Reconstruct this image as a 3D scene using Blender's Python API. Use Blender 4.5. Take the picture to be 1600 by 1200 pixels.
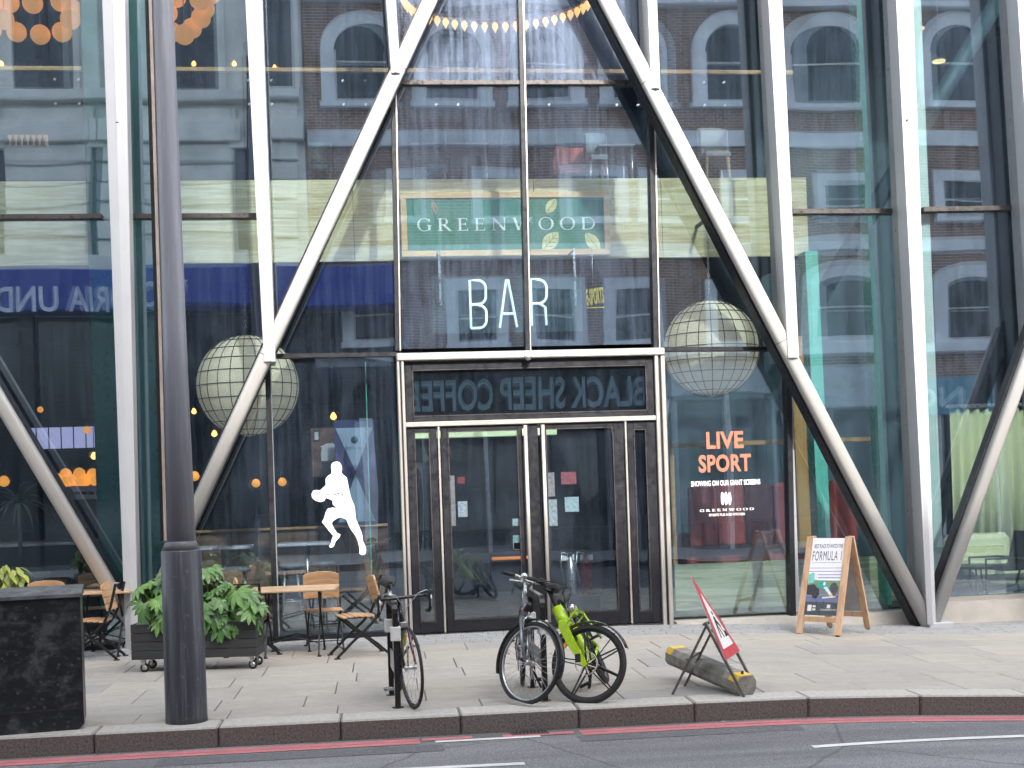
import bpy, math, random
from mathutils import Vector, Matrix

# ------------------------------------------------------------------ camera, sky, sun, exposure
for o in list(bpy.data.objects):
    bpy.data.objects.remove(o)
scene = bpy.context.scene
col = scene.collection
PSI, RHO = math.radians(7.2), 0.034           # heading to the right of the facade normal, roll
CAMP = Vector((-2.2, -16.5, 1.85))
FPX, PX0, PY0 = 2062.0, 800.0, 754.0          # focal length and principal point in photo pixels (1600 x 1200)
_f = Vector((math.sin(PSI), math.cos(PSI), 0)); _r = Vector((math.cos(PSI), -math.sin(PSI), 0)); _u = Vector((0, 0, 1))
_R = math.cos(RHO) * _r - math.sin(RHO) * _u
_U = math.cos(RHO) * _u + math.sin(RHO) * _r
cd = bpy.data.cameras.new('camera'); cam = bpy.data.objects.new('camera', cd); col.objects.link(cam)
cd.sensor_width = 36; cd.lens = FPX / 1600 * 36; cd.shift_y = (PY0 - 600) / 1600; cd.clip_end = 2000; cd.clip_start = 0.05
cam.matrix_world = Matrix(((_R.x, _U.x, -_f.x, CAMP.x), (_R.y, _U.y, -_f.y, CAMP.y), (_R.z, _U.z, -_f.z, CAMP.z), (0, 0, 0, 1)))
scene.camera = cam

SUN_EL, SUN_AZ = math.radians(36.5), math.radians(12)      # azimuth measured from behind the camera (-y) towards +x
sun_dir = Vector((math.sin(SUN_AZ) * math.cos(SUN_EL), -math.cos(SUN_AZ) * math.cos(SUN_EL), math.sin(SUN_EL)))
world = bpy.data.worlds.new('World'); scene.world = world; world.use_nodes = True
wn = world.node_tree.nodes; wl = world.node_tree.links; wn.clear()
sky = wn.new('ShaderNodeTexSky'); sky.sky_type = 'NISHITA'; sky.sun_disc = False
sky.sun_elevation = SUN_EL; sky.sun_rotation = math.atan2(sun_dir.x, sun_dir.y)
sky.dust_density = 5.0; sky.air_density = 1.0; sky.ozone_density = 1.0
hs = wn.new('ShaderNodeHueSaturation'); hs.inputs['Saturation'].default_value = 0.42
bg = wn.new('ShaderNodeBackground'); bg.inputs['Strength'].default_value = 0.15
wo = wn.new('ShaderNodeOutputWorld')
wl.new(sky.outputs[0], hs.inputs['Color']); wl.new(hs.outputs[0], bg.inputs['Color']); wl.new(bg.outputs[0], wo.inputs[0])
sd = bpy.data.lights.new('sun', 'SUN'); sd.energy = 1.4; sd.angle = math.radians(1.2); sd.color = (1.0, 0.95, 0.87)
sun = bpy.data.objects.new('sun', sd); col.objects.link(sun)
sun.rotation_euler = sun_dir.to_track_quat('Z', 'Y').to_euler()
vs = scene.view_settings; vs.view_transform = 'Standard'; vs.look = 'None'; vs.gamma = 1; vs.exposure = 2.15; vs.use_curve_mapping = False
scene.cycles.use_denoising = True
scene.cycles.max_bounces = 10; scene.cycles.diffuse_bounces = 3; scene.cycles.glossy_bounces = 5
scene.cycles.transparent_max_bounces = 24; scene.cycles.sample_clamp_indirect = 6
scene.cycles.caustics_reflective = False; scene.cycles.caustics_refractive = False
random.seed(7)
R = math.radians

# ------------------------------------------------------------------ placing: photo pixel -> point on a plane of the place
def ray(px, py):
    return _f * FPX + _R * (px - PX0) - _U * (py - PY0)
def at(px, py, y=0.0):
    d = ray(px, py); return CAMP + d * ((y - CAMP.y) / d.y)
def zg(x):                                      # the pavement falls gently to the right of the door
    t = max(0.0, min(1.0, (x - 0.8) / 5.6)); return -0.185 * t * t * (3 - 2 * t)
def gd(px, py, dz=0.0):
    z = 0.0
    for _ in range(6):
        d = ray(px, py); p = CAMP + d * ((z + dz - CAMP.z) / d.z); z = zg(p.x)
    return p
def sc_at(y, x=0.0):                            # photo pixels per metre at a depth
    return FPX / ((y - CAMP.y) * math.cos(PSI) + (x - CAMP.x) * math.sin(PSI))

# ------------------------------------------------------------------ mesh helpers
class MB:
    def __init__(s): s.v = []; s.f = []; s.sm = []
    def add(s, vs, fs, smooth=False):
        n = len(s.v); s.v += [tuple(p) for p in vs]
        s.f += [tuple(i + n for i in f) for f in fs]; s.sm += [smooth] * len(fs); return s
    def box(s, x0, x1, y0, y1, z0, z1):
        return s.add([(x0, y0, z0), (x1, y0, z0), (x1, y1, z0), (x0, y1, z0), (x0, y0, z1), (x1, y0, z1), (x1, y1, z1), (x0, y1, z1)],
                     [(0, 3, 2, 1), (4, 5, 6, 7), (0, 1, 5, 4), (1, 2, 6, 5), (2, 3, 7, 6), (3, 0, 4, 7)])
    def bbox(s, x0, x1, y0, y1, z0, z1, b):
        """box with chamfered edges"""
        vs = []; ids = {}
        for i, x in enumerate((x0, x1)):
            for j, y in enumerate((y0, y1)):
                for k, z in enumerate((z0, z1)):
                    sx, sy, sz = (1 if i == 0 else -1), (1 if j == 0 else -1), (1 if k == 0 else -1)
                    for a in range(3):
                        ids[i, j, k, a] = len(vs)
                        vs.append((x + (0 if a == 0 else sx * b), y + (0 if a == 1 else sy * b), z + (0 if a == 2 else sz * b)))
        I = lambda i, j, k, a: ids[i, j, k, a]
        fs = [(I(0,0,0,0),I(0,0,1,0),I(0,1,1,0),I(0,1,0,0)), (I(1,0,0,0),I(1,1,0,0),I(1,1,1,0),I(1,0,1,0)),
              (I(0,0,0,1),I(1,0,0,1),I(1,0,1,1),I(0,0,1,1)), (I(0,1,0,1),I(0,1,1,1),I(1,1,1,1),I(1,1,0,1)),
              (I(0,0,0,2),I(0,1,0,2),I(1,1,0,2),I(1,0,0,2)), (I(0,0,1,2),I(1,0,1,2),I(1,1,1,2),I(0,1,1,2))]
        for j in (0, 1):
            for k in (0, 1):
                q = (I(0,j,k,1), I(1,j,k,1), I(1,j,k,2), I(0,j,k,2)); fs.append(q)
        for i in (0, 1):
            for k in (0, 1):
                fs.append((I(i,0,k,0), I(i,1,k,0), I(i,1,k,2), I(i,0,k,2)))
            for j in (0, 1):
                fs.append((I(i,j,0,0), I(i,j,1,0), I(i,j,1,1), I(i,j,0,1)))
        for i in (0, 1):
            for j in (0, 1):
                for k in (0, 1): fs.append((I(i,j,k,0), I(i,j,k,1), I(i,j,k,2)))
        return s.add(vs, fs)
    def bar(s, p, q, w, h, up=(0, 0, 1)):
        """straight bar from p to q, w across, h along 'up'"""
        p, q = Vector(p), Vector(q); d = (q - p).normalized(); u = Vector(up); u = u - d * u.dot(d)
        if u.length < 1e-5: u = Vector((1, 0, 0)) - d * d.x
        u.normalize(); r = d.cross(u); vs = []
        for c in (p, q):
            for a, b in ((-1, -1), (1, -1), (1, 1), (-1, 1)): vs.append(c + r * (a * w / 2) + u * (b * h / 2))
        return s.add(vs, [(0, 1, 2, 3), (7, 6, 5, 4), (0, 4, 5, 1), (1, 5, 6, 2), (2, 6, 7, 3), (3, 7, 4, 0)])
    def sweep(s, pts, prof, up=(0, 0, 1), closed=False, scales=None, smooth=True, caps=True):
        """profile (list of (a, b): across, along up) swept along pts"""
        P = [Vector(p) for p in pts]; n = len(P); m = len(prof); vs = []; u = Vector(up)
        for i in range(n):
            if closed: d = P[(i + 1) % n] - P[i - 1]
            else: d = P[min(i + 1, n - 1)] - P[max(i - 1, 0)]
            d.normalize(); uu = u - d * u.dot(d)
            if uu.length < 1e-4: uu = Vector((1, 0, 0)) - d * d.x
            if uu.length < 1e-4: uu = Vector((0, 1, 0)) - d * d.y
            uu.normalize(); u = uu; r = d.cross(uu); k = scales[i] if scales else 1.0
            for a, b in prof: vs.append(P[i] + r * (a * k) + uu * (b * k))
        fs = []
        for i in range(n if closed else n - 1):
            j = (i + 1) % n
            for t in range(m): fs.append((i * m + t, i * m + (t + 1) % m, j * m + (t + 1) % m, j * m + t))
        s.add(vs, fs, smooth)
        if not closed and caps:
            k = len(s.v) - n * m
            s.f.append(tuple(k + t for t in range(m - 1, -1, -1))); s.f.append(tuple(k + (n - 1) * m + t for t in range(m))); s.sm += [False, False]
        return s
    def tube(s, pts, r, n=8, closed=False, scales=None, up=(0, 0, 1)):
        return s.sweep(pts, [(r * math.cos(2 * math.pi * i / n), r * math.sin(2 * math.pi * i / n)) for i in range(n)], up, closed, scales)
    def cyl(s, p, q, r0, r1=None, n=16, up=(0.3, 0.2, 1)):
        r1 = r0 if r1 is None else r1
        return s.tube([p, q], 1.0, n, False, [r0, r1], up)
    def lathe(s, prof, n=20, c=(0, 0, 0), axis='z', smooth=True):
        """prof: (radius, height)"""
        vs = []; m = len(prof); c = Vector(c)
        for r, h in prof:
            for i in range(n):
                a = 2 * math.pi * i / n; x, y = r * math.cos(a), r * math.sin(a)
                vs.append(c + (Vector((x, y, h)) if axis == 'z' else Vector((x, h, y)) if axis == 'y' else Vector((h, x, y))))
        fs = [(i * n + t, i * n + (t + 1) % n, (i + 1) * n + (t + 1) % n, (i + 1) * n + t) for i in range(m - 1) for t in range(n)]
        if axis == 'y': fs = [tuple(reversed(f)) for f in fs]
        s.add(vs, fs, smooth); k = len(s.v) - len(vs)
        e = [tuple(k + t for t in range(n - 1, -1, -1)), tuple(k + (m - 1) * n + t for t in range(n))]
        if axis == 'y': e = [tuple(reversed(f)) for f in e]
        s.f += e; s.sm += [False, False]; return s
    def ball(s, c, r, nu=16, nv=10, sz=1.0):
        pr = [(max(1e-4, r * math.sin(math.pi * i / nv)), -r * sz * math.cos(math.pi * i / nv)) for i in range(nv + 1)]
        return s.lathe(pr, nu, c)
    def prism(s, poly, ext, smooth=False):
        """planar polygon (3D points) extruded by vector ext"""
        P = [Vector(p) for p in poly]; e = Vector(ext); n = len(P)
        nrm = Vector((0, 0, 0))
        for i in range(n): nrm += P[i].cross(P[(i + 1) % n])
        if nrm.dot(e) > 0: P.reverse()
        s.add(P + [p + e for p in P], [tuple(range(n)), tuple(range(2 * n - 1, n - 1, -1))])
        k = len(s.v) - 2 * n
        for i in range(n): s.f.append((k + i, k + n + i, k + n + (i + 1) % n, k + (i + 1) % n)); s.sm.append(smooth)
        return s
    def xf(s, M):
        s.v = [tuple(M @ Vector(p)) for p in s.v]; return s
    def mesh(s, name, mat):
        me = bpy.data.meshes.new(name); me.from_pydata(s.v, [], s.f)
        me.polygons.foreach_set('use_smooth', s.sm); me.update()
        if mat is not None: me.materials.append(mat)
        return me
    def build(s, name, mat, parent=None, label=None, kind=None):
        o = bpy.data.objects.new(name, s.mesh(name, mat)); col.objects.link(o)
        if parent is not None: o.parent = parent
        if label: o['label'] = label
        if kind: o['kind'] = kind
        return o
def link_mesh(name, me, parent=None, M=None):
    o = bpy.data.objects.new(name, me); col.objects.link(o)
    if parent is not None: o.parent = parent
    if M is not None: o.matrix_local = M
    return o
def tag(o, label, cat, group=None):
    o['label'] = label; o['category'] = cat
    if group: o['group'] = group
    return o
def thing(name, label, cat, loc=(0, 0, 0), rz=0.0, group=None):
    o = bpy.data.objects.new(name, None); col.objects.link(o); o.empty_display_size = 0.2
    o.location = loc; o.rotation_euler = (0, 0, rz); return tag(o, label, cat, group)
def copy_tree(o, parent=None):
    c = o.copy(); col.objects.link(c); c.parent = parent
    for ch in [x for x in bpy.data.objects if x.parent == o and x != c]: copy_tree(ch, c)
    return c
def struct(o):
    o['kind'] = 'structure'; return o

def text_geo(body, bold=0.0, spacing=1.0):
    cu = bpy.data.curves.new('t', 'FONT'); cu.body = body; cu.size = 1; cu.offset = bold; cu.space_character = spacing; cu.resolution_u = 3
    ob = bpy.data.objects.new('t', cu); me = bpy.data.meshes.new_from_object(ob)
    vs = [(v.co.x, v.co.y) for v in me.vertices]; fs = [tuple(p.vertices) for p in me.polygons]
    bpy.data.objects.remove(ob); bpy.data.curves.remove(cu); bpy.data.meshes.remove(me)
    x0 = min(v[0] for v in vs); x1 = max(v[0] for v in vs); y0 = min(v[1] for v in vs); y1 = max(v[1] for v in vs)
    return [((a - x0) / (x1 - x0), (b - y0) / (y1 - y0)) for a, b in vs], fs
def text_on(name, body, mat, o, ex, ez, parent=None, bold=0.0, spacing=1.0, slant=0.0, thick=None):
    """text stretched into the parallelogram o + u*ex + v*ez"""
    uv, fs = text_geo(body, bold, spacing); o, ex, ez = Vector(o), Vector(ex), Vector(ez); mb = MB()
    P = [o + ex * (u + slant * v) + ez * v for u, v in uv]
    mb.add(P, fs)
    if thick:
        n = ex.cross(ez).normalized() * thick; cnt = {}
        for f in fs:
            for i in range(len(f)):
                e = (f[i], f[(i + 1) % len(f)]); cnt[e] = 1
        Q = [p + n for p in P]; mb.v = []; mb.f = []; mb.sm = []
        mb.add(P + Q, [tuple(i + len(P) for i in f) for f in fs] + [(a, b, b + len(P), a + len(P)) for (a, b) in cnt if (b, a) not in cnt])
    return mb.build(name, mat, parent)

# ------------------------------------------------------------------ materials (all procedural)
def new_mat(name):
    m = bpy.data.materials.new(name); m.use_nodes = True; nt = m.node_tree
    return m, nt, nt.nodes['Principled BSDF']
def coords(nt, scale=(1, 1, 1), kind='Object', rot=(0, 0, 0)):
    tc = nt.nodes.new('ShaderNodeTexCoord'); mp = nt.nodes.new('ShaderNodeMapping')
    mp.inputs['Scale'].default_value = scale; mp.inputs['Rotation'].default_value = rot
    nt.links.new(tc.outputs[kind], mp.inputs[0]); return mp.outputs[0]
def noise(nt, vec, scale, detail=4, rough=0.55):
    n = nt.nodes.new('ShaderNodeTexNoise'); n.inputs['Scale'].default_value = scale; n.inputs['Detail'].default_value = detail
    n.inputs['Roughness'].default_value = rough; nt.links.new(vec, n.inputs['Vector']); return n.outputs['Fac']
def ramp(nt, fac, stops):
    r = nt.nodes.new('ShaderNodeValToRGB'); e = r.color_ramp.elements
    while len(e) < len(stops): e.new(0.5)
    for i, (p, c) in enumerate(stops): e[i].position = p; e[i].color = (c, c, c, 1) if isinstance(c, (int, float)) else (*c[:3], 1)
    nt.links.new(fac, r.inputs[0]); return r.outputs[0]
def mixc(nt, fac, a, b, mode='MIX'):
    m = nt.nodes.new('ShaderNodeMix'); m.data_type = 'RGBA'; m.blend_type = mode
    for s, v in ((m.inputs[0], fac), (m.inputs[6], a), (m.inputs[7], b)):
        if isinstance(v, (int, float)): s.default_value = v
        elif isinstance(v, tuple): s.default_value = (*v[:3], 1)
        else: nt.links.new(v, s)
    return m.outputs[2]
def bump(nt, bs, h, strength=0.3, dist=0.01):
    b = nt.nodes.new('ShaderNodeBump'); b.inputs['Strength'].default_value = strength; b.inputs['Distance'].default_value = dist
    nt.links.new(h, b.inputs['Height']); nt.links.new(b.outputs[0], bs.inputs['Normal'])
def obj_random(nt):
    return nt.nodes.new('ShaderNodeObjectInfo').outputs['Random']
def plain(name, c, rough=0.5, metal=0.0, var=0.18, scale=6, bmp=0.0, bscale=60, spec=0.5, rvar=0.15, rnd=0.0):
    """a surface of one colour with uneven tone, gloss and fine relief"""
    m, nt, bs = new_mat(name); v = coords(nt)
    n = noise(nt, v, scale)
    lo = tuple(x * (1 - var) for x in c); hi = tuple(min(1, x * (1 + var)) for x in c)
    cc = ramp(nt, n, [(0.3, lo), (0.7, hi)])
    if rnd:
        cc = mixc(nt, 1.0, cc, ramp(nt, obj_random(nt), [(0, 1 - rnd), (1, 1.0)]), 'MULTIPLY')
    nt.links.new(cc, bs.inputs['Base Color'])
    nt.links.new(ramp(nt, noise(nt, v, scale * 3), [(0.3, max(0.03, rough - rvar)), (0.75, min(1, rough + rvar))]), bs.inputs['Roughness'])
    bs.inputs['Metallic'].default_value = metal; bs.inputs['Specular IOR Level'].default_value = spec
    if bmp: bump(nt, bs, noise(nt, v, bscale, 3), bmp, 0.01)
    return m
def emit(name, c, s):
    m, nt, bs = new_mat(name); bs.inputs['Base Color'].default_value = (*c, 1)
    bs.inputs['Emission Color'].default_value = (*c, 1); bs.inputs['Emission Strength'].default_value = s; return m
def wood(name, c1, c2, axis='x', rough=0.5, ring=14, rnd=0.15, bmp=0.1):
    m, nt, bs = new_mat(name)
    sc = {'x': (0.35, 6, 6), 'y': (6, 0.35, 6), 'z': (6, 6, 0.35)}[axis]
    v = coords(nt, sc); n1 = noise(nt, v, 1.6, 5, 0.6)
    wv = nt.nodes.new('ShaderNodeMath'); wv.operation = 'MULTIPLY'; wv.inputs[1].default_value = ring; nt.links.new(n1, wv.inputs[0])
    si = nt.nodes.new('ShaderNodeMath'); si.operation = 'SINE'; nt.links.new(wv.outputs[0], si.inputs[0])
    f2 = noise(nt, v, 9, 3); a = nt.nodes.new('ShaderNodeMath'); a.operation = 'MULTIPLY_ADD'; nt.links.new(si.outputs[0], a.inputs[0]); a.inputs[1].default_value = 0.28; nt.links.new(f2, a.inputs[2])
    cc = ramp(nt, a.outputs[0], [(0.25, c1), (0.8, c2)])
    cc = mixc(nt, 1.0, cc, ramp(nt, obj_random(nt), [(0, 1 - rnd), (1, 1.0)]), 'MULTIPLY')
    nt.links.new(cc, bs.inputs['Base Color']); bs.inputs['Roughness'].default_value = rough
    bump(nt, bs, a.outputs[0], bmp, 0.004); return m
def glass(name, tint, refl=0.07, dirt_haze=0.0, dirt_haze_c=(0.6, 0.64, 0.72), rough=0.0, smear=0.0):
    m, nt, bs = new_mat(name); nt.nodes.remove(bs); out = nt.nodes['Material Output']
    tr = nt.nodes.new('ShaderNodeBsdfTransparent'); tr.inputs[0].default_value = (*tint, 1)
    gl = nt.nodes.new('ShaderNodeBsdfGlossy'); gl.inputs['Roughness'].default_value = rough; gl.inputs['Color'].default_value = (0.80, 0.91, 1.0, 1)
    lw = nt.nodes.new('ShaderNodeLayerWeight'); lw.inputs[0].default_value = 0.5
    pw = nt.nodes.new('ShaderNodeMath'); pw.operation = 'POWER'; pw.inputs[1].default_value = 5; nt.links.new(lw.outputs['Facing'], pw.inputs[0])
    ma = nt.nodes.new('ShaderNodeMath'); ma.operation = 'MULTIPLY_ADD'; ma.inputs[1].default_value = 1 - refl; ma.inputs[2].default_value = refl; nt.links.new(pw.outputs[0], ma.inputs[0])
    mx = nt.nodes.new('ShaderNodeMixShader'); nt.links.new(ma.outputs[0], mx.inputs[0]); nt.links.new(tr.outputs[0], mx.inputs[1]); nt.links.new(gl.outputs[0], mx.inputs[2])
    last = mx.outputs[0]
    if dirt_haze:
        df = nt.nodes.new('ShaderNodeBsdfDiffuse'); df.inputs[0].default_value = (*dirt_haze_c, 1)
        v1 = coords(nt, (9, 1, 0.5)); v2 = coords(nt, (1, 1, 1))
        n1 = noise(nt, v1, 1.5, 6, 0.65); n2 = noise(nt, v2, 1.1, 6, 0.7); n3 = noise(nt, v2, 38, 2)
        k = mixc(nt, 0.5, ramp(nt, n1, [(0.42, 0.0), (0.72, 1.0)]), ramp(nt, n2, [(0.35, 0.0), (0.7, 1.0)]))
        k = mixc(nt, 0.35, k, ramp(nt, n3, [(0.55, 0.0), (0.75, 1.0)]))
        sm = nt.nodes.new('ShaderNodeMath'); sm.operation = 'MULTIPLY'; sm.inputs[1].default_value = dirt_haze; nt.links.new(k, sm.inputs[0])
        m2 = nt.nodes.new('ShaderNodeMixShader'); nt.links.new(sm.outputs[0], m2.inputs[0]); nt.links.new(last, m2.inputs[1]); nt.links.new(df.outputs[0], m2.inputs[2]); last = m2.outputs[0]
    nt.links.new(last, out.inputs[0]); return m
def brick_mat(name, c1, c2, mortar):
    m, nt, bs = new_mat(name)
    tc = nt.nodes.new('ShaderNodeTexCoord'); sp = nt.nodes.new('ShaderNodeSeparateXYZ'); cb = nt.nodes.new('ShaderNodeCombineXYZ')
    nt.links.new(tc.outputs['Object'], sp.inputs[0]); nt.links.new(sp.outputs[0], cb.inputs[0]); nt.links.new(sp.outputs[2], cb.inputs[1])
    b = nt.nodes.new('ShaderNodeTexBrick'); nt.links.new(cb.outputs[0], b.inputs['Vector'])
    b.inputs['Color1'].default_value = (*c1, 1); b.inputs['Color2'].default_value = (*c2, 1); b.inputs['Mortar'].default_value = (*mortar, 1)
    b.inputs['Scale'].default_value = 1; b.inputs['Mortar Size'].default_value = 0.010; b.inputs['Brick Width'].default_value = 0.23; b.inputs['Row Height'].default_value = 0.085
    n = noise(nt, coords(nt), 0.5, 4)
    cc = mixc(nt, 1.0, b.outputs[0], ramp(nt, n, [(0.3, 0.7), (0.7, 1.1)]), 'MULTIPLY')
    nt.links.new(cc, bs.inputs['Base Color']); bs.inputs['Roughness'].default_value = 0.85; bump(nt, bs, b.outputs['Fac'], -0.3, 0.01); return m

M = {}
def stone_slab(name, c, spots=True):
    m, nt, bs = new_mat(name); v = coords(nt, (1, 1, 1)); oi = nt.nodes.new('ShaderNodeObjectInfo')
    ad = nt.nodes.new('ShaderNodeVectorMath'); ad.operation = 'ADD'; nt.links.new(v, ad.inputs[0]); nt.links.new(oi.outputs['Location'], ad.inputs[1]); v = ad.outputs[0]
    st = nt.nodes.new('ShaderNodeMapping'); st.inputs['Scale'].default_value = (0.6, 3.0, 1); nt.links.new(v, st.inputs[0])
    n = mixc(nt, 0.5, noise(nt, st.outputs[0], 2.2, 6, 0.65), noise(nt, v, 9, 5, 0.7))
    cc = ramp(nt, n, [(0.3, tuple(x * 0.78 for x in c)), (0.7, tuple(x * 1.12 for x in c))])
    cc = mixc(nt, 1.0, cc, ramp(nt, oi.outputs['Random'], [(0, (0.80, 0.82, 0.87)), (0.5, (1.0, 0.985, 0.95)), (1, (0.90, 0.90, 0.90))]), 'MULTIPLY')
    if spots:                                   # chewing gum and grime
        vo = nt.nodes.new('ShaderNodeTexVoronoi'); vo.inputs['Scale'].default_value = 3.4; nt.links.new(v, vo.inputs['Vector'])
        k = ramp(nt, vo.outputs['Distance'], [(0.035, 1.0), (0.06, 0.0)])
        cc = mixc(nt, mixc(nt, 1.0, k, (0.45,) * 3, 'MULTIPLY'), cc, (0.60, 0.58, 0.54))
        g = ramp(nt, noise(nt, v, 0.8, 5, 0.7), [(0.5, 0.0), (0.75, 0.45)])
        cc = mixc(nt, g, cc, tuple(x * 0.55 for x in c))
        pk = ramp(nt, noise(nt, v, 70, 2), [(0.66, 0.0), (0.72, 0.5)])
        cc = mixc(nt, pk, cc, tuple(x * 0.35 for x in c))
    nt.links.new(cc, bs.inputs['Base Color']); bs.inputs['Roughness'].default_value = 0.75
    bump(nt, bs, noise(nt, v, 60, 4, 0.7), 0.25, 0.006); return m
def asphalt_mat():
    m, nt, bs = new_mat('asphalt'); v = coords(nt)
    vo = nt.nodes.new('ShaderNodeTexVoronoi'); vo.inputs['Scale'].default_value = 75; nt.links.new(v, vo.inputs['Vector'])
    st = coords(nt, (0.25, 2.2, 1))
    wear = noise(nt, st, 1.1, 5, 0.6)
    a = ramp(nt, vo.outputs['Distance'], [(0.1, 1.35), (0.6, 0.6)])
    base = ramp(nt, wear, [(0.35, (0.155, 0.155, 0.16)), (0.65, (0.265, 0.265, 0.27))])
    cc = mixc(nt, 1.0, base, a, 'MULTIPLY')
    sp = nt.nodes.new('ShaderNodeTexVoronoi'); sp.inputs['Scale'].default_value = 38; nt.links.new(v, sp.inputs['Vector'])
    cc = mixc(nt, ramp(nt, sp.outputs['Distance'], [(0.10, 0.55), (0.16, 0.0)]), cc, (0.42, 0.41, 0.40))
    lg = nt.nodes.new('ShaderNodeTexVoronoi'); lg.inputs['Scale'].default_value = 1.6; nt.links.new(v, lg.inputs['Vector'])
    cc = mixc(nt, ramp(nt, lg.outputs['Distance'], [(0.025, 0.75), (0.035, 0.0)]), cc, (0.5, 0.5, 0.48))
    cr = nt.nodes.new('ShaderNodeTexVoronoi'); cr.feature = 'DISTANCE_TO_EDGE'; cr.inputs['Scale'].default_value = 0.55; nt.links.new(mixc(nt, 0.12, v, noise(nt, v, 3, 5)), cr.inputs['Vector'])
    cc = mixc(nt, ramp(nt, cr.outputs['Distance'], [(0.003, 0.55), (0.008, 0.0)]), cc, (0.03, 0.03, 0.03))
    nt.links.new(cc, bs.inputs['Base Color']); bs.inputs['Roughness'].default_value = 0.7
    bump(nt, bs, vo.outputs['Distance'], 0.5, 0.008); return m
def paint_mat(name, c, wear0=0.42, wear1=0.55):
    """worn road paint over asphalt"""
    m, nt, bs = new_mat(name); v = coords(nt)
    k = mixc(nt, 0.5, noise(nt, v, 9, 6, 0.75), noise(nt, v, 70, 3))
    cc = mixc(nt, ramp(nt, k, [(wear0 - 0.06, 0.85), (wear1 - 0.05, 0.0)]), ramp(nt, noise(nt, v, 4), [(0.3, tuple(x * 0.8 for x in c)), (0.7, c)]), (0.16, 0.15, 0.15))
    nt.links.new(cc, bs.inputs['Base Color']); bs.inputs['Roughness'].default_value = 0.7; bump(nt, bs, noise(nt, v, 90), 0.4, 0.005); return m
def granite_mat():
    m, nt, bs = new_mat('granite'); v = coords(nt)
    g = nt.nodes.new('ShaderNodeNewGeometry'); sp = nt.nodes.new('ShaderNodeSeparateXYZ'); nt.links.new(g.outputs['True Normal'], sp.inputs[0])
    top = ramp(nt, sp.outputs[2], [(0.5, 0.0), (0.8, 1.0)])        # upward faces take a lighter stone colour than the sides
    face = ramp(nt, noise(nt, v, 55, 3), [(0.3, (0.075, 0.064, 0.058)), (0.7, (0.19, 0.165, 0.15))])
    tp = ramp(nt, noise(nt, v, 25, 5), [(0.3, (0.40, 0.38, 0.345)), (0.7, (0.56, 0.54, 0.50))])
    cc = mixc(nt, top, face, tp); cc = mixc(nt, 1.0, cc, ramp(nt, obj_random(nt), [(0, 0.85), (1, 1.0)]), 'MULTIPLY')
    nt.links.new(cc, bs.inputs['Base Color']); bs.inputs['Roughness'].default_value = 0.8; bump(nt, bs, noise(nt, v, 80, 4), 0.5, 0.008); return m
def cabinet_mat():
    m, nt, bs = new_mat('cabinet_paint'); v = coords(nt)
    n = noise(nt, v, 2.6, 7, 0.72); n2 = noise(nt, coords(nt, (1, 1, 2.2)), 5, 6, 0.75)
    k = mixc(nt, 0.5, ramp(nt, n, [(0.50, 0.0), (0.60, 1.0)]), ramp(nt, n2, [(0.52, 0.0), (0.66, 0.9)]))
    vo = nt.nodes.new('ShaderNodeTexVoronoi'); vo.inputs['Scale'].default_value = 13; nt.links.new(v, vo.inputs['Vector'])
    k = mixc(nt, ramp(nt, vo.outputs['Distance'], [(0.12, 0.45), (0.2, 0.0)]), k, (1, 1, 1))
    cc = mixc(nt, mixc(nt, 1.0, k, (0.75,) * 3, 'MULTIPLY'), (0.010, 0.011, 0.013), (0.11, 0.115, 0.125))
    nt.links.new(cc, bs.inputs['Base Color']); nt.links.new(ramp(nt, k, [(0, 0.32), (1, 0.7)]), bs.inputs['Roughness'])
    bump(nt, bs, noise(nt, v, 120, 2), 0.08, 0.004); return m
def post_mat(name, c1, c2):
    m, nt, bs = new_mat(name); v = coords(nt, (14, 14, 0.8)); v2 = coords(nt)
    k = ramp(nt, noise(nt, v, 1.5, 6, 0.7), [(0.5, 0.0), (0.72, 1.0)])
    cc = mixc(nt, k, c1, c2)
    cc = mixc(nt, ramp(nt, noise(nt, v2, 22, 4, 0.7), [(0.62, 0.0), (0.70, 0.5)]), cc, (0.2, 0.2, 0.21))
    nt.links.new(cc, bs.inputs['Base Color']); bs.inputs['Roughness'].default_value = 0.36; bs.inputs['Metallic'].default_value = 0.15; bump(nt, bs, noise(nt, v, 4), 0.1, 0.004); return m
def leaf_mat(name, c):
    m, nt, bs = new_mat(name); v = coords(nt)
    cc = ramp(nt, noise(nt, v, 14, 3), [(0.3, tuple(x * 0.7 for x in c)), (0.7, tuple(x * 1.3 for x in c))])
    cc = mixc(nt, 1.0, cc, ramp(nt, obj_random(nt), [(0, (0.55, 0.65, 0.6)), (0.6, (1, 1, 1)), (1, (1.5, 1.35, 0.9))]), 'MULTIPLY')
    nt.links.new(cc, bs.inputs['Base Color']); bs.inputs['Roughness'].default_value = 0.38
    bs.inputs['Subsurface Weight'].default_value = 0.0
    return m
M['slab'] = stone_slab('york_stone', (0.415, 0.39, 0.352))
M['sett'] = stone_slab('sett_stone', (0.33, 0.34, 0.355))
M['bed'] = plain('joint_mortar', (0.10, 0.095, 0.09), 0.9)
M['asphalt'] = asphalt_mat(); M['red_paint'] = paint_mat('red_line_paint', (0.58, 0.19, 0.20)); M['white_paint'] = paint_mat('white_line_paint', (0.72, 0.72, 0.70), 0.36, 0.48)
M['granite'] = granite_mat()
M['clad'] = plain('painted_aluminium', (0.46, 0.47, 0.495), 0.36, 0.12, 0.03, 3, rvar=0.02)
M['tube'] = plain('satin_aluminium', (0.57, 0.56, 0.545), 0.30, 0.25, 0.03, 3, rvar=0.02)
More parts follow.
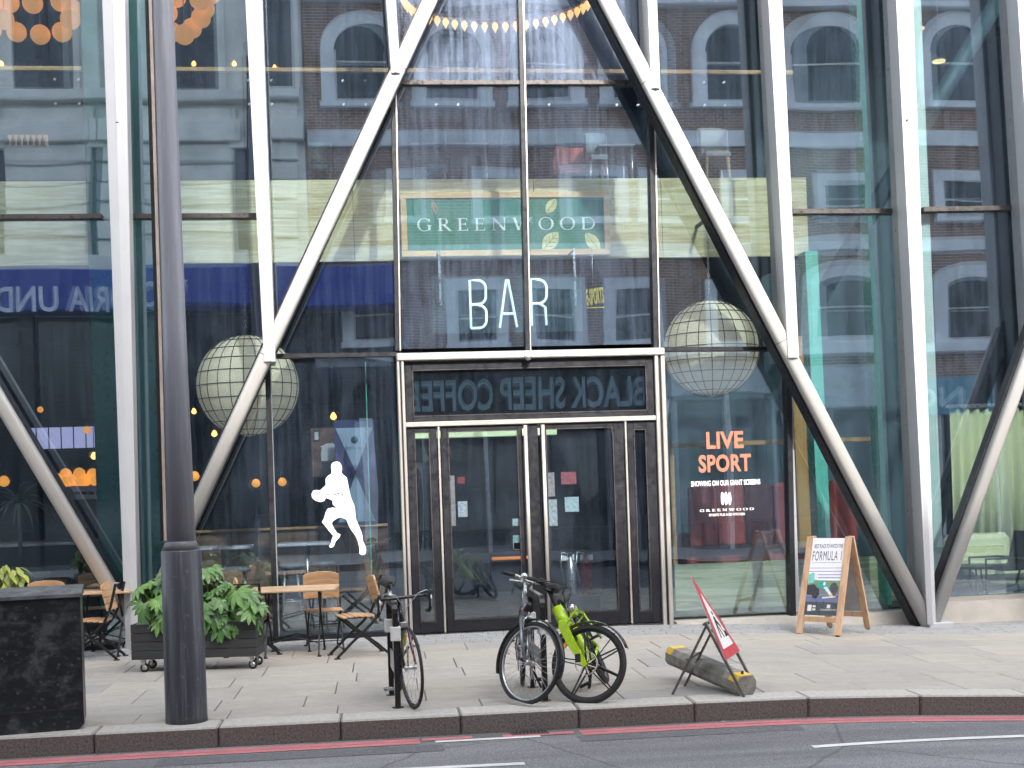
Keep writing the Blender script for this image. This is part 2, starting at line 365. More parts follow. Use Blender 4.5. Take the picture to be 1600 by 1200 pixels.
M['dark_frame'] = plain('dark_anodised', (0.014, 0.015, 0.020), 0.42, 0.2, 0.2, 5)
M['gasket'] = plain('black_gasket', (0.012, 0.012, 0.013), 0.7)
M['web_grey'] = plain('grey_web', (0.30, 0.315, 0.34), 0.4, 0.1, 0.08, 4)
M['mullion'] = plain('bronze_mullion', (0.075, 0.068, 0.068), 0.36, 0.5, 0.15, 5)
M['steel'] = plain('brushed_steel', (0.62, 0.585, 0.55), 0.34, 0.7, 0.03, 2, rvar=0.04)
M['white_steel'] = plain('light_reveal', (0.56, 0.70, 0.64), 0.4, 0.0, 0.05)
M['glass'] = glass('facade_glass', (0.86, 0.92, 0.94), 0.24, 0.055, (0.42, 0.56, 0.80))  # thin dirt film, its blue tint puts a haze sheen into the panes
M['glass_dirty'] = glass('streaked_glass', (0.86, 0.915, 0.94), 0.19, 0.11, (0.42, 0.55, 0.80))
M['glass_milky'] = glass('milky_glass', (0.86, 0.90, 0.92), 0.20, 0.44, (0.46, 0.56, 0.78))
M['glass_door'] = glass('door_glass', (0.78, 0.83, 0.87), 0.11, 0.03, (0.42, 0.56, 0.80))
M['glass_in'] = glass('balustrade_glass', (0.96, 0.985, 0.98), 0.03)
M['acrylic'] = glass('acrylic_sheet', (0.90, 0.97, 0.97), 0.05, 0.16, (0.5, 0.75, 0.8))
M['fin'] = plain('glass_fin_edge', (0.16, 0.60, 0.47), 0.25, 0.0, 0.1)
M['plinth'] = plain('stone_plinth', (0.48, 0.46, 0.42), 0.7, 0, 0.12, 5, 0.2)
M['concrete'] = plain('concrete', (0.36, 0.37, 0.36), 0.8, 0, 0.15, 4, 0.2)
M['black_steel'] = plain('black_steel', (0.018, 0.017, 0.017), 0.45, 0.3, 0.25, 12)
M['rubber'] = plain('black_rubber', (0.017, 0.017, 0.018), 0.75, 0, 0.2, 20, 0.1)
M['chrome'] = plain('worn_chrome', (0.62, 0.61, 0.60), 0.25, 0.95, 0.1, 12)
M['alu'] = plain('alloy', (0.5, 0.5, 0.51), 0.35, 0.9, 0.1, 12)
M['chair_wood'] = wood('oiled_hardwood', (0.42, 0.23, 0.115), (0.58, 0.36, 0.20), 'x', 0.5)
M['table_wood'] = wood('table_hardwood', (0.42, 0.27, 0.15), (0.56, 0.39, 0.24), 'x', 0.4)
M['board_wood'] = wood('sign_frame_wood', (0.44, 0.26, 0.15), (0.58, 0.37, 0.23), 'z', 0.45)
M['band_wood'] = wood('pale_ply', (0.56, 0.47, 0.23), (0.80, 0.72, 0.46), 'x', 0.55, 26, 0.08)
M['low_wood'] = wood('green_tinted_ply', (0.30, 0.33, 0.20), (0.52, 0.54, 0.34), 'x', 0.6, 26, 0.08)
M['rail_wood'] = wood('oak_rail', (0.50, 0.27, 0.09), (0.62, 0.38, 0.16), 'x', 0.45)
M['cabinet'] = cabinet_mat(); M['post'] = post_mat('lamp_post_base_paint', (0.042, 0.045, 0.055), (0.11, 0.117, 0.135)); M['shaft'] = post_mat('lamp_post_shaft_paint', (0.22, 0.23, 0.265), (0.30, 0.31, 0.345))

# ------------------------------------------------------------------ road, pavement, kerb
def yk(x): return -5.80 - 0.0265 * (x + 5)              # road edge of the kerb
XS = [-70, -30, -12, -6, 0, 0.8] + [0.8 + 0.28 * i for i in range(1, 21)] + [12, 30, 70]
def strip(mb, y0, y1, dz, xs=XS):
    f0 = y0 if callable(y0) else (lambda x: y0); f1 = y1 if callable(y1) else (lambda x: y1)
    vs = []
    for x in xs: vs += [(x, f0(x), zg(x) + dz), (x, f1(x), zg(x) + dz)]
    return mb.add(vs, [(2 * i, 2 * i + 2, 2 * i + 3, 2 * i + 1) for i in range(len(xs) - 1)])
RZ = -0.165
g = MB(); g.add([(-400, -400, -0.6), (400, -400, -0.6), (400, 400, -0.6), (-400, 400, -0.6)], [(0, 1, 2, 3)]); struct(g.build('ground', M['concrete']))
road = struct(strip(MB(), -15.6, lambda x: yk(x) + 0.1, RZ).build('road', M['asphalt']))
pave = struct(strip(MB(), lambda x: yk(x) + 0.06, 0.4, -0.035).build('pavement', M['bed']))
def seg(px0, py0, px1, py1, w, mat, name):
    """painted line between two photo points on the road"""
    a = gd(px0, py0, RZ); b = gd(px1, py1, RZ); n = 24; mb = MB(); vs = []
    for i in range(n + 1):
        p = a.lerp(b, i / n); vs += [(p.x, p.y - w / 2, zg(p.x) + RZ + 0.004), (p.x, p.y + w / 2, zg(p.x) + RZ + 0.004)]
    return mb.add(vs, [(2 * i, 2 * i + 2, 2 * i + 3, 2 * i + 1) for i in range(n)]).build(name, mat, road)
def kerbline(x0, x1, d0, d1, mat, name, dz=0.004):
    n = max(2, int((x1 - x0) / 0.5)); xs = [x0 + (x1 - x0) * i / n for i in range(n + 1)]
    return strip(MB(), lambda x: yk(x) - d0, lambda x: yk(x) - d1, RZ + dz, xs).build(name, mat, road)
xg0, xg1 = gd(655, 1156, RZ).x, gd(905, 1143, RZ).x      # gully interrupts the lines
for d in (0.09, 0.20):
    kerbline(-14, xg0, d + 0.10, d, M['red_paint'], 'red_line'); kerbline(xg1, 16, d + 0.10, d, M['red_paint'], 'red_line')
kerbline(xg0 + 0.02, xg0 + 0.42, 0.20, 0.10, M['red_paint'], 'red_line', 0.005)
kerbline(xg0 + 0.12, xg0 + 0.95, 0.29, 0.22, M['white_paint'], 'white_mark', 0.0045)
kerbline(xg1 - 0.62, xg1 - 0.05, 0.22, 0.12, M['red_paint'], 'red_line', 0.005)
seg(1270, 1167.5, 1800, 1144, 0.085, M['white_paint'], 'white_line'); seg(560, 1206, 820, 1193.5, 0.085, M['white_paint'], 'white_line'); seg(-500, 1254, 60, 1229, 0.085, M['white_paint'], 'white_line')
# old patch of darker asphalt along the channel
M['asphalt_patch'] = plain('asphalt_patch', (0.115, 0.115, 0.12), 0.8, 0, 0.3, 30, 0.5, 90)
kerbline(gd(250, 1184, RZ).x, gd(690, 1160, RZ).x, 0.62, 0.36, M['asphalt_patch'], 'asphalt_patch', 0.003)
kerbline(gd(900, 1150, RZ).x, gd(1250, 1136, RZ).x, 0.55, 0.33, M['asphalt_patch'], 'asphalt_patch', 0.003)
# gully grate
M['iron'] = plain('worn_iron', (0.09, 0.085, 0.08), 0.6, 0.3, 0.3, 20)
gx = gd(830, 1149, RZ).x; gy = yk(gx)
GS = 0.62
gt = thing('drain_grate', 'dark iron gully grate in the road gutter below the grey bicycle', 'drain', (gx, gy - 0.09, zg(gx) + RZ), -0.0265)
f = MB()
for a in ((-0.24, 0.24, -0.12, -0.10), (-0.24, 0.24, 0.10, 0.12), (-0.24, -0.22, -0.10, 0.10), (0.22, 0.24, -0.10, 0.10)): f.box(*a, -0.03, 0.010)
gt.scale = (GS, GS, 1); f.build('grate_frame', M['iron'], gt)
me = MB().box(-0.010, 0.010, -0.10, 0.10, -0.02, 0.008).mesh('grate_bar', M['iron'])
for i in range(9): link_mesh('grate_bar', me, gt, Matrix.Translation((-0.19 + i * 0.0475, 0, 0)))
MB().box(-0.22, 0.22, -0.10, 0.10, -0.06, 0.002).build('grate_pit', M['gasket'], gt)

KA = -0.0265
def tilt(x): return math.atan((zg(x - 0.05) - zg(x + 0.05)) / 0.1)
def lay(name, me, x, y, parent, z=0.0):
    return link_mesh(name, me, parent, Matrix.Translation((x, y, zg(x) + z)) @ Matrix.Rotation(tilt(x), 4, 'Y') @ Matrix.Rotation(KA, 4, 'Z'))
# kerb stones
kerb = struct(bpy.data.objects.new('kerb', None)); col.objects.link(kerb)
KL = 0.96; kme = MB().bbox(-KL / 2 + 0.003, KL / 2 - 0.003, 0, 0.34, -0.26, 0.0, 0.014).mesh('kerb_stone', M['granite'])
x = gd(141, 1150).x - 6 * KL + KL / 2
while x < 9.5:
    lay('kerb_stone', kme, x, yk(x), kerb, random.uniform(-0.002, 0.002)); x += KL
# flagstones, row by row from the kerb to the sett strip
rows = [0.42, 0.62, 0.75, 0.60, 0.78, 0.62, 0.62]
lens = [0.75, 0.9, 1.05, 1.2]
cache = {}
y_off = 0.345
for ri, d in enumerate(rows):
    x = -8.6 - random.random() * 0.8
    while x < 9.4:
        L = random.choice(lens)
        if (L, d) not in cache: cache[L, d] = MB().bbox(-L / 2 + 0.0035, L / 2 - 0.0035, 0.007, d - 0.007, -0.05, 0, 0.006).mesh('slab', M['slab'])
        xc = x + L / 2; lay('slab', cache[L, d], xc, yk(xc) + y_off, pave, random.uniform(-0.003, 0.002)); x += L
    y_off += d
# narrow setts along the building: too small to tell apart singly
mb = MB(); yo = y_off + 0.004
while yo < 6.6:
    x = -8.6 - random.random() * 0.3; d = random.choice((0.095, 0.1, 0.105))
    while x < 9.0:
        L = random.choice((0.2, 0.26, 0.32, 0.40)); xc = x + L / 2; y0 = yk(xc) + yo
        if y0 > -0.02: x += L; continue
        t = MB().bbox(-L / 2 + 0.004, L / 2 - 0.004, 0.003, min(d, -y0) - 0.003 if min(d, -y0) > 0.02 else 0.012, -0.05, random.uniform(-0.003, 0.002), 0.004)
        t.xf(Matrix.Translation((xc, y0, zg(xc))) @ Matrix.Rotation(tilt(xc), 4, 'Y') @ Matrix.Rotation(KA, 4, 'Z')); mb.add(t.v, t.f); x += L
    yo += d
mb.build('setts', M['sett'], pave, kind='stuff')
# far side of the street
op = struct(strip(MB(), -21.0, -15.85, 0.0).build('far_pavement', M['slab']))
struct(strip(MB(), -15.85, -15.55, 0.002).build('far_kerb', M['plinth']))

# ------------------------------------------------------------------ the glass building
B = thing('glass_building', 'modern building with glass front, silver diagonal columns and dark framed entrance', 'building')
def loft(mb, A, Bp, smooth=False):
    n = len(A); mb.add(list(A) + list(Bp), [(i, (i + 1) % n, n + (i + 1) % n, n + i) for i in range(n)] , smooth)
    k = len(mb.v) - 2 * n; mb.f += [tuple(k + i for i in range(n - 1, -1, -1)), tuple(k + n + i for i in range(n))]; mb.sm += [False, False]; return mb
YF = -0.52                                             # plane of the silver columns, in front of the glass
def ext(p, q, z):                                      # extend the line p->q to height z
    t = (z - p.z) / (q.z - p.z); return p.lerp(q, t)
def diagonal(p, q, w=0.17, d=0.085, dark_off=0.0, z0=None, z1=9.7, wy=-0.46, wy1=-0.12, joints=()):
    """p, q photo points (lower, upper)"""
    a, b = at(*p, YF), at(*q, YF); a0, b0 = a, b
    if z0 is not None: a = ext(a0, b0, z0)
    b = ext(a0, b0, z1); ax = (b - a).normalized(); n = Vector((0, -1, 0)); r = ax.cross(n).normalized()
    prof = []
    for i in range(24):                                # rounded front, flat back
        t = 2 * math.pi * i / 24; c, s = math.cos(t), math.sin(t)
        prof.append((w / 2 * math.copysign(abs(c) ** 0.75, c), d * math.copysign(abs(s) ** 0.75, s)))
    o = MB().sweep([a, b], prof, up=(0, -1, 0)).build('diagonal_column', M['tube'], B)
    k = r if r.x > 0 else -r
    wb = MB(); A = []; Bq = []
    for dx, y in ((-0.09, wy), (0.09, wy), (0.09, wy1), (-0.09, wy1)):
        for L, c in ((A, a), (Bq, b)): L.append(Vector((c.x, y, c.z)) + k * (dx + dark_off))
    loft(wb, A, Bq).build('column_web', M['dark_frame'], o)
    for py in joints:                                  # fine gaps where tube sections meet
        zj = at(p[0] + (q[0] - p[0]) * (py - p[1]) / (q[1] - p[1]), py, YF).z; c = ext(a0, b0, zj); MB().sweep([c - ax * 0.004, c + ax * 0.004], [(u * 1.012, v * 1.012) for u, v in prof], up=(0, -1, 0)).build('column_joint', M['mullion'], o)
    return o
D2 = diagonal((308, 790), (672, 0), dark_off=-0.02, z0=-0.05, joints=(105, 556))
D1 = diagonal((150, 880), (8, 640), dark_off=-0.015, z0=-0.05)
D3 = diagonal((1437, 950), (947, 0), dark_off=-0.02, w=0.18, z0=-0.14, wy1=-0.22, joints=(127, 533))
D4 = diagonal((1470, 938), (1555, 700), dark_off=-0.01, w=0.16, z0=-0.14, wy1=-0.30)
def column(p, wp, q, wq, z0=None, z1=9.7, ridge=0.03, y1=-0.34):
    """tapering fin; p top photo point with pixel width, q lower photo point"""
    a, b = at(*p, YF), at(*q, YF); s = sc_at(YF, a.x)
    k = lambda z: (z - b.z) / (a.z - b.z)
    z0 = b.z if z0 is None else z0; out = []
    for z in (z0, z1):
        t = k(z); c = b.lerp(a, t); w = (wq + (wp - wq) * t) / s
        out.append([(c.x - w / 2, y1, z), (c.x - w / 2, YF - 0.10, z), (c.x, YF - 0.10 - ridge, z), (c.x + w / 2, YF - 0.10, z), (c.x + w / 2, y1, z)])
    o = loft(MB(), out[0], out[1]).build('vertical_column', M['clad'], B); A, C = [], []
    for L, P in ((A, out[0]), (C, out[1])):
        cx = P[2][0]; L += [(cx - 0.04, y1 + 0.002, P[0][2]), (cx + 0.04, y1 + 0.002, P[0][2]), (cx + 0.04, -0.05, P[0][2]), (cx - 0.04, -0.05, P[0][2])]
    loft(MB(), A, C).build('column_web', M['web_grey'], o); return o
V1 = column((179.5, 0), 34, (206, 930), 20, z0=0.0)
V2 = column((397, 0), 25, (422, 566), 17)
V3 = column((610, 0), 15, (618, 118), 14)
V3b = column((1016, 0), 15, (1022, 142), 14)
V4 = column((1207, 0), 22, (1236, 560), 17)
V5 = column((1408, 0), 27, (1450, 960), 14, z0=-0.12)
V6 = column((1594, 0), 22, (1612, 300), 20, z0=0.0)
column((-130, 0), 26, (-105, 548), 18)
# fine joints in the cladding
def joint(px, py, w, y=YF - 0.134):
    p = at(px, py, y); MB().box(p.x - w / 2, p.x + w / 2, y - 0.0015, y + 0.02, p.z - 0.004, p.z + 0.004).build('cladding_joint', M['gasket'], B)
for px, py, w in ((183, 191, 0.03), (1418, 187, 0.03)): joint(px, py, w)

# glass grid lines at y = 0
def X(px, py): return at(px, py, 0).x
def Z(px, py): return at(px, py, 0).z
xL, x1, x2, x3, xc, x4, x5, x6, xR = -9.6, X(192, 465), X(409, 280), X(622, 400), X(820, 300), X(1019, 400), X(1222, 300), X(1425, 400), 9.6
zb0 = 0.06; zA = Z(800, 334.5); zH = Z(800, 548); zT = Z(800, 130); zTop = 9.7
def pane(x0, x1_, z0, z1, mat='glass', pil=0.0030, name='pane', parent=None, y=0.0, tl=0.0016, n=10):
    mb = MB(); tx, tz = random.uniform(-tl, tl), random.uniform(-tl, tl); k = pil * random.uniform(0.6, 1.2); a1, a2 = random.uniform(0, 6), random.uniform(0, 6)
    vs = []
    for j in range(n + 1):
        for i in range(n + 1):
            u, v = i / n, j / n; X_, Z_ = x0 + (x1_ - x0) * u, z0 + (z1 - z0) * v
            bul = k * 16 * u * (1 - u) * v * (1 - v) + 0.0006 * math.sin(a1 + 5.2 * Z_) * math.sin(math.pi * u) + 0.0004 * math.sin(a2 + 6 * X_) * math.sin(math.pi * v)
            vs.append((X_, y + bul + tx * (X_ - (x0 + x1_) / 2) + tz * (Z_ - (z0 + z1) / 2), Z_))
    mb.add(vs, [(j * (n + 1) + i, j * (n + 1) + i + 1, (j + 1) * (n + 1) + i + 1, (j + 1) * (n + 1) + i) for j in range(n) for i in range(n)], True)
    k0 = len(vs); mb.add([(x0, y + 0.02, z0), (x1_, y + 0.02, z0), (x1_, y + 0.02, z1), (x0, y + 0.02, z1)], [(0, 3, 2, 1)])
    b = [0, n, (n + 1) * (n + 1) - 1, n * (n + 1)]; k1 = len(mb.v); mb.v += [mb.v[i] for i in b] + [mb.v[k0 + i] for i in range(4)]
    for t in range(4): mb.f.append((k1 + t, k1 + 4 + t, k1 + 4 + (t + 1) % 4, k1 + (t + 1) % 4)); mb.sm.append(False)
    return mb.build(name, M[mat], parent or B)
xa = X(-118, 300)
for (a, b, zs, mt) in ((xL, xa, (zb0, zA, zTop), 'glass'), (xa, x1, (zb0, zA, zTop), 'glass'), (x1, x2, (zb0, zA, zTop), 'glass'), (x2, x3, (zb0, zH, zTop), 'glass'),
                       (x3, xc, (zH + 0.05, zT, zTop), 'glass_dirty'), (xc, x4, (zH + 0.05, zT, zTop), 'glass_dirty'), (x4, x5, (zb0, zH, zTop), 'glass'),
                       (x5, x6, (zb0 - 0.05, zA, zTop), 'glass'), (x6, xR, (zb0 + 0.05, zA, zTop), 'glass')):
    for z0, z1 in zip(zs, zs[1:]): pane(a, b, z0, z1, 'glass_milky' if mt != 'glass' and z0 > 6 else mt, 0.0048 if mt == 'glass' else 0.0024)
def mull(p, q, w, mat='mullion', y0=-0.07, y1=0.11, name='mullion', parent=None):
    a, b = at(*p, 0), at(*q, 0); ym = (y0 + y1) / 2
    a.y = b.y = ym; o = MB().bar(a, b, w, y1 - y0, up=(0, 1, 0)).build(name, M[mat], parent or B); return o
mull((0 - 400, 342.5), (160, 339), 0.055, 'mullion', name='transom'); mull((205, 339), (402, 338), 0.055, name='transom')
mull((1236, 331.5), (1404, 331), 0.06, name='transom'); mull((1440, 328.5), (1800, 322), 0.06, name='transom')
mull((423, 557), (628, 554), 0.05, 'dark_frame', name='transom'); mull((1030, 546), (1222, 545), 0.05, 'dark_frame', name='transom')
mull((612, 130.5), (1012, 130), 0.05, name='transom', y0=-0.05)
mull((610, 0 - 200), (622, 549), 0.07, 'dark_frame', y0=-0.08); mull((809, -200), (825, 549), 0.075, 'dark_frame', y0=-0.08); mull((1008, -200), (1024, 546), 0.07, 'dark_frame', y0=-0.08)
for p, q in (((812, -200), (827.5, 549)), ((613, -200), (625, 549)), ((1012.5, -200), (1028, 546))): mull(p, q, 0.016, 'steel', y0=-0.10, y1=-0.081, name='mullion_trim')
mull((418, 556), (432, 1008), 0.065, 'dark_frame', y0=-0.08); mull((1229, 560), (1237, 966), 0.065, 'dark_frame', y0=-0.08)
for xx in (x1, x2, x5, x6, xa): MB().box(xx - 0.03, xx + 0.03, -0.045, 0.10, zb0, zTop).build('mullion', M['web_grey'], B)
# base: dark sill on the left, pale stone plinth to the right where the pavement falls away
MB().box(xL, x3 - 0.02, -0.09, 0.14, -0.1, zb0).build('sill', M['dark_frame'], B)
MB().box(x4 + 0.12, x6 + 0.1, -0.16, 0.14, -0.3, zb0 - 0.05).build('plinth', M['plinth'], B)
MB().box(x6 + 0.1, xR, -0.16, 0.14, -0.3, zb0 + 0.04).build('plinth', M['plinth'], B)
MB().box(x6 + 0.12, xR, -0.10, -0.045, zb0 + 0.04, zb0 + 0.10).build('sill', M['steel'], B)
# column foot shoe on the right
p = at(1458, 966, YF); MB().bbox(p.x - 0.10, p.x + 0.22, YF - 0.12, -0.1, -0.3, zg(p.x) + 0.06, 0.01).build('column_shoe', M['clad'], B)
p = at(207, 985, YF); MB().bbox(p.x - 0.2, p.x + 0.2, YF - 0.12, -0.1, -0.1, 0.06, 0.01).build('column_shoe', M['clad'], B)

# ------------------------------------------------------------------ the entrance
YD = -0.06
def rect(px0, py0, px1, py1, y): a = at(px0, py1, y); b = at(px1, py0, y); return a.x, b.x, a.z, b.z
sur = bpy.data.objects.new('door_surround', None); col.objects.link(sur); sur.parent = B
zh0 = Z(825, 561); zh1 = Z(825, 549.5); xl0, xl1, xr0, xr1 = X(627, 800), X(638, 800), X(1026, 780), X(1042, 780)
MB().bbox(xl0 - 0.0, xr1, -0.17, 0.1, zh0, zh1, 0.012).build('header_bar', M['steel'], sur)
for a, b in ((xl0, xl1), (xr0, xr1)):
    w = (b - a)
    MB().bbox(a, a + w * 0.36, -0.15, 0.1, -0.05, zh0 - 0.002, 0.008).build('jamb', M['steel'], sur)
    MB().box(a + w * 0.36, a + w * 0.6, -0.12, 0.1, -0.05, zh0 - 0.002).build('jamb_recess', M['gasket'], sur)
    MB().bbox(a + w * 0.6, b, -0.15, 0.1, -0.05, zh0 - 0.002, 0.008).build('jamb', M['steel'], sur)
zm = Z(825, 659)
MB().bbox(xl1, xr0, -0.13, 0.08, zm - 0.03, zm + 0.03, 0.006).build('transom_bar', M['steel'], sur)
p = at(825, 556, -0.2); MB().lathe([(0.001, -0.06), (0.035, -0.05), (0.05, -0.02), (0.05, 0.0)], 16, (p.x, -0.19, p.z), 'z').build('dome_camera', M['alu'], sur)
def framed(name, x0, x1_, z0, z1, fl, fr, fb, ft, y=YD, handle=None, label=None):
    """dark stile-and-rail leaf with its pane"""
    o = bpy.data.objects.new(name, None); col.objects.link(o); o.parent = B
    if label: o['label'] = label
    fm = M['dark_frame']
    for nm, a in (('stile', (x0, x0 + fl, y - 0.03, y + 0.05, z0, z1)), ('stile', (x1_ - fr, x1_, y - 0.03, y + 0.05, z0, z1)),
                  ('rail', (x0 + fl, x1_ - fr, y - 0.03, y + 0.05, z0, z0 + fb)), ('rail', (x0 + fl, x1_ - fr, y - 0.03, y + 0.05, z1 - ft, z1))):
        MB().bbox(*a, 0.004).build(nm, fm, o)
    g0, g1, h0, h1 = x0 + fl, x1_ - fr, z0 + fb, z1 - ft; t = 0.014
    bd = MB()
    for a in ((g0, g1, h0, h0 + t), (g0, g1, h1 - t, h1), (g0, g0 + t, h0 + t, h1 - t), (g1 - t, g1, h0 + t, h1 - t)): bd.box(a[0], a[1], y - 0.036, y - 0.012, a[2], a[3])
    bd.build('glazing_bead', M['mullion'], o)
    pane(g0 + t, g1 - t, h0 + t, h1 - t, 'glass_door', 0.0010, 'pane', o, y, 0.0012, 8)
    return o
zf = 0.015
tr = framed('transom_light', xl1 + 0.01, xr0 - 0.01, zm + 0.035, zh0 - 0.01, 0.09, 0.09, 0.06, 0.10)
e = lambda px: X(px, 800)
framed('side_light', xl1 + 0.01, e(686), zf, zm - 0.035, 0.09, 0.09, 0.13, 0.06)
leafL = framed('door', e(692), e(819), zf, zm - 0.035, 0.085, 0.06, 0.14, 0.06)
leafR = framed('door', e(847), e(976), zf, zm - 0.035, 0.06, 0.13, 0.16, 0.06)
framed('side_light', e(982), xr0 - 0.01, zf, zm - 0.035, 0.08, 0.12, 0.14, 0.10)
MB().bbox(e(826), e(843), YD - 0.03, YD + 0.08, zf, zm - 0.035, 0.004).build('door_post', M['dark_frame'], sur)
for px in (688.5, 979): MB().bbox(e(px) - 0.012, e(px) + 0.012, YD - 0.06, YD + 0.04, zf, zm - 0.03, 0.003).build('jamb', M['steel'], sur)
for px, lf in ((822, leafL), (849, leafR)):
    hx = e(px); h = MB().cyl((hx, YD - 0.13, 0.09), (hx, YD - 0.13, zm - 0.05), 0.024, n=14).build('handle', M['steel'], lf)
    for z in (0.3, 1.2, 2.15): MB().cyl((hx, YD - 0.13, z), (hx, YD - 0.02, z), 0.012, n=8, up=(0, 0, 1)).build('handle_stay', M['steel'], h)
MB().box(xl0, xr1, -0.14, 0.12, -0.08, 0.008).build('threshold', M['mullion'], sur)
# notices stuck inside the doors
def notice(px0, py0, px1, py1, c, lf, y=YD + 0.026):
    a = rect(px0, py0, px1, py1, y); nm = 'notice_%02x' % int(c[0] * 200); m = M.get(nm) or plain(nm, c, 0.7, 0, 0.3, 25); M[nm] = m
    return MB().box(a[0], a[1], y, y + 0.002, a[2], a[3]).build('notice', m, lf)
for a in ((716, 783, 730, 808, (0.55, 0.56, 0.55)), (715, 745, 726, 756, (0.35, 0.06, 0.06)), (699, 743, 710, 822, (0.45, 0.38, 0.34)), (801, 810, 815, 822, (0.5, 0.6, 0.58)), (802, 836, 815, 858, (0.34, 0.48, 0.46)), (803, 848, 814, 859, (0.6, 0.2, 0.06))): notice(*a, leafL)
for a in ((853, 738, 866, 776, (0.45, 0.2, 0.17)), (854, 780, 870, 822, (0.55, 0.53, 0.34)), (877, 737, 900, 757, (0.4, 0.10, 0.10)), (883, 776, 904, 800, (0.5, 0.5, 0.5))): notice(*a, leafR)
# storeys above the frame
MB().box(xL, xR, 0.05, 18, 10.0, 13.5).build('upper_storeys', plain('upper_glazing', (0.05, 0.07, 0.085), 0.15, 0, 0.2, 0.6), B)
MB().box(xL, xR, -0.12, 18, 9.7, 10.0).build('floor_edge', M['clad'], B)

# ------------------------------------------------------------------ inside the bar
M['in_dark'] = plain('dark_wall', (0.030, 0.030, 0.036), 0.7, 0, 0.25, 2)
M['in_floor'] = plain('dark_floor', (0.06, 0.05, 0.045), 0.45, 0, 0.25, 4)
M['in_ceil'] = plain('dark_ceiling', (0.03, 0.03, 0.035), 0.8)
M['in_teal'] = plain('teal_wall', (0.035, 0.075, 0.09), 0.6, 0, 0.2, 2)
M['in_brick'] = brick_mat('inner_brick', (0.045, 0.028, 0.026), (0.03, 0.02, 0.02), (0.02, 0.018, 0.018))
YB = 1.3
zb_lo, zb_hi = at(900, 404, YB).z, at(900, 279, YB).z
xb_end = at(1262, 340, YB).x
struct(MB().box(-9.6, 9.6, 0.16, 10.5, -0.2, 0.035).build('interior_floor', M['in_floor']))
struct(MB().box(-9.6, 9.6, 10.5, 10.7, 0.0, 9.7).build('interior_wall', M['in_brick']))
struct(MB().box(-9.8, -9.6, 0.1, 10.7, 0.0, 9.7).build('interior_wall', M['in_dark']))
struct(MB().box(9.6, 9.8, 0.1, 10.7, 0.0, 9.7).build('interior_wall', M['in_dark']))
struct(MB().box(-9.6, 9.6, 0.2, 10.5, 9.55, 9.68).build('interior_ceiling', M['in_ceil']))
struct(MB().box(-9.58, xb_end - 0.02, YB + 0.05, 10.4, zb_lo + 0.02, zb_hi - 0.01).build('mezzanine_slab', M['in_ceil']))
# ply cladding of the mezzanine edge, in panels
band = thing('wood_fascia', 'pale grained plywood fascia band along the mezzanine edge behind the glass', 'fascia')
xs = [-9.58, -7.2] + [at(px, 340, YB).x for px in (190, 425, 552, 835, 1034)] + [xb_end]
for a, b in zip(xs, xs[1:]): MB().bbox(a + 0.003, b - 0.003, YB, YB + 0.045, zb_lo, zb_hi, 0.003).build('panel', M['band_wood'], band)
# handrail with glass balustrade
YR = YB + 0.12
hr = thing('balustrade', 'glass balustrade with oak handrail along the mezzanine edge', 'balustrade')
zr = at(900, 112, YR).z
MB().bbox(-9.4, xb_end - 0.1, YR - 0.03, YR + 0.03, zr - 0.03, zr + 0.03, 0.008).build('handrail', M['rail_wood'], hr)
gx = -9.4
cl = MB().lathe([(0.02, -0.012), (0.02, 0.012)], 10, axis='y').mesh('glass_clip', M['chrome'])
while gx < xb_end - 0.2:
    gw = min(1.25, xb_end - 0.1 - gx)
    MB().box(gx + 0.01, gx + gw - 0.01, YR - 0.006, YR + 0.006, zb_hi + 0.02, zr - 0.04).build('balustrade_pane', M['glass_in'], hr)
    for u in (0.12, 0.88):
        for zz in (zr - 0.14, zr - 0.46): link_mesh('glass_clip', cl, hr, Matrix.Translation((gx + gw * u, YR - 0.008, zz)))
    gx += 1.25

# dark green column behind the left silver fin
a = at(141, 500, 1.0); b = at(243, 500, 1.0)
tag(MB().bbox(a.x, b.x, 1.0, 1.6, 0.04, 9.5, 0.02).build('green_column', plain('dark_green_paint', (0.008, 0.085, 0.08), 0.35, 0, 0.15)), 'dark green square column behind the glass at the left silver fin', 'column')
# glass fins seen edge on at the right
def fin(pt, pb, w, label, zlo=None, zhi=9.5):
    a, b = at(*pt, 0.35), at(*pb, 0.35); z0 = b.z if zlo is None else zlo; A = []; Bq = []
    p0, p1 = ext(b, a, z0), ext(b, a, zhi)
    for L, c in ((A, p0), (Bq, p1)): L += [(c.x - w / 2, 0.35, c.z), (c.x + w / 2, 0.35, c.z), (c.x + w / 2, 0.62, c.z), (c.x - w / 2, 0.62, c.z)]
    tag(loft(MB(), A, Bq).build('glass_fin', M['fin']), label, 'glass fin', 'green glass fins')
fin((1342, 0), (1388, 900), 0.065, 'tall thin turquoise glass fin left of the big silver fin', 0.05)
fin((1268, 395), (1285, 760), 0.17, 'short wide turquoise glass fin beside the orange wooden post', 0.9, at(1265, 392, 0.35).z)
fin((566, 400), (584, 1000), 0.012, 'hair thin pale glass fin just right of the athlete sticker', 0.05, at(570, 565, 0.35).z)
a, b = at(1431, 100, 0.1), at(1455, 800, 0.1)
rv = tag(loft(MB(), [(b.x - 0.02, 0.12, 0.05), (b.x + 0.16, 0.12, 0.05), (b.x + 0.16, 0.2, 0.05), (b.x - 0.02, 0.2, 0.05)], [(a.x - 0.1, 0.12, 9.5), (a.x + 0.10, 0.12, 9.5), (a.x + 0.10, 0.2, 9.5), (a.x - 0.1, 0.2, 9.5)]).build('reveal_panel', M['white_steel']), 'pale mint panel just right of the big silver fin', 'panel')

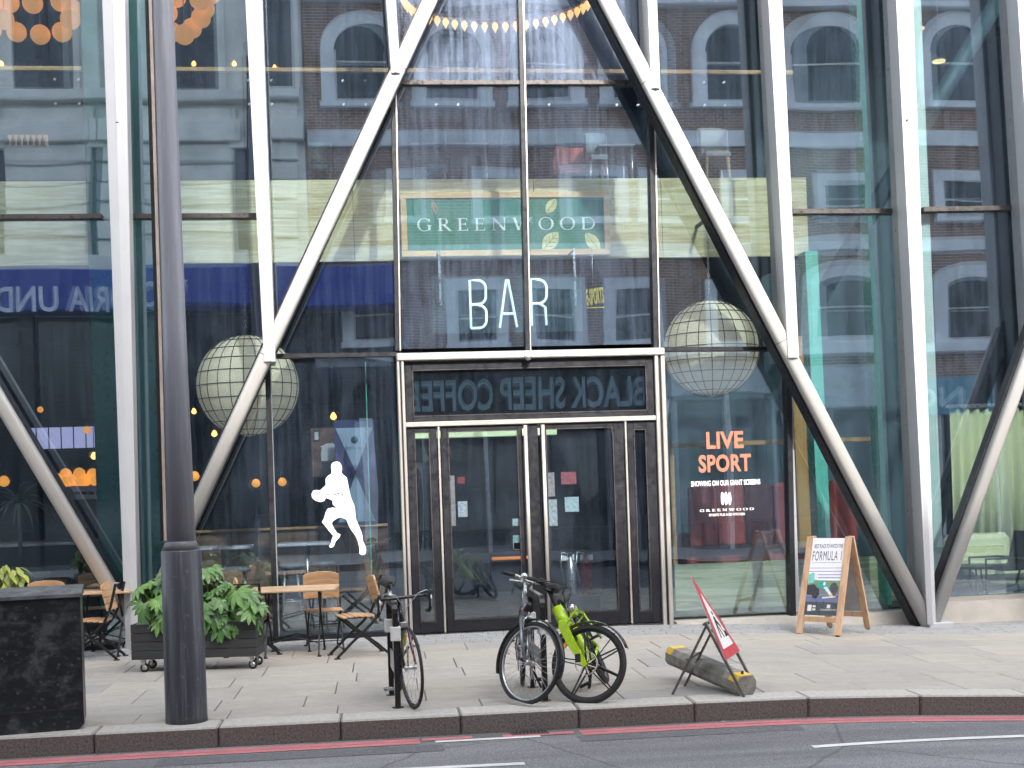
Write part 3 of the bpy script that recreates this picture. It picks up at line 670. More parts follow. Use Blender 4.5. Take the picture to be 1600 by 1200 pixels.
# GREENWOOD board
sb = thing('pub_sign', 'green board with oak frame reading GREENWOOD hung on the plywood band', 'sign')
YS = YB - 0.12
x0, x1_, z0, z1 = rect(628, 299, 951, 402, YS); fw = 0.082
MB().box(x0 + fw, x1_ - fw, YS + 0.005, YS + 0.05, z0 + fw, z1 - fw).build('board', plain('sign_green', (0.025, 0.19, 0.11), 0.45, 0, 0.12), sb)
for nm, q in (('frame', (x0, x1_, z0, z0 + fw)), ('frame', (x0, x1_, z1 - fw, z1)), ('frame', (x0, x0 + fw, z0 + fw, z1 - fw)), ('frame', (x1_ - fw, x1_, z0 + fw, z1 - fw))):
    MB().bbox(q[0], q[1], YS - 0.02, YS + 0.07, q[2], q[3], 0.006).build(nm, M['sign_oak'] if 'sign_oak' in M else M.setdefault('sign_oak', wood('sign_oak', (0.66, 0.40, 0.16), (0.85, 0.58, 0.28), 'x', 0.45)), sb)
# roman capitals from strokes in a unit box (thick stem .15, hair .06)
def stroke(a, b, wa, wb=None):
    wb = wa if wb is None else wb; a, b = Vector((*a, 0)), Vector((*b, 0)); d = (b - a).normalized(); n = Vector((-d.y, d.x, 0))
    return [a + n * wa / 2, b + n * wb / 2, b - n * wb / 2, a - n * wa / 2]
def arc(cx, cy, rx, ry, a0, a1, wt, wh, n=20):
    """crescent stroke: wt thick at the sides, wh thin at top and bottom"""
    out = []
    for i in range(n):
        q = []
        for a in (a0 + (a1 - a0) * i / n, a0 + (a1 - a0) * (i + 1) / n):
            c, s = math.cos(a), math.sin(a); w = wh + (wt - wh) * c * c
            q.append((Vector((cx + rx * c, cy + ry * s, 0)), Vector((cx + (rx - w) * c, cy + (ry - w * 0.8) * s, 0))))
        out.append([q[0][0], q[1][0], q[1][1], q[0][1]])
    return out
S, Hh = 0.145, 0.055
def serif(x, y, w=0.34): return [Vector((x - w / 2, y - 0.02, 0)), Vector((x + w / 2, y - 0.02, 0)), Vector((x + w / 2, y + 0.02, 0)), Vector((x - w / 2, y + 0.02, 0))]
P2 = math.pi
GL = {
 'G': (0.95, arc(0.48, 0.5, 0.48, 0.53, P2 * 0.24, P2 * 1.72, S, Hh) + [stroke((0.80, 0.05), (0.80, 0.42), S), serif(0.80, 0.43), stroke((0.82, 0.98), (0.82, 0.74), Hh)]),
 'R': (0.88, [stroke((0.15, 0), (0.15, 1), S), serif(0.15, 0.02), serif(0.12, 0.98, 0.28)] + arc(0.36, 0.73, 0.30, 0.27, -P2 / 2, P2 / 2, S, Hh) + [stroke((0.15, 0.975), (0.37, 0.975), Hh), stroke((0.15, 0.485), (0.37, 0.485), Hh), stroke((0.36, 0.5), (0.80, 0.0), S), serif(0.86, 0.02, 0.2)]),
 'E': (0.70, [stroke((0.15, 0), (0.15, 1), S), serif(0.15, 0.02), serif(0.12, 0.98, 0.28), stroke((0.15, 0.975), (0.62, 0.975), Hh), stroke((0.15, 0.52), (0.52, 0.52), Hh), stroke((0.15, 0.025), (0.66, 0.025), Hh), stroke((0.61, 0.99), (0.61, 0.80), Hh), stroke((0.65, 0.01), (0.65, 0.22), Hh), stroke((0.51, 0.42), (0.51, 0.62), Hh)]),
 'N': (0.98, [stroke((0.14, 0), (0.14, 0.98), Hh), stroke((0.86, 0.0), (0.86, 0.98), Hh), stroke((0.12, 1.0), (0.87, 0.0), S), serif(0.14, 0.02, 0.26), serif(0.08, 0.98, 0.24), serif(0.86, 0.98, 0.26)]),
 'W': (1.30, [stroke((0.12, 1), (0.40, 0), S), stroke((0.40, 0), (0.66, 0.98), Hh), stroke((0.62, 1), (0.90, 0), S), stroke((0.90, 0), (1.18, 0.98), Hh), serif(0.12, 0.98, 0.3), serif(0.64, 0.98, 0.3), serif(1.18, 0.98, 0.26)]),
 'O': (1.02, arc(0.51, 0.5, 0.51, 0.53, 0, 2 * P2, S, Hh, 32)),
 'D': (1.0, [stroke((0.15, 0), (0.15, 1), S), serif(0.15, 0.02, 0.3), serif(0.12, 0.98, 0.28), stroke((0.15, 0.975), (0.45, 0.975), Hh), stroke((0.15, 0.025), (0.45, 0.025), Hh)] + arc(0.42, 0.5, 0.52, 0.5, -P2 / 2, P2 / 2, S, Hh, 16)),
}
def roman(word, x0, x1_, z0, z1, y, mat, parent, gap=0.42, th=0.004, fat=0.0):
    tot = sum(GL[c][0] for c in word) + gap * (len(word) - 1); k = (x1_ - x0) / tot; x = x0
    for c in word:
        w, polys = GL[c]; mb = MB()
        if fat: polys = [[p + Vector((dx, dy, 0)) for p in P] for P in polys for dx, dy in ((0, 0), (fat, 0), (-fat, 0), (0, fat * 0.7))]
        for i, P in enumerate(polys):
            dy = (0.00025 if not fat else 0.00004) * (i % 12)
            mb.prism([(x + p.x * k, y - dy, z0 + p.y * (z1 - z0)) for p in P], (0, -th, 0))
        mb.build('letter', mat, parent); x += (w + gap) * k
M['letter_white'] = plain('letter_white', (0.80, 0.82, 0.78), 0.5, 0, 0.04)
q = rect(652, 339, 931, 361, YS); roman('GREENWOOD', q[0], q[1], q[2], q[3], YS + 0.004, M['letter_white'], sb)
M['leaf_gold'] = plain('painted_leaf_gold', (0.66, 0.62, 0.28), 0.5, 0, 0.15, 18); M['leaf_brown'] = plain('painted_leaf_brown', (0.42, 0.30, 0.20), 0.5, 0, 0.15, 18)
def flat_leaf(cx, cy, L, w, ang, mat, parent, y, cut=None):
    """painted leaf on the board: pixel centre, length and width in metres"""
    c = at(cx, cy, y); pts = []; n = 10
    for i in range(n + 1): t = i / n; pts.append((t - 0.5, 0.5 * math.sin(math.pi * t) ** 0.8))
    for i in range(n - 1, 0, -1): t = i / n; pts.append((t - 0.5, -0.5 * math.sin(math.pi * t) ** 0.8))
    ca, sa = math.cos(ang), math.sin(ang)
    P = [(c.x + ca * u * L - sa * v * w, y, c.z + sa * u * L + ca * v * w) for u, v in pts]
    o = MB().prism(P, (0, -0.003, 0)).build('painted_leaf', mat, parent)
    MB().bar((c.x - ca * L * 0.48, y - 0.0035, c.z - sa * L * 0.48), (c.x + ca * L * 0.40, y - 0.0035, c.z + sa * L * 0.40), 0.008, 0.002, up=(0, 1, 0)).build('leaf_vein', sb_green, o); return o
sb_green = bpy.data.materials['sign_green']
flat_leaf(861, 322, 0.24, 0.14, R(55), M['leaf_gold'], sb, YS + 0.003); o = flat_leaf(860, 377, 0.33, 0.20, R(48), M['leaf_gold'], sb, YS + 0.003)
c = at(860, 377, YS)
for t in (-0.09, -0.02, 0.05):
    for sgn in (0, 1):
        b0 = Vector((c.x + t * 0.67, YS - 0.001, c.z + t * 0.74)); d = Vector((0.0, 0, 0.09)) if sgn else Vector((0.10, 0, 0.0))
        MB().bar(b0, b0 + d, 0.007, 0.002, up=(0, 1, 0)).build('leaf_vein', sb_green, o)
flat_leaf(926, 378, 0.32, 0.17, R(-52), M['leaf_gold'], sb, YS + 0.003); flat_leaf(679, 324, 0.20, 0.07, R(-75), M['leaf_brown'], sb, YS + 0.003); flat_leaf(658, 308, 0.11, 0.07, R(60), M['leaf_brown'], sb, YS + 0.003)

# BAR neon on a clear sheet
nb = thing('neon_sign', 'white neon letters BAR on a clear sheet hung under the green board', 'sign')
YN = 0.75
x0, x1_, z0, z1 = rect(676, 428, 908, 522, YN)
MB().bbox(x0, x1_, YN, YN + 0.012, z0, z1, 0.002).build('acrylic_sheet', M['acrylic'], nb)
M['neon'] = emit('neon_white', (0.80, 0.97, 1.0), 0.30)
def nt_(pts, r=0.016):
    P = [at(px, py, YN - 0.04) for px, py in pts]; MB().tube(P, r, 8, up=(0, 1, 0)).build('neon_tube', M['neon'], nb)
def curve(c, rx, ry, a0, a1, n=9): return [(c[0] + rx * math.cos(a0 + (a1 - a0) * i / n), c[1] + ry * math.sin(a0 + (a1 - a0) * i / n)) for i in range(n + 1)]
nt_([(736, 513), (734, 438), (744, 438)] + curve((746, 450), 13, 12, -P2 / 2, 0) + [(759, 462)] + curve((748, 464), 11, 11, 0, P2 / 2) + [(735, 476)])
nt_([(735.5, 476), (748, 476)] + curve((748, 489), 12, 12, -P2 / 2, 0) + [(760, 500)] + curve((749, 501), 11, 11.5, 0, P2 / 2) + [(736, 513)])
nt_([(781, 512), (791, 437), (794, 437), (808, 511)]); nt_([(786, 490), (804, 490)])
nt_([(831, 509), (829, 436), (838, 436)] + curve((841, 450), 13, 13, -P2 / 2, 0) + [(854, 460)] + curve((842, 461), 12, 13, 0, P2 / 2) + [(831, 474)]); nt_([(843, 474), (852, 480), (854, 508)])
cme = MB().lathe([(0.02, -0.03), (0.02, 0.01)], 8, axis='y').mesh('sheet_fixing', M['chrome'])
for px, py in ((687, 437), (687, 471), (898, 433), (898, 466)): link_mesh('sheet_fixing', cme, nb, Matrix.Translation(at(px, py, YN)))
mb = MB()
for px in (687, 898): p = at(px, 430, YN + 0.02); mb.bar((p.x, p.y, p.z - 0.4), (p.x, p.y, zb_lo + 0.05), 0.03, 0.01, up=(0, 1, 0)).bar((p.x, p.y, zb_lo + 0.03), (p.x, YB + 0.1, zb_lo + 0.03), 0.03, 0.01)
mb.build('hanger', M['alu'], nb)

# globe lanterns in wire nets
def globe(px, py, rpx, y, label, ztop):
    c = at(px, py, y); r = rpx / sc_at(y, c.x); t = thing('globe_lantern', label, 'lantern', c, 0, 'globe lanterns')
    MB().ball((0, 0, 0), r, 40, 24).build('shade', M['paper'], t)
    net = MB(); rr = r * 1.012
    for i in range(12):
        a = math.pi * i / 12; net.tube([(rr * math.sin(b) * math.cos(a), rr * math.sin(b) * math.sin(a), rr * math.cos(b)) for b in [2 * math.pi * k / 40 for k in range(40)]], 0.0055, 4, True, up=(math.sin(a), -math.cos(a), 0.01))
    for i in range(1, 12):
        b = math.pi * i / 12; q = rr * math.sin(b); net.tube([(q * math.cos(a), q * math.sin(a), rr * math.cos(b)) for a in [2 * math.pi * k / 40 for k in range(40)]], 0.0055, 4, True)
    net.build('wire_net', M['black_steel'], t)
    MB().lathe([(0.05, 0), (0.05, 0.05), (0.012, 0.07), (0.012, 0.10)], 12, (0, 0, r - 0.01)).build('cap', M['black_steel'], t)
    ch = MB(); z = r + 0.07; k = 0
    while z < ztop - c.z:
        a = [(0.014 * math.cos(w) * (k % 2 == 0), 0.014 * math.cos(w) * (k % 2 == 1), z + 0.03 + 0.028 * math.sin(w)) for w in [2 * P2 * i / 8 for i in range(8)]]
        ch.tube(a, 0.004, 5, True, up=(0, 1, 0) if k % 2 == 0 else (1, 0, 0)); z += 0.042; k += 1
    ch.build('chain', M['alu'], t)
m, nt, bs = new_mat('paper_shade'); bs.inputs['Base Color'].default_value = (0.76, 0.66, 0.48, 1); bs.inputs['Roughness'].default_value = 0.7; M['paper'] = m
bs.inputs['Emission Color'].default_value = (0.85, 0.72, 0.50, 1); bs.inputs['Emission Strength'].default_value = 0.075   # faint glow added to the paper to lift its dark lower half

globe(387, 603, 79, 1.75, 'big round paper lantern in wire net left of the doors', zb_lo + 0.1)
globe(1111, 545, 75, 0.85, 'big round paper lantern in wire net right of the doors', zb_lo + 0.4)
mbk = MB().box(at(1105, 430, 0.85).x - 0.02, at(1105, 430, 0.85).x + 0.02, 0.82, 1.4, zb_lo + 0.4, zb_lo + 0.44); tag(mbk.build('lantern_bracket', M['black_steel']), 'dark steel arm holding the right lantern chain under the plywood band', 'bracket')

# warm lamps upstairs: clusters of amber globes
M['amber'] = emit('amber_globe', (0.95, 0.42, 0.12), 0.20); M['bulb'] = emit('warm_filament', (1.0, 0.32, 0.06), 2.6); M['amber2'] = emit('amber_glass_lamp', (1.0, 0.38, 0.06), 0.32)
M['brass'] = plain('brass', (0.45, 0.30, 0.12), 0.35, 0.9)
def cluster(name, label, pts, rpx, y):
    c = at(*pts[0], y); t = thing(name, label, 'chandelier', (c.x, y, 9.4), 0, 'amber globe chandeliers'); r = rpx / sc_at(y, c.x)
    me = MB().ball((0, 0, 0), r, 20, 12).mesh('globe', M['amber'])
    cx = sum(at(*p, y).x for p in pts) / len(pts); rods = MB()
    for i, (px, py) in enumerate(pts):
        p = at(px, py, y + random.uniform(-0.5, 0.5)); link_mesh('globe', me, t, Matrix.Translation(p - t.location))
        rods.cyl(tuple(p - t.location + Vector((0, 0, r))), (p.x - t.location.x, p.y - y, 0.0), 0.006, n=5)
    rods.build('rod', M['brass'], t)
cluster('globe_chandelier', 'cluster of amber globe lamps in the top left corner upstairs', [(51, 5), (95, 2), (26, 50), (63, 54), (97, 50), (110, 30), (6, 30), (112, 14), (-12, 6), (14, 4), (-14, 46), (38, -26), (82, -28)], 15.5, 4.0)
cluster('globe_chandelier', 'cluster of amber globe lamps between lamp post and next fin upstairs', [(275, -4), (312, 0), (320, 14), (314, 28), (300, 44), (288, 54), (268, 50), (262, 20), (330, -10), (305, -20)], 15.5, 4.0)
def pendant(px, py, y, rpx, label, mat='bulb', top=None, cat='lamp'):
    c = at(px, py, y); t = thing('pendant_bulb', label, 'lamp', c, 0, 'small hanging bulbs'); r = rpx / sc_at(y, c.x)
    MB().lathe([(0.001, -r), (r * 0.7, -r * 0.7), (r, -r * 0.1), (r * 0.75, r * 0.6), (r * 0.35, r * 1.2 if mat == 'bulb' else r * 0.93), (r * 0.3, r * 1.4 if mat == 'bulb' else r * 0.96)], 16).build('bulb', M[mat], t)
    zt = (top or (zb_lo + 0.05)) - c.z
    MB().cyl((0, 0, r * 1.3), (0, 0, r * 2.2), r * 0.4, n=8).build('socket', M['black_steel'], t); MB().cyl((0, 0, r * 2.2), (0, 0, zt), 0.006, n=5).build('cord', M['black_steel'], t)
for px, lab in ((2, 'tiny glowing bulb upstairs at the far left edge beside the picture'), (303, 'tiny glowing bulb upstairs just right of the lamp post'), (366, 'tiny glowing bulb upstairs left of the second silver fin'), (429, 'tiny glowing bulb upstairs right of the second silver fin')):
    pendant(px, 100 if px < 400 else 106, 5.5, 3.6, lab, 'bulb', 9.4)
for px, py, y, r, lab in ((147, 713, 4, 5, 'orange bulb above the amber lamps behind the left glass'), (303, 643, 3.5, 4, 'upper orange bulb just right of the lamp post'), (335, 678, 3.5, 4.5, 'lower orange bulb left of the silver diagonal'), (521, 651, 3.2, 5, 'orange bulb above the photo poster left of the doors'), (63, 640, 4, 5, 'clear bulb low behind the leftmost glass'), (136, 672, 4, 6, 'clear bulb before the bright menu lightbox')):
    pendant(px, py, y, r, lab, 'bulb' if 'orange' in lab else 'amber2')
for px, py, r, lab in ((250, 745, 8, 'amber ball lamp hidden partly behind the lamp post'), (304, 744, 8, 'amber ball lamp right of the lamp post low down'), (400, 755, 7, 'amber ball lamp beside the dark mullion left of the poster'), (441, 753, 7, 'square amber wall lamp glow left of the athlete sticker'), (6, 752, 9, 'amber ball lamp at the left edge beside the indoor plant')):
    pendant(px, py, 4.5, r, lab, 'amber2')
# ring chandelier with crystal drops
c = at(780, -6, 3.0); t = thing('ring_chandelier', 'gold ring chandelier with lit crystal drops at the top centre', 'chandelier', c)
rx = 150 / sc_at(3.0, c.x); me = MB().lathe([(0.001, -0.11), (0.05, -0.02), (0.05, 0.02), (0.02, 0.06)], 8).mesh('crystal', emit('crystal_glow', (1.0, 0.55, 0.18), 0.55))
MB().tube([(rx * math.cos(a), 0.9 * rx * math.sin(a), 0.08) for a in [2 * P2 * i / 48 for i in range(48)]], 0.035, 6, True).build('ring', M['brass'], t)
for i in range(54):
    a = 2 * P2 * i / 54; link_mesh('crystal', me, t, Matrix.Translation((rx * math.cos(a), 0.9 * rx * math.sin(a), 0)))
MB().cyl((0, 0, 0.1), (0, 0, 9.5 - c.z), 0.015, n=6).build('rod', M['brass'], t)
mb = MB()
for i in range(4): a = P2 / 2 * i; mb.cyl((rx * math.cos(a), 0.9 * rx * math.sin(a), 0.08), (0, 0, 0.9), 0.008, n=5)
mb.build('hanger', M['brass'], t)

# upstairs furniture and picture
def upright_chair(name, label, cat, px0, px1, py0, py1, y, mat, legm, red=False):
    """tub chair standing on the mezzanine floor; pixel box of the visible part"""
    a, b = at(px0, py0, y), at(px1, py1, y); w = b.x - a.x; top = a.z - zb_hi; cx = (a.x + b.x) / 2
    t = thing(name, label, cat, (cx, y, zb_hi))
    sh = top * (0.5 if red else 0.55)
    MB().bbox(-w * 0.42, w * 0.42, -0.22, 0.24, sh - 0.09, sh, 0.02).build('seat', mat, t)
    pts = [(w * 0.5 * math.cos(t_), 0.05 + 0.24 * math.sin(t_)) for t_ in [math.pi * (-0.08 + 1.16 * i / 12) for i in range(13)]]
    mb = MB(); vs = []
    for i, (x, yy) in enumerate(pts):
        h = sh + (top - sh) * (0.75 + 0.25 * math.sin(math.pi * i / 12)) if not red else sh + (top - sh) * (0.45 if i in (0, 1, 2, 10, 11, 12) else 1)
        vs += [(x, yy, sh - 0.06), (x, yy, h), (x * 0.9, yy - 0.03, h), (x * 0.9, yy - 0.03, sh - 0.06)]
    for i in range(12):
        for k in range(4): mb.f.append((4 * i + k, 4 * i + (k + 1) % 4, 4 * i + 4 + (k + 1) % 4, 4 * i + 4 + k)); mb.sm.append(True)
    mb.v = vs; mb.f += [(0, 1, 2, 3), (51, 50, 49, 48)]; mb.sm += [False, False]; mb.build('backrest', mat, t)
    for sx in (-1, 1):
        for sy in (-0.18, 0.2): MB().cyl((sx * w * 0.4, sy, 0), (sx * w * 0.34, sy, sh - 0.08), 0.018, 0.024, 8).build('leg', legm, t)
M['grey_fab'] = plain('grey_fabric', (0.34, 0.32, 0.33), 0.85, 0, 0.1, 20); M['coral'] = plain('coral_leather', (0.52, 0.13, 0.11), 0.5, 0, 0.12, 8); M['pale_blue_fab'] = plain('blue_grey_fabric', (0.20, 0.23, 0.27), 0.8)
upright_chair('armchair', 'coral red armchair upstairs above the green board', 'armchair', 862, 947, 224, 277, 2.6, M['coral'], M['black_steel'], True)
upright_chair('bar_chair', 'pale grey tub chair upstairs right of the silver diagonal', 'chair', 1090, 1140, 192, 275, 2.2, M['grey_fab'], M['rail_wood'])
upright_chair('dining_chair', 'blue grey chair upstairs beside the coral armchair', 'chair', 912, 950, 200, 276, 2.3, M['pale_blue_fab'], M['alu'])
def table_up(px0, px1, pyt, y, label):
    a, b = at(px0, pyt, y), at(px1, pyt, y); t = thing('dining_table', label, 'table', ((a.x + b.x) / 2, y, zb_hi)); w = b.x - a.x; h = a.z - zb_hi
    MB().bbox(-w / 2, w / 2, -0.35, 0.35, h - 0.035, h, 0.008).build('table_top', M['grey_fab'], t)
    for sx in (-1, 1):
        for sy in (-0.3, 0.3): MB().cyl((sx * (w / 2 - 0.04), sy, 0), (sx * (w / 2 - 0.04), sy, h - 0.03), 0.018, n=8).build('leg', M['alu'], t)
table_up(928, 984, 234, 2.6, 'small grey table upstairs right of the blue grey chair'); table_up(640, 760, 232, 4.5, 'pale table upstairs behind the glass left of the centre mullion')
upright_chair('dining_chair', 'dark chair upstairs left of centre behind the dirty glass', 'chair', 655, 700, 195, 276, 4.0, M['in_teal'], M['alu']); upright_chair('dining_chair', 'dim chair upstairs left of the silver diagonal', 'chair', 482, 520, 214, 278, 3.0, M['in_teal'], M['black_steel'])
x0, x1_, z0, z1 = rect(-30, 80, 56, 128, 7.5); t = thing('framed_picture', 'framed picture with gilt frame on the brick wall top left', 'picture')
MB().box(x0, x1_, 7.5, 7.56, z0, z1).build('canvas', plain('dark_painting', (0.10, 0.06, 0.05), 0.6, 0, 0.8, 9), t)
for q in ((x0 - .08, x1_ + .08, z0 - .08, z0), (x0 - .08, x1_ + .08, z1, z1 + .08), (x0 - .08, x0, z0, z1), (x1_, x1_ + .08, z0, z1)): MB().bbox(q[0], q[1], 7.46, 7.57, q[2], q[3], 0.01).build('picture_frame', plain('gilt', (0.34, 0.27, 0.16), 0.5, 0.3), t)
for (px0, py0, px1, py1, lab) in ((8, 208, 72, 232, 'amber lit bottle shelf upstairs at the far left'), (272, 125, 316, 134, 'dim shelf of glasses upstairs right of the lamp post')):
    x0, x1_, z0, z1 = rect(px0, py0, px1, py1, 6.5); t = thing('bottle_shelf', lab, 'shelf'); MB().box(x0, x1_, 6.6, 6.65, z0, z1).build('back_panel', emit('shelf_glow', (0.9, 0.45, 0.2), 0.12), t); MB().box(x0 - 0.05, x1_ + 0.05, 6.3, 6.65, z0 - 0.04, z0).build('shelf_board', M['in_dark'], t)
    me = MB().lathe([(0.035, 0), (0.035, 0.13), (0.012, 0.17), (0.012, 0.24)], 8).mesh('bottle', M['in_dark'])
    for i in range(7): link_mesh('bottle', me, t, Matrix.Translation((x0 + (x1_ - x0) * (i + 0.5) / 7, 6.45, z0)))

# ------------------------------------------------------------------ ground floor inside
M['screen'] = emit('lilac_screen', (0.60, 0.58, 0.95), 0.22); M['shelf_white'] = plain('white_laminate', (0.62, 0.60, 0.70), 0.5)
def lit_box(name, label, cat, q, y, mat, bars=0):
    x0, x1_, z0, z1 = rect(*q, y); t = thing(name, label, cat); MB().box(x0, x1_, y + 0.01, y + 0.08, z0, z1).build('lit_face', mat, t)
    for z in (z0, z1): MB().box(x0 - 0.03, x1_ + 0.03, y - 0.01, y + 0.1, z - 0.015, z + 0.015).build('frame', M['black_steel'], t)
    for i in range(bars + 1): x = x0 + (x1_ - x0) * i / bars; MB().box(x - 0.008, x + 0.008, y - 0.006, y + 0.009, z0 + 0.015, z1 - 0.015).build('glazing_bar', M['black_steel'], t)
lit_box('menu_lightbox', 'bright lilac lit panel with dark bars behind the leftmost glass', 'lightbox', (38, 664, 172, 704), 5.0, M['screen'], 7)
t = thing('bar_canopy', 'white bar canopy under the row of amber lamps', 'canopy'); x0, x1_, z0, z1 = rect(88, 758, 170, 782, 5.0)
MB().bbox(x0, x1_, 4.9, 6.0, z0, z1, 0.02).build('canopy_body', M['shelf_white'], t)
for i, px in enumerate((116, 127, 138, 150)): q = rect(px, 768, px + 9, 773, 4.885); MB().box(q[0], q[1], 4.885, 4.899, q[2], q[3]).build('canopy_mark', M['in_dark'], t)
t = thing('amber_lamp_row', 'row of glowing amber glass globes above the bar canopy', 'lamps'); me = MB().ball((0, 0, 0), 0.095, 16, 10).mesh('amber_globe', M['amber2'])
for px, py in ((93, 749), (103, 741), (114, 750), (124, 740), (135, 750), (145, 741), (150, 751), (104, 753), (126, 753)): link_mesh('amber_globe', me, t, Matrix.Translation(at(px, py, 5.2 + random.uniform(-0.1, 0.1))))
x0, x1_, z0, z1 = rect(-60, 870, 200, 960, 5.2); t = thing('bar_counter', 'dark bar counter low behind the leftmost glass', 'bar counter'); MB().bbox(x0, x1_, 5.2, 6.2, 0.04, 1.1, 0.02).build('counter_front', M['in_dark'], t); MB().bbox(x0 - 0.05, x1_ + 0.05, 5.1, 6.3, 1.1, 1.15, 0.01).build('counter_top', M['shelf_white'], t)
# wall poster pieces left of the doors
t = thing('hourglass_banner', 'tall blue banner with pale hourglass shape left of the doors', 'banner'); yb = 1.9
x0, x1_, z0, z1 = rect(527, 655, 584, 822, yb); xm, zmid = (x0 + x1_) / 2, (z0 + z1) / 2
MB().box(x0, x1_, yb, yb + 0.03, z0, z1).build('backing', plain('banner_navy', (0.03, 0.035, 0.12), 0.6), t)
pl = plain('banner_pale', (0.30, 0.38, 0.52), 0.6, 0, 0.1); vi = plain('banner_violet', (0.10, 0.06, 0.25), 0.6)
MB().prism([(x0 + 0.02, yb - 0.002, z1 - 0.11), (x1_ - 0.02, yb - 0.002, z1 - 0.11), (xm, yb - 0.002, zmid + 0.02)], (0, -0.004, 0)).build('triangle', pl, t)
MB().prism([(x0 + 0.02, yb - 0.002, z0 + 0.05), (x1_ - 0.02, yb - 0.002, z0 + 0.05), (xm, yb - 0.002, zmid - 0.02)], (0, -0.004, 0)).build('triangle', pl, t)
MB().prism([(x1_ - 0.01, yb - 0.002, zmid + 0.3), (x1_ - 0.01, yb - 0.002, zmid - 0.3), (xm + 0.06, yb - 0.002, zmid)], (0, -0.003, 0)).build('triangle', vi, t)
MB().prism([(x0 + 0.01, yb - 0.002, zmid + 0.3), (x0 + 0.01, yb - 0.002, zmid - 0.3), (xm - 0.06, yb - 0.002, zmid)], (0, -0.003, 0)).build('triangle', vi, t)
MB().lathe([(0.001, -0.005), (0.05, -0.004), (0.05, 0)], 16, (xm, yb - 0.006, z1 - 0.28), 'y').build('crest', M['in_teal'], t)
text_on('lettering', 'PLEDGE HALL', M['in_teal'], (xm - 0.12, yb - 0.0075, z1 - 0.41), (0.24, 0, 0), (0, 0, 0.03), t)
t = thing('photo_poster', 'wall photo of a person in a white t-shirt left of the banner', 'poster'); yp = 2.4
x0, x1_, z0, z1 = rect(488, 668, 528, 745, yp); W_, H_ = x1_ - x0, z1 - z0
MB().box(x0, x1_, yp, yp + 0.03, z0, z1).build('print', plain('poster_brown', (0.13, 0.06, 0.045), 0.6, 0, 0.45, 12), t)
def pp(poly, mat, k): MB().prism([(x0 + W_ * a, yp - 0.001 * k, z0 + H_ * b) for a, b in poly], (0, -0.001, 0)).build('printed_figure', mat, t)
wt = plain('printed_white', (0.50, 0.50, 0.55), 0.6, 0, 0.15); sk = plain('printed_skin', (0.10, 0.055, 0.04), 0.6)
pp([(0.35, 0.32), (0.78, 0.32), (0.95, 0.62), (0.78, 0.68), (0.62, 0.70), (0.5, 0.66), (0.33, 0.62)], wt, 2); pp([(0.5, 0.68), (0.72, 0.68), (0.76, 0.85), (0.68, 0.93), (0.54, 0.93), (0.47, 0.84)], sk, 4); pp([(0.3, 0.30), (0.38, 0.60), (0.32, 0.61), (0.22, 0.30)], sk, 6); pp([(0.35, 0.0), (0.8, 0.0), (0.78, 0.31), (0.35, 0.31)], M['in_dark'], 3); pp([(0.08, 0.72), (0.32, 0.72), (0.32, 0.96), (0.08, 0.96)], M['in_dark'], 2); pp([(0.13, 0.76), (0.27, 0.76), (0.27, 0.92), (0.13, 0.92)], wt, 4)
# athlete sticker on the glass
ys = -0.006
t = thing('athlete_sticker', 'white silhouette sticker of a running athlete holding a ball left of the doors', 'sticker'); M['sticker'] = plain('white_vinyl', (0.80, 0.80, 0.82), 0.5, 0, 0.02)
def zp(pts):                                            # coordinates read in a five times enlarged crop whose corner is (460, 640)
    return [tuple(at(460 + a / 5, 640 + b / 5, ys)) for a, b in pts]
fig = [(330,405),(352,412),(368,435),(372,465),(366,492),(385,512),(408,530),(416,565),(424,605),(432,650),(446,700),(468,750),(474,790),(478,850),(492,880),(512,930),(528,970),(536,1030),(552,1060),(561,1100),(555,1128),(532,1138),(508,1125),(510,1095),(502,1050),(490,1010),(470,975),(442,938),(420,895),(408,860),(362,840),(332,850),(300,872),(292,890),(310,930),(335,965),(360,975),(352,998),(322,1030),(308,1068),(285,1080),(270,1068),(290,1040),(292,1010),(305,988),(268,945),(238,905),(214,880),(232,848),(246,800),(262,772),(300,766),(330,770),(300,740),(298,712),(270,698),(244,690),(236,712),(205,722),(165,712),(138,688),(134,660),(148,632),(172,628),(200,632),(230,605),(246,590),(244,540),(262,518),(290,500),(290,470),(286,440),(298,415)]
def sticker(poly, mat, nm, th=0.0012, off=0.0):
    P = zp(poly); P = [(a, b - off, c) for a, b, c in P]; MB().prism(P, (0, -th, 0)).build(nm, mat, t)
sticker(fig, M['sticker'], 'figure'); sticker([(246, 660), (300, 664), (345, 650), (360, 645), (362, 652), (345, 660), (300, 672), (246, 668)], M['in_dark'], 'arm_gap', 0.001, 0.0014); sticker([(150, 642), (178, 655), (205, 636), (222, 648), (205, 645), (178, 664)], M['in_dark'], 'ball_seam', 0.001, 0.0014); sticker([(372, 655), (384, 657), (378, 684), (374, 680)], M['in_dark'], 'arm_gap', 0.001, 0.0014)
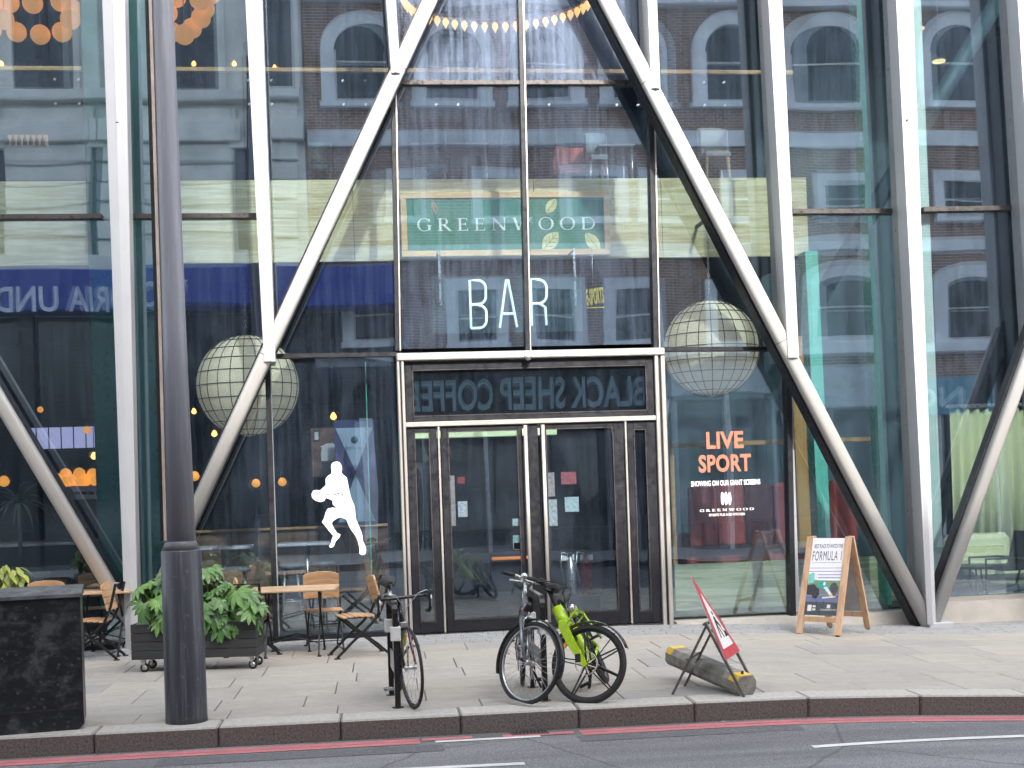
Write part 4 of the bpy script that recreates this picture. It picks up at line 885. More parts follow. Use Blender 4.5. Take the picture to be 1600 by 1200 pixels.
# LIVE SPORT lettering on the glass
t = thing('window_lettering', 'orange LIVE SPORT and white small print lettering on the glass right of the doors', 'lettering'); M['orange_vinyl'] = plain('orange_vinyl', (0.36, 0.14, 0.085), 0.55, 0, 0.05)
def wt_(body, q, mat, bold=0.0, sp=1.0):
    """q: left, right, top and bottom pixels of the word"""
    a = at(q[0], q[3], ys); b = at(q[1], q[3] + (q[4] if len(q) > 4 else -0.03 * (q[1] - q[0])), ys); c = at(q[0], q[2], ys)
    text_on('word', body, mat, a, (b.x - a.x, 0, 0), (0, 0, c.z - a.z), t, bold, sp)
wt_('LIVE', (1104, 1162, 675, 702), M['orange_vinyl'], 0.035, 1.05); wt_('SPORT', (1092, 1174, 711, 739), M['orange_vinyl'], 0.035, 1.05)
wt_('SHOWING ON OUR GIANT SCREENS', (1080, 1188, 752, 760.5), M['sticker'], 0.02, 1.02); wt_('SPORTS PUB AND KITCHEN', (1108, 1164, 803, 807), M['sticker'], 0.01)
q = rect(1094, 793, 1178, 800, ys); roman('GREENWOOD', q[0], q[1], q[2], q[3], ys, M['sticker'], t, 0.5, 0.001, 0.03)
for px in (1129, 1134.5, 1140):
    c = at(px, 779, ys); MB().prism([(c.x + 0.022 * math.cos(a), ys, c.z + 0.085 * math.sin(a)) for a in [2 * P2 * i / 16 for i in range(16)]], (0, -0.001, 0)).build('leaf_emblem', M['sticker'], t)
# small yellow sign under the board
t = thing('yellow_sign', 'small slanted yellow SPORTS lettering right of the neon letters', 'sign')
a = at(917, 478, 1.0); b = at(944, 474, 1.0); c = at(915, 452, 1.0)
text_on('word', 'E-SPORTS', plain('yellow_paint', (0.55, 0.42, 0.03), 0.5), a, b - a, c - a, t, 0.03, thick=0.02); MB().box(a.x, b.x, 1.0, 1.02, a.z - 0.03, a.z - 0.015).build('underline', bpy.data.materials['yellow_paint'], t)
MB().box(a.x - 0.02, b.x + 0.02, 1.021, 1.03, a.z - 0.06, c.z + 0.06).build('sign_backing', M['glass_in'], t); MB().cyl((a.x + 0.1, 1.03, c.z), (a.x + 0.1, 1.03, zb_lo + 0.1), 0.006, n=5).build('hanger', M['alu'], t)
# right of the doors: wooden post, rails, red banquette, low timber panel
x0, x1_, z0, z1 = rect(1244, 525, 1259, 818, 1.2)
tag(MB().bbox(x0, x1_, 1.2, 1.4, 0.8, z1, 0.01).build('wooden_post', wood('orange_oak', (0.52, 0.26, 0.06), (0.66, 0.38, 0.12), 'z', 0.45)), 'orange oak post behind the right silver diagonal', 'post')
p = at(1050, 696, 1.6); q = at(1366, 686, 1.6); t = thing('oak_rail', 'long oak rail behind the LIVE SPORT lettering', 'rail'); MB().bbox(p.x, q.x, 1.57, 1.63, (p.z + q.z) / 2 - 0.035, (p.z + q.z) / 2 + 0.035, 0.01).build('rail', M['rail_wood'], t)
for px in (1054, 1240): r_ = at(px, 800, 1.6).x; MB().bbox(r_ - 0.03, r_ + 0.03, 1.635, 1.69, 0.04, (p.z + q.z) / 2 + 0.03, 0.006).build('rail_post', M['rail_wood'], t)
t = thing('banquette', 'long dark red leather banquette behind the glass right of the doors', 'banquette'); M['oxblood'] = plain('oxblood_leather', (0.34, 0.06, 0.05), 0.5, 0, 0.2, 6)
x0, x1_, z0, z1 = rect(1080, 750, 1340, 858, 2.2); n = 6
for i in range(n): MB().bbox(x0 + (x1_ - x0) * i / n + 0.01, x0 + (x1_ - x0) * (i + 1) / n - 0.01, 2.2, 2.4, z0, z1, 0.05).build('back_cushion', M['oxblood'], t)
MB().bbox(x0, x1_, 2.42, 3.0, 0.04, z0 + 0.2, 0.04).build('seat', M['oxblood'], t)
struct(MB().box(at(1030, 700, 3.4).x, xb_end - 0.03, 3.4, 3.5, 0.04, zb_lo + 0.02).build('interior_partition', M['in_teal']))
struct(MB().box(xb_end - 0.02, at(1452, 700, 3.4).x, 3.4, 3.5, 0.04, 9.5).build('interior_partition', M['in_teal']))
x0, x1_, z0, z1 = rect(1057, 868, 1400, 990, 0.9)
t = thing('timber_panel', 'low greenish timber panel inside the glass beside the sandwich board', 'screen')
for a, b in ((x0, (x0 + x1_) / 2), ((x0 + x1_) / 2, x1_)): MB().bbox(a + 0.002, b - 0.002, 0.9, 0.96, 0.04, z1, 0.004).build('panel_board', M['low_wood'], t)
# lobby behind the doors
struct(MB().box(x3, x4 + 0.05, 4.4, 4.5, 0.04, zb_lo + 0.02).build('interior_partition', M['in_dark']))
x0, x1_, z0, z1 = rect(640, 668, 870, 686, 2.2); t = thing('strip_light', 'pale lime strip light above the doors inside', 'light')
MB().bbox(x0, x1_, 2.2, 2.3, z0, z1, 0.01).build('tube', emit('lime_strip', (0.68, 0.80, 0.46), 0.13), t); MB().box(x0, x1_, 2.22, 2.35, z1 + 0.001, z1 + 0.06).build('housing', M['black_steel'], t); mb = MB()
for u in (0.1, 0.9): mb.cyl((x0 + (x1_ - x0) * u, 2.27, z1 + 0.05), (x0 + (x1_ - x0) * u, 2.27, zb_lo + 0.05), 0.008, n=6)
mb.build('hanger', M['black_steel'], t)
p = at(797, 872, 3.6); t = thing('bar_heater', 'orange glowing bar low inside behind the left door', 'lamp'); MB().cyl((p.x - 0.28, 3.6, p.z), (p.x + 0.28, 3.6, p.z), 0.025, n=10).build('glow_bar', emit('heater_glow', (1.0, 0.30, 0.06), 0.2), t); MB().box(p.x - 0.3, p.x + 0.3, 3.64, 3.75, 0.04, p.z + 0.05).build('heater_body', M['in_dark'], t)
# fire point behind the right door
t = thing('fire_point', 'two fire extinguishers with small signs inside the right door', 'extinguishers'); yx = 1.2; M['red_paint_gloss'] = plain('red_gloss', (0.22, 0.015, 0.015), 0.3)
for px, lab in ((893, 'alu'), (917, 'red_paint_gloss')):
    p = at(px, 930, yx); o = MB().lathe([(0.07, 0), (0.075, 0.02), (0.075, 0.42), (0.03, 0.49), (0.03, 0.53)], 14, (p.x, yx, 0.3)).build('extinguisher', M[lab], t); MB().bbox(p.x - 0.03, p.x + 0.03, yx - 0.05, yx + 0.04, 0.835, 0.87, 0.008).build('valve', M['black_steel'], o)
    MB().tube([(p.x, yx - 0.03, 0.85), (p.x - 0.12, yx - 0.03, 0.88), (p.x - 0.14, yx - 0.03, 0.7), (p.x - 0.1, yx - 0.05, 0.45)], 0.010, 6, up=(0, 1, 0)).build('hose', M['alu'], o)
for px in (883, 912):
    q = rect(px - 5, 866, px + 14, 876, yx); MB().box(q[0], q[1], yx, yx + 0.01, q[2], q[3]).build('fire_sign', M['letter_white'], t)
MB().bbox(at(880, 930, yx).x - 0.1, at(925, 930, yx).x + 0.1, yx - 0.12, yx + 0.12, 0.04, 0.3, 0.01).build('stand', M['in_dark'], t)
# lounge at the far right
M['lime_wall'] = plain('lime_curtain', (0.48, 0.50, 0.29), 0.8, 0, 0.08, 3); M['lime_fab'] = plain('pale_lime_fabric', (0.58, 0.60, 0.36), 0.85, 0, 0.1, 12)
t = thing('lime_curtain', 'tall pale lime pleated curtain wall at the far right', 'curtain'); xa_, xb_ = at(1455, 760, 4.0).x, at(1640, 760, 4.0).x; mb = MB(); vs = []; n = 60; zt_ = at(1540, 640, 4.0).z
for i in range(n + 1):
    x = xa_ + (xb_ - xa_) * i / n; y = 3.25 - 0.0 + 0.04 * math.sin(i * 1.3); vs += [(x, y, 0.05), (x, y, zt_), (x, y + 0.02, zt_), (x, y + 0.02, 0.05)]
for i in range(n):
    for k in range(4): mb.f.append((4 * i + k, 4 * i + (k + 1) % 4, 4 * i + 4 + (k + 1) % 4, 4 * i + 4 + k)); mb.sm.append(k in (0, 2))
mb.v = vs; mb.build('cloth', M['lime_wall'], t); MB().bbox(xa_ - 0.1, xb_ + 0.1, 3.18, 3.34, zt_ + 0.002, zt_ + 0.06, 0.01).build('curtain_rail', M['alu'], t)
t = thing('lime_sofa', 'pale lime sofa in the lounge at the far right', 'sofa'); x0, x1_, z0, z1 = rect(1488, 832, 1586, 895, 2.4)
MB().bbox(x0, x1_, 2.5, 2.75, 0.2, z1, 0.08).build('backrest', M['lime_fab'], t); MB().bbox(x0 - 0.02, x1_ + 0.02, 1.9, 2.49, 0.2, 0.46, 0.06).build('seat', M['lime_fab'], t); MB().bbox(x0 - 0.18, x0 - 0.03, 1.9, 2.7, 0.12, 0.62, 0.05).build('arm', M['lime_fab'], t)
mb = MB()
for i in (x0 + 0.08, x1_ - 0.08): mb.cyl((i, 2.0, 0.04), (i, 2.0, 0.21), 0.02, n=8)
mb.build('foot', M['black_steel'], t)
c = at(1517, 895, 1.5); t = thing('coffee_table', 'round dark coffee table before the lime sofa', 'table', (c.x, 1.5, 0.04)); MB().lathe([(0.33, 0.0), (0.35, 0.02), (0.35, 0.04)], 24, (0, 0, 0.36)).build('table_top', M['black_steel'], t)
for i in range(3): a = 2.1 * i + 0.4; MB().cyl((0.26 * math.cos(a), 0.26 * math.sin(a), 0), (0.2 * math.cos(a), 0.2 * math.sin(a), 0.36), 0.014, n=8).build('leg', M['black_steel'], t)
c = at(1580, 905, 1.4); t = thing('lounge_chair', 'black bent steel lounge chair at the right edge', 'chair', (c.x, 1.4, 0.04))
for s in (-0.25, 0.25): MB().tube([(-0.5, s, 0), (-0.5, s, 0.5), (-0.05, s, 0.5), (0.15, s, 0.48), (0.28, s, 0.3), (0.2, s, 0.08), (-0.1, s, 0.02)], 0.018, 8, up=(0, 1, 0)).build('side_frame', M['black_steel'], t)
MB().bbox(-0.25, 0.2, -0.24, 0.24, 0.32, 0.40, 0.02).build('seat', M['black_steel'], t); MB().bar((0.16, -0.24, 0.62), (0.16, 0.24, 0.62), 0.06, 0.5, up=(0.25, 0, 1)).build('backrest', M['black_steel'], t)
m, nt, bs = new_mat('patterned_carpet'); vo = nt.nodes.new('ShaderNodeTexVoronoi'); vo.inputs['Scale'].default_value = 1.3; nt.links.new(coords(nt, (0.5, 1.6, 1)), vo.inputs['Vector'])
nt.links.new(mixc(nt, ramp(nt, vo.outputs['Color'], [(0.35, 0.0), (0.4, 1.0)]), (0.10, 0.17, 0.16), mixc(nt, ramp(nt, vo.outputs['Color'], [(0.6, 0.0), (0.62, 1.0)]), (0.30, 0.30, 0.18), (0.06, 0.10, 0.18))), bs.inputs['Base Color']); bs.inputs['Roughness'].default_value = 0.9
tag(MB().box(x6 + 0.1, 9.5, 0.2, 3.2, 0.035, 0.047).build('carpet', m), 'blue green patterned carpet in the lounge at the far right', 'carpet')
for px, py, lab in ((1467, 95, 'round ceiling light upstairs in the far right bay'), (1434, 44, 'small ceiling light at the top beside the big fin')):
    c = at(px, py, 3.5); t = thing('ceiling_light', lab, 'light', c); MB().lathe([(0.001, -0.02), (0.10, -0.02), (0.10, 0)], 18).build('lens', emit('warm_disc', (1.0, 0.72, 0.30), 0.45), t); MB().lathe([(0.11, 0.001), (0.12, 0.001), (0.12, 0.05), (0.001, 0.05)], 18).build('rim', M['alu'], t); MB().cyl((0, 0, 0.05), (0, 0, 9.5 - c.z), 0.01, n=5).build('stem', M['alu'], t)
# raking structural brace inside the far right bay
a, b = at(1440, 200, 1.5), at(1560, 0, 1.5); tag(MB().cyl(tuple(ext(a, b, 4.5)), tuple(ext(a, b, 9.4)), 0.12, n=14).build('steel_brace', M['in_teal']), 'dim raking steel tube upstairs in the far right bay', 'brace')
c = at(30, 800, 2.6); t = thing('indoor_palm', 'dark spiky potted palm behind the leftmost glass', 'plant', (c.x, 2.6, 0.04)); MB().lathe([(0.14, 0), (0.2, 0.4), (0.18, 0.4)], 14).build('pot', M['in_dark'], t); MB().cyl((0, 0, 0.4), (0, 0, 1.75), 0.03, n=8).build('trunk', M['in_dark'], t)
lm = plain('dark_leaf', (0.06, 0.09, 0.06), 0.5)
bl = MB(); nn = 8; vs = []
for i in range(nn + 1): u = i / nn; w = 0.022 * math.sin(math.pi * min(1, u * 0.9 + 0.1)); vs += [(0.62 * u, -w, 0.28 * u - 0.5 * u * u), (0.62 * u, w, 0.28 * u - 0.5 * u * u)]
me = bl.add(vs, [(2 * i, 2 * i + 2, 2 * i + 3, 2 * i + 1) for i in range(nn)], True).mesh('frond', lm)
for i in range(34): link_mesh('frond', me, t, Matrix.Translation((0, 0, 1.75)) @ Matrix.Rotation(i * 2.4, 4, 'Z') @ Matrix.Rotation(random.uniform(-0.9, 0.3), 4, 'Y'))

# dim furniture behind the left glass: timber dado, high tables and stools
x0, x1_, z0, z1 = rect(296, 822, 606, 960, 3.4); t = thing('timber_dado', 'low brown timber dado behind the glass left of the doors', 'panel'); M['dado'] = wood('brown_dado', (0.10, 0.055, 0.03), (0.19, 0.11, 0.06), 'x', 0.5)
n = 5
for i in range(n): MB().bbox(x0 + (x1_ - x0) * i / n + 0.003, x0 + (x1_ - x0) * (i + 1) / n - 0.003, 3.4, 3.46, 0.04, z1, 0.004).build('panel_board', M['dado'], t)
MB().bbox(x0, x1_, 3.34, 3.5, z1 + 0.001, z1 + 0.04, 0.008).build('cap_rail', M['rail_wood'], t)
M['stool_pad'] = plain('stool_leather', (0.16, 0.17, 0.19), 0.5)
def stool(px, y, label):
    p = at(px, 900, y); t = thing('bar_stool', label, 'stool', (p.x, y, 0.04), 0, 'bar stools'); MB().lathe([(0.15, 0.70), (0.18, 0.72), (0.18, 0.76), (0.15, 0.78), (0.001, 0.785)], 18).build('seat', M['stool_pad'], t)
    for i in range(4): a = P2 / 4 + i * P2 / 2; MB().cyl((0.2 * math.cos(a), 0.2 * math.sin(a), 0), (0.11 * math.cos(a), 0.11 * math.sin(a), 0.71), 0.013, n=8).build('leg', M['alu'], t)
    MB().tube([(0.17 * math.cos(a), 0.17 * math.sin(a), 0.26) for a in [P2 * i / 8 for i in range(16)]], 0.009, 6, True).build('foot_ring', M['alu'], t)
for px, y, lab in ((330, 2.2, 'grey bar stool inside the glass just right of the lamp post'), (372, 2.0, 'grey bar stool inside the glass above the planter leaves'), (455, 2.3, 'grey bar stool inside the glass left of the athlete sticker'), (505, 2.6, 'grey bar stool inside the glass below the athlete sticker'), (60, 2.8, 'grey bar stool inside the glass above the black cabinet')): stool(px, y, lab)
def high_table(px, y, label):
    p = at(px, 880, y); t = thing('high_table', label, 'table', (p.x, y, 0.04)); MB().bbox(-0.4, 0.4, -0.3, 0.3, 1.02, 1.06, 0.008).build('table_top', M['shelf_white'], t); MB().cyl((0, 0, 0.02), (0, 0, 1.02), 0.035, n=12).build('pedestal', M['alu'], t); MB().lathe([(0.26, 0), (0.26, 0.015), (0.05, 0.03)], 20).build('base', M['black_steel'], t)
high_table(480, 2.5, 'pale high bar table inside the glass behind the athlete sticker'); high_table(350, 2.3, 'pale high bar table inside the glass right of the lamp post')

# ------------------------------------------------------------------ the buildings across the street, seen mirrored in the glass
YO = -21.0
def ov(px, py): p = at(px, py, -YO); return p.x, p.z      # mirror image stands as far behind the glass
M['op_brick'] = brick_mat('london_brick', (0.34, 0.165, 0.105), (0.20, 0.105, 0.075), (0.44, 0.40, 0.35))
M['op_stone'] = plain('painted_stone', (0.68, 0.69, 0.72), 0.75, 0, 0.16, 1.5, 0.15, 20); M['op_stone2'] = plain('portland_stone', (0.70, 0.69, 0.65), 0.75, 0, 0.16, 1.2, 0.15, 20)
M['op_win'] = plain('far_window_glass', (0.02, 0.028, 0.035), 0.06, 0, 0.3, 1.2, rvar=0.03); M['op_sash'] = plain('white_sash', (0.6, 0.6, 0.58), 0.5)
M['op_black'] = plain('black_fascia', (0.012, 0.013, 0.014), 0.35); M['op_blue'] = plain('blue_fascia', (0.015, 0.04, 0.30), 0.4, 0, 0.1); M['op_grey'] = plain('grey_fascia', (0.40, 0.43, 0.47), 0.5); M['op_cyan'] = plain('pale_blue_fascia', (0.10, 0.27, 0.36), 0.45)
HB = 16.2
xs0 = ov(478, 200)[0]
def arch_poly(x0, x1_, z0, z1, kind, n=14):
    w = x1_ - x0; c = (x0 + x1_) / 2
    if kind == 'rect': return [(x0, z0), (x1_, z0), (x1_, z1), (x0, z1)]
    r = w / 2 if kind == 'round' else w * 0.18
    zs = z1 - r
    return [(x0, z0), (x1_, z0)] + [(c + w / 2 * math.cos(math.pi * i / n), zs + r * math.sin(math.pi * i / n)) for i in range(n + 1)]
def owindow(parent, px, half, pt, pb, kind, sur_px, bars=True):
    """sash window with stone surround: centre, half width, top and bottom in mirrored photo pixels"""
    cx, zt = ov(px, pt); _, zb = ov(px, pb); k = ov(px + 100, pt)[0] - cx; hw = half * k / 100; s = sur_px * k / 100
    w = bpy.data.objects.new('window', None); col.objects.link(w); w.parent = parent
    A = arch_poly(cx - hw, cx + hw, zb, zt, kind); Bq = arch_poly(cx - hw - s, cx + hw + s, zb - 0.05, zt + s, kind)
    mb = MB(); n = len(A)
    vs = [(x, YO + 0.10, z) for x, z in A] + [(x, YO + 0.14, z) for x, z in Bq] + [(x, YO - 0.2, z) for x, z in A] + [(x, YO - 0.01, z) for x, z in Bq]
    for i in range(n):
        j = (i + 1) % n; mb.f += [(i, j, n + j, n + i), (n + i, n + j, 3 * n + j, 3 * n + i), (i, 2 * n + i, 2 * n + j, j)]; mb.sm += [False] * 3
    mb.v = vs; mb.build('surround', M['op_stone'], w)
    MB().prism([(x, YO + 0.025, z) for x, z in A], (0, -0.02, 0)).build('pane', M['op_win'], w)
    fr = MB(); t = 0.05; zm_ = (zb + zt) / 2
    fr.box(cx - hw, cx + hw, YO + 0.027, YO + 0.07, zm_ - t / 2, zm_ + t / 2).box(cx - hw, cx - hw + t, YO + 0.027, YO + 0.06, zb, zt - hw * (kind == 'round')).box(cx + hw - t, cx + hw, YO + 0.027, YO + 0.06, zb, zt - hw * (kind == 'round')).box(cx - hw + t, cx + hw - t, YO + 0.027, YO + 0.06, zb, zb + t)
    fr.build('sash', M['op_sash'], w)
    MB().box(cx - hw - s * 1.15, cx + hw + s * 1.15, YO, YO + 0.24, zb - 0.2, zb - 0.051).build('window_sill', M['op_stone'], w)
bb = thing('brick_building', 'brown brick building with arched windows and stone bands mirrored in the right glass', 'building')
MB().box(xs0, 34, YO - 10, YO, -0.7, HB).build('wall', M['op_brick'], bb)
for px in (560, 705, 850, 993, 1140, 1297, 1500, 1690): owindow(bb, px, 40, 42, 160, 'round', 20)
for px in (628, 780, 930, 1040, 1172, 1322, 1506, 1690): owindow(bb, px, 31, 282, 340, 'rect', 15)
for px in (580, 745, 868, 990, 1150, 1328, 1520, 1700): owindow(bb, px, 40 if px > 1200 else 32, 438 if px > 1200 else 452, 533, 'seg' if px > 1200 else 'rect', 22 if px > 1200 else 16)
for a, b, d in ((206, 230, 0.16), (380, 402, 0.14), (548, 562, 0.35), (4, 14, 0.4)):
    z1, z0 = ov(1100, a)[1], ov(1100, b)[1]; MB().box(xs0 + 0.05, 33.9, YO, YO + d, z0, z1).build('stone_band', M['op_stone'], bb)
MB().box(xs0, 34, YO - 0.4, YO + 0.3, HB, HB + 0.25).build('parapet', M['op_stone'], bb)
# unseen set-back block over the left end, added to shade the left facade
MB().box(xs0 + 0.02, 1.2, YO - 9.5, YO - 2.5, HB + 0.26, HB + 9.0).build('shade_block', M['op_brick'], bb); MB().box(xs0 - 0.02, 1.4, YO - 9.7, YO - 2.3, HB + 9.0, HB + 9.3).build('shade_block_roof', M['op_black'], bb)
_, zf1 = ov(1100, 566); _, zf0 = ov(1100, 655); _, zf1 = ov(1000, 572)
def shop(px0, px1, pt, pb, mat, text, tcol, tq, nm='fascia'):
    x0, x1_ = ov(px0, pt)[0], ov(px1, pt)[0]; z1, z0 = ov((px0 + px1) / 2, pt)[1], ov((px0 + px1) / 2, pb)[1]
    o = MB().bbox(x0, x1_, YO, YO + 0.25, z0, z1, 0.02).build(nm, mat, bb)
    if text:
        a = ov(tq[1], tq[3]); b = ov(tq[0], tq[3]); c = ov(tq[0], tq[2])   # read from the street: starts at the larger x
        za = (ov((tq[0] + tq[1]) / 2, tq[3]))[1]; zc = ov((tq[0] + tq[1]) / 2, tq[2])[1]
        text_on('lettering', text, tcol, (a[0], YO + 0.255, za), (b[0] - a[0], 0, 0), (0, 0, zc - za), o, 0.02, thick=0.03)
    return x0, x1_, z0
M['sign_pale'] = plain('pale_letters', (0.42, 0.60, 0.66), 0.5, 0, 0.1); M['sign_white'] = plain('white_letters', (0.75, 0.77, 0.8), 0.5, 0, 0.05)
shops = [shop(560, 1035, 568, 652, M['op_black'], 'BLACK SHEEP COFFEE', M['sign_pale'], (640, 1000, 597, 641)), shop(1045, 1210, 575, 625, M['op_grey'], None, None, None), shop(1215, 1372, 575, 640, M['op_grey'], None, None, None),
         shop(1380, 1960, 588, 645, M['op_cyan'], 'BUREAU DE CHANGE', M['sign_pale'], (1392, 1925, 603, 634))]
for x0, x1_, z0 in shops:
    sh = bpy.data.objects.new('shopfront', None); col.objects.link(sh); sh.parent = bb; n = max(2, int((x1_ - x0) / 1.7))
    MB().box(x0, x1_, YO, YO + 0.06, 0.5, z0 - 0.02).build('shop_glass', M['op_win'], sh); MB().box(x0, x1_, YO, YO + 0.18, -0.5, 0.49).build('stall_riser', M['op_black'], sh)
    for i in range(n + 1): x = x0 + (x1_ - x0) * i / n; w = 0.16 if i in (0, n) else 0.05; MB().box(x - w, x + w, YO, YO + 0.2, -0.5, z0 - 0.01).build('shop_pilaster', M['op_stone'] if i in (0, n) else M['op_sash'], sh)
# pale stone building with the blue station sign
sb2 = thing('stone_building', 'pale stone building with blue station sign mirrored in the left glass', 'building')
MB().box(-30, xs0 - 0.02, YO - 10, YO, -0.7, HB + 7).build('wall', M['op_stone2'], sb2)  # carried up out of view, extra height added to shade the left facade
def opier(px0, px1, pt, pb, d, mat='op_stone2', nm='pier'):
    x0, x1_ = ov(px0, (pt + pb) / 2)[0], ov(px1, (pt + pb) / 2)[0]; z1, z0 = ov((px0 + px1) / 2, pt)[1], ov((px0 + px1) / 2, pb)[1]
    return MB().bbox(x0, x1_, YO, YO + d, z0, z1, 0.02).build(nm, M[mat], sb2)
for px0, px1 in ((18, 104), (150, 205), (262, 340), (412, 464)):          # upper windows between pilasters
    x0, x1_ = ov(px0, 70)[0], ov(px1, 70)[0]; z0 = ov(px0, 142)[1]; w = bpy.data.objects.new('window', None); col.objects.link(w); w.parent = sb2
    MB().box(x0, x1_, YO + 0.005, YO + 0.04, z0, HB - 0.6).build('pane', M['op_win'], w); MB().box((x0 + x1_) / 2 - 0.04, (x0 + x1_) / 2 + 0.04, YO + 0.041, YO + 0.09, z0, HB - 0.6).build('sash', M['op_black'], w)
    for x in (x0, x1_): MB().box(x - 0.08, x + 0.08, YO + 0.002, YO + 0.2, z0, HB - 0.6).build('window_frame', M['op_stone2'], w)
opier(-400, 470, 144, 160, 0.5, nm='string_course'); opier(-400, 470, 404, 430, 0.55, nm='cornice')
for px0, px1 in ((-22, 8), (136, 150), (362, 402)):                        # lower windows
    x0, x1_ = ov(px0, 250)[0], ov(px1, 250)[0]; z0, z1 = ov(px0, 400)[1], ov(px0, 232)[1]; w = bpy.data.objects.new('window', None); col.objects.link(w); w.parent = sb2
    MB().box(x0, x1_, YO + 0.005, YO + 0.04, z0, z1).build('pane', M['op_win'], w); MB().box(x0 - 0.1, x1_ + 0.1, YO + 0.003, YO + 0.25, z1, z1 + 0.25).build('lintel', M['op_stone2'], w)
for px0, px1 in ((8, 136), (150, 362), (402, 470)):                       # rusticated piers
    y = 166
    while y < 400: opier(px0 + 2, px1 - 2, y, y + 27, 0.22 if int(y / 30) % 2 else 0.16, nm='rusticated_block'); y += 30
    opier(px0 - 6, px1 + 6, 190, 224, 0.45, nm='bracket')
bx0, bx1 = ov(-260, 460)[0], ov(618, 460)[0]; bz1, bz0 = ov(200, 430)[1], ov(200, 492)[1]
can = MB().bbox(bx0, bx1, YO + 0.02, YO + 1.2, bz0, bz1, 0.03).build('canopy_sign', M['op_blue'], sb2)
M['sign_dim'] = plain('blue_white_letters', (0.55, 0.6, 0.75), 0.5)
def otext(body, px0, px1, pt, pb, par, y, col_):
    a = ov(px1, pb); b = ov(px0, pb); zc = ov((px0 + px1) / 2, pt)[1]; za = ov((px0 + px1) / 2, pb)[1]
    k = (-YO - (y - YO) + 16.5) / (-YO + 16.5); cx = CAMP.x; f2 = lambda x: cx + (x - cx) * k; fz = lambda z: CAMP.z + (z - CAMP.z) * k
    text_on('lettering', body, col_, (f2(a[0]), y, fz(za)), (f2(b[0]) - f2(a[0]), 0, 0), (0, 0, fz(zc) - fz(za)), par, 0.015, thick=0.03)
otext('VICTORIA UND', -6, 296, 446, 486, can, YO + 1.205, M['sign_dim']); otext('ERGROUND', -240, -18, 448, 490, can, YO + 1.205, M['sign_dim'])
MB().box(bx0, ov(618, 460)[0] - 0.1, YO + 0.003, YO + 0.05, -0.5, bz0 - 0.02).build('entrance_glass', M['op_win'], sb2)
for i in range(7): x = bx0 + (bx1 - bx0) * i / 6; MB().box(x - 0.2, x + 0.2, YO + 0.004, YO + 0.35, -0.5, bz0 - 0.01).build('entrance_pier', M['op_black'], sb2)

# ------------------------------------------------------------------ utility cabinet, lamp post
# black cabinet at the left edge of the kerb
c = gd(132, 1139); t = thing('utility_cabinet', 'scuffed black steel utility cabinet by the kerb at the left edge', 'cabinet', (c.x, c.y, 0), R(8.5))
Hc = 225 / sc_at(c.y, c.x) - 0.02; Wc = 1.25; Dc = 0.42
def cab(x0, x1_, y0, y1, z0, z1, ch):
    return [(x0, z0), (x1_ - ch, z0), (x1_, z0 + ch), (x1_, z1), (x0, z1)]
MB().prism([(x, 0.0, z) for x, z in cab(-Wc, 0, 0, 0, 0.0, Hc - 0.075, 0.045)], (0, Dc, 0)).build('body', M['cabinet'], t)
lid = MB(); loft(lid, [(-Wc - 0.02, -0.02, Hc - 0.072), (0.012, -0.02, Hc - 0.072), (0.012, Dc + 0.02, Hc - 0.072), (-Wc - 0.02, Dc + 0.02, Hc - 0.072)], [(-Wc - 0.02, -0.02, Hc - 0.045), (0.012, -0.02, Hc - 0.045), (0.012, Dc + 0.02, Hc - 0.0), (-Wc - 0.02, Dc + 0.02, Hc - 0.0)])
lid.build('lid', M['cabinet_top'] if 'cabinet_top' in M else M.setdefault('cabinet_top', plain('weathered_lid', (0.09, 0.095, 0.10), 0.55, 0.1, 0.6, 7)), t)
for q in ((-Wc + 0.02, -0.016, 0.16, 0.172), ): MB().box(q[0], q[1] - 0.01, -0.006, 0.0, q[2], q[3]).build('seam', M['gasket'], t)
MB().box(-Wc * 0.52 - 0.003, -Wc * 0.52 + 0.003, -0.003, 0.0, 0.18, Hc - 0.08).build('seam', M['gasket'], t)
MB().lathe([(0.022, -0.012), (0.022, 0.0)], 12, (-Wc * 0.52 - 0.07, 0, 0.6), 'y').build('lock', M['alu'], t)

# lamp post
a, b = gd(257, 1131), gd(322, 1129); c = (a + b) / 2; s = sc_at(c.y, c.x); r0 = 65 / s / 2
t = thing('lamp_post', 'tall dark grey lamp post with thick base standing by the kerb', 'lamp post', (c.x, c.y + 0.1, 0))
zs = at(287, 862, c.y).z; zs2 = at(287, 846, c.y).z
MB().lathe([(r0 * 1.02, -0.02), (r0 * 1.0, 0.05), (r0 * 0.96, zs), (r0 * 0.92, zs + 0.012)], 40).build('base', M['post'], t)
MB().lathe([(r0 * 0.93, zs + 0.008), (r0 * 0.72, zs2), (r0 * 0.70, zs2 + 0.004)], 40).build('collar', M['post_light'] if 'post_light' in M else M.setdefault('post_light', plain('worn_grey_paint', (0.105, 0.108, 0.115), 0.45, 0.1, 0.2, 9)), t)
MB().lathe([(r0 * 0.72, zs2 - 0.002), (r0 * 0.60, 3.2), (r0 * 0.52, 6.0), (r0 * 0.40, 9.0)], 40).build('shaft', M['shaft'], t)
k = r0 * 0.72
MB().sweep([(-k * 0.92, -k * 0.52, zs2 + 0.01), (-r0 * 0.585, -r0 * 0.33, 3.2), (-r0 * 0.52, -r0 * 0.295, 6.0), (-r0 * 0.38, -r0 * 0.22, 9.0)], [(0.012, 0.01), (-0.012, 0.01), (-0.012, -0.01), (0.012, -0.01)], up=(0, -1, 0), smooth=False).build('conduit', M['conduit'] if 'conduit' in M else M.setdefault('conduit', plain('cream_conduit', (0.52, 0.44, 0.38), 0.5, 0.2)), t)
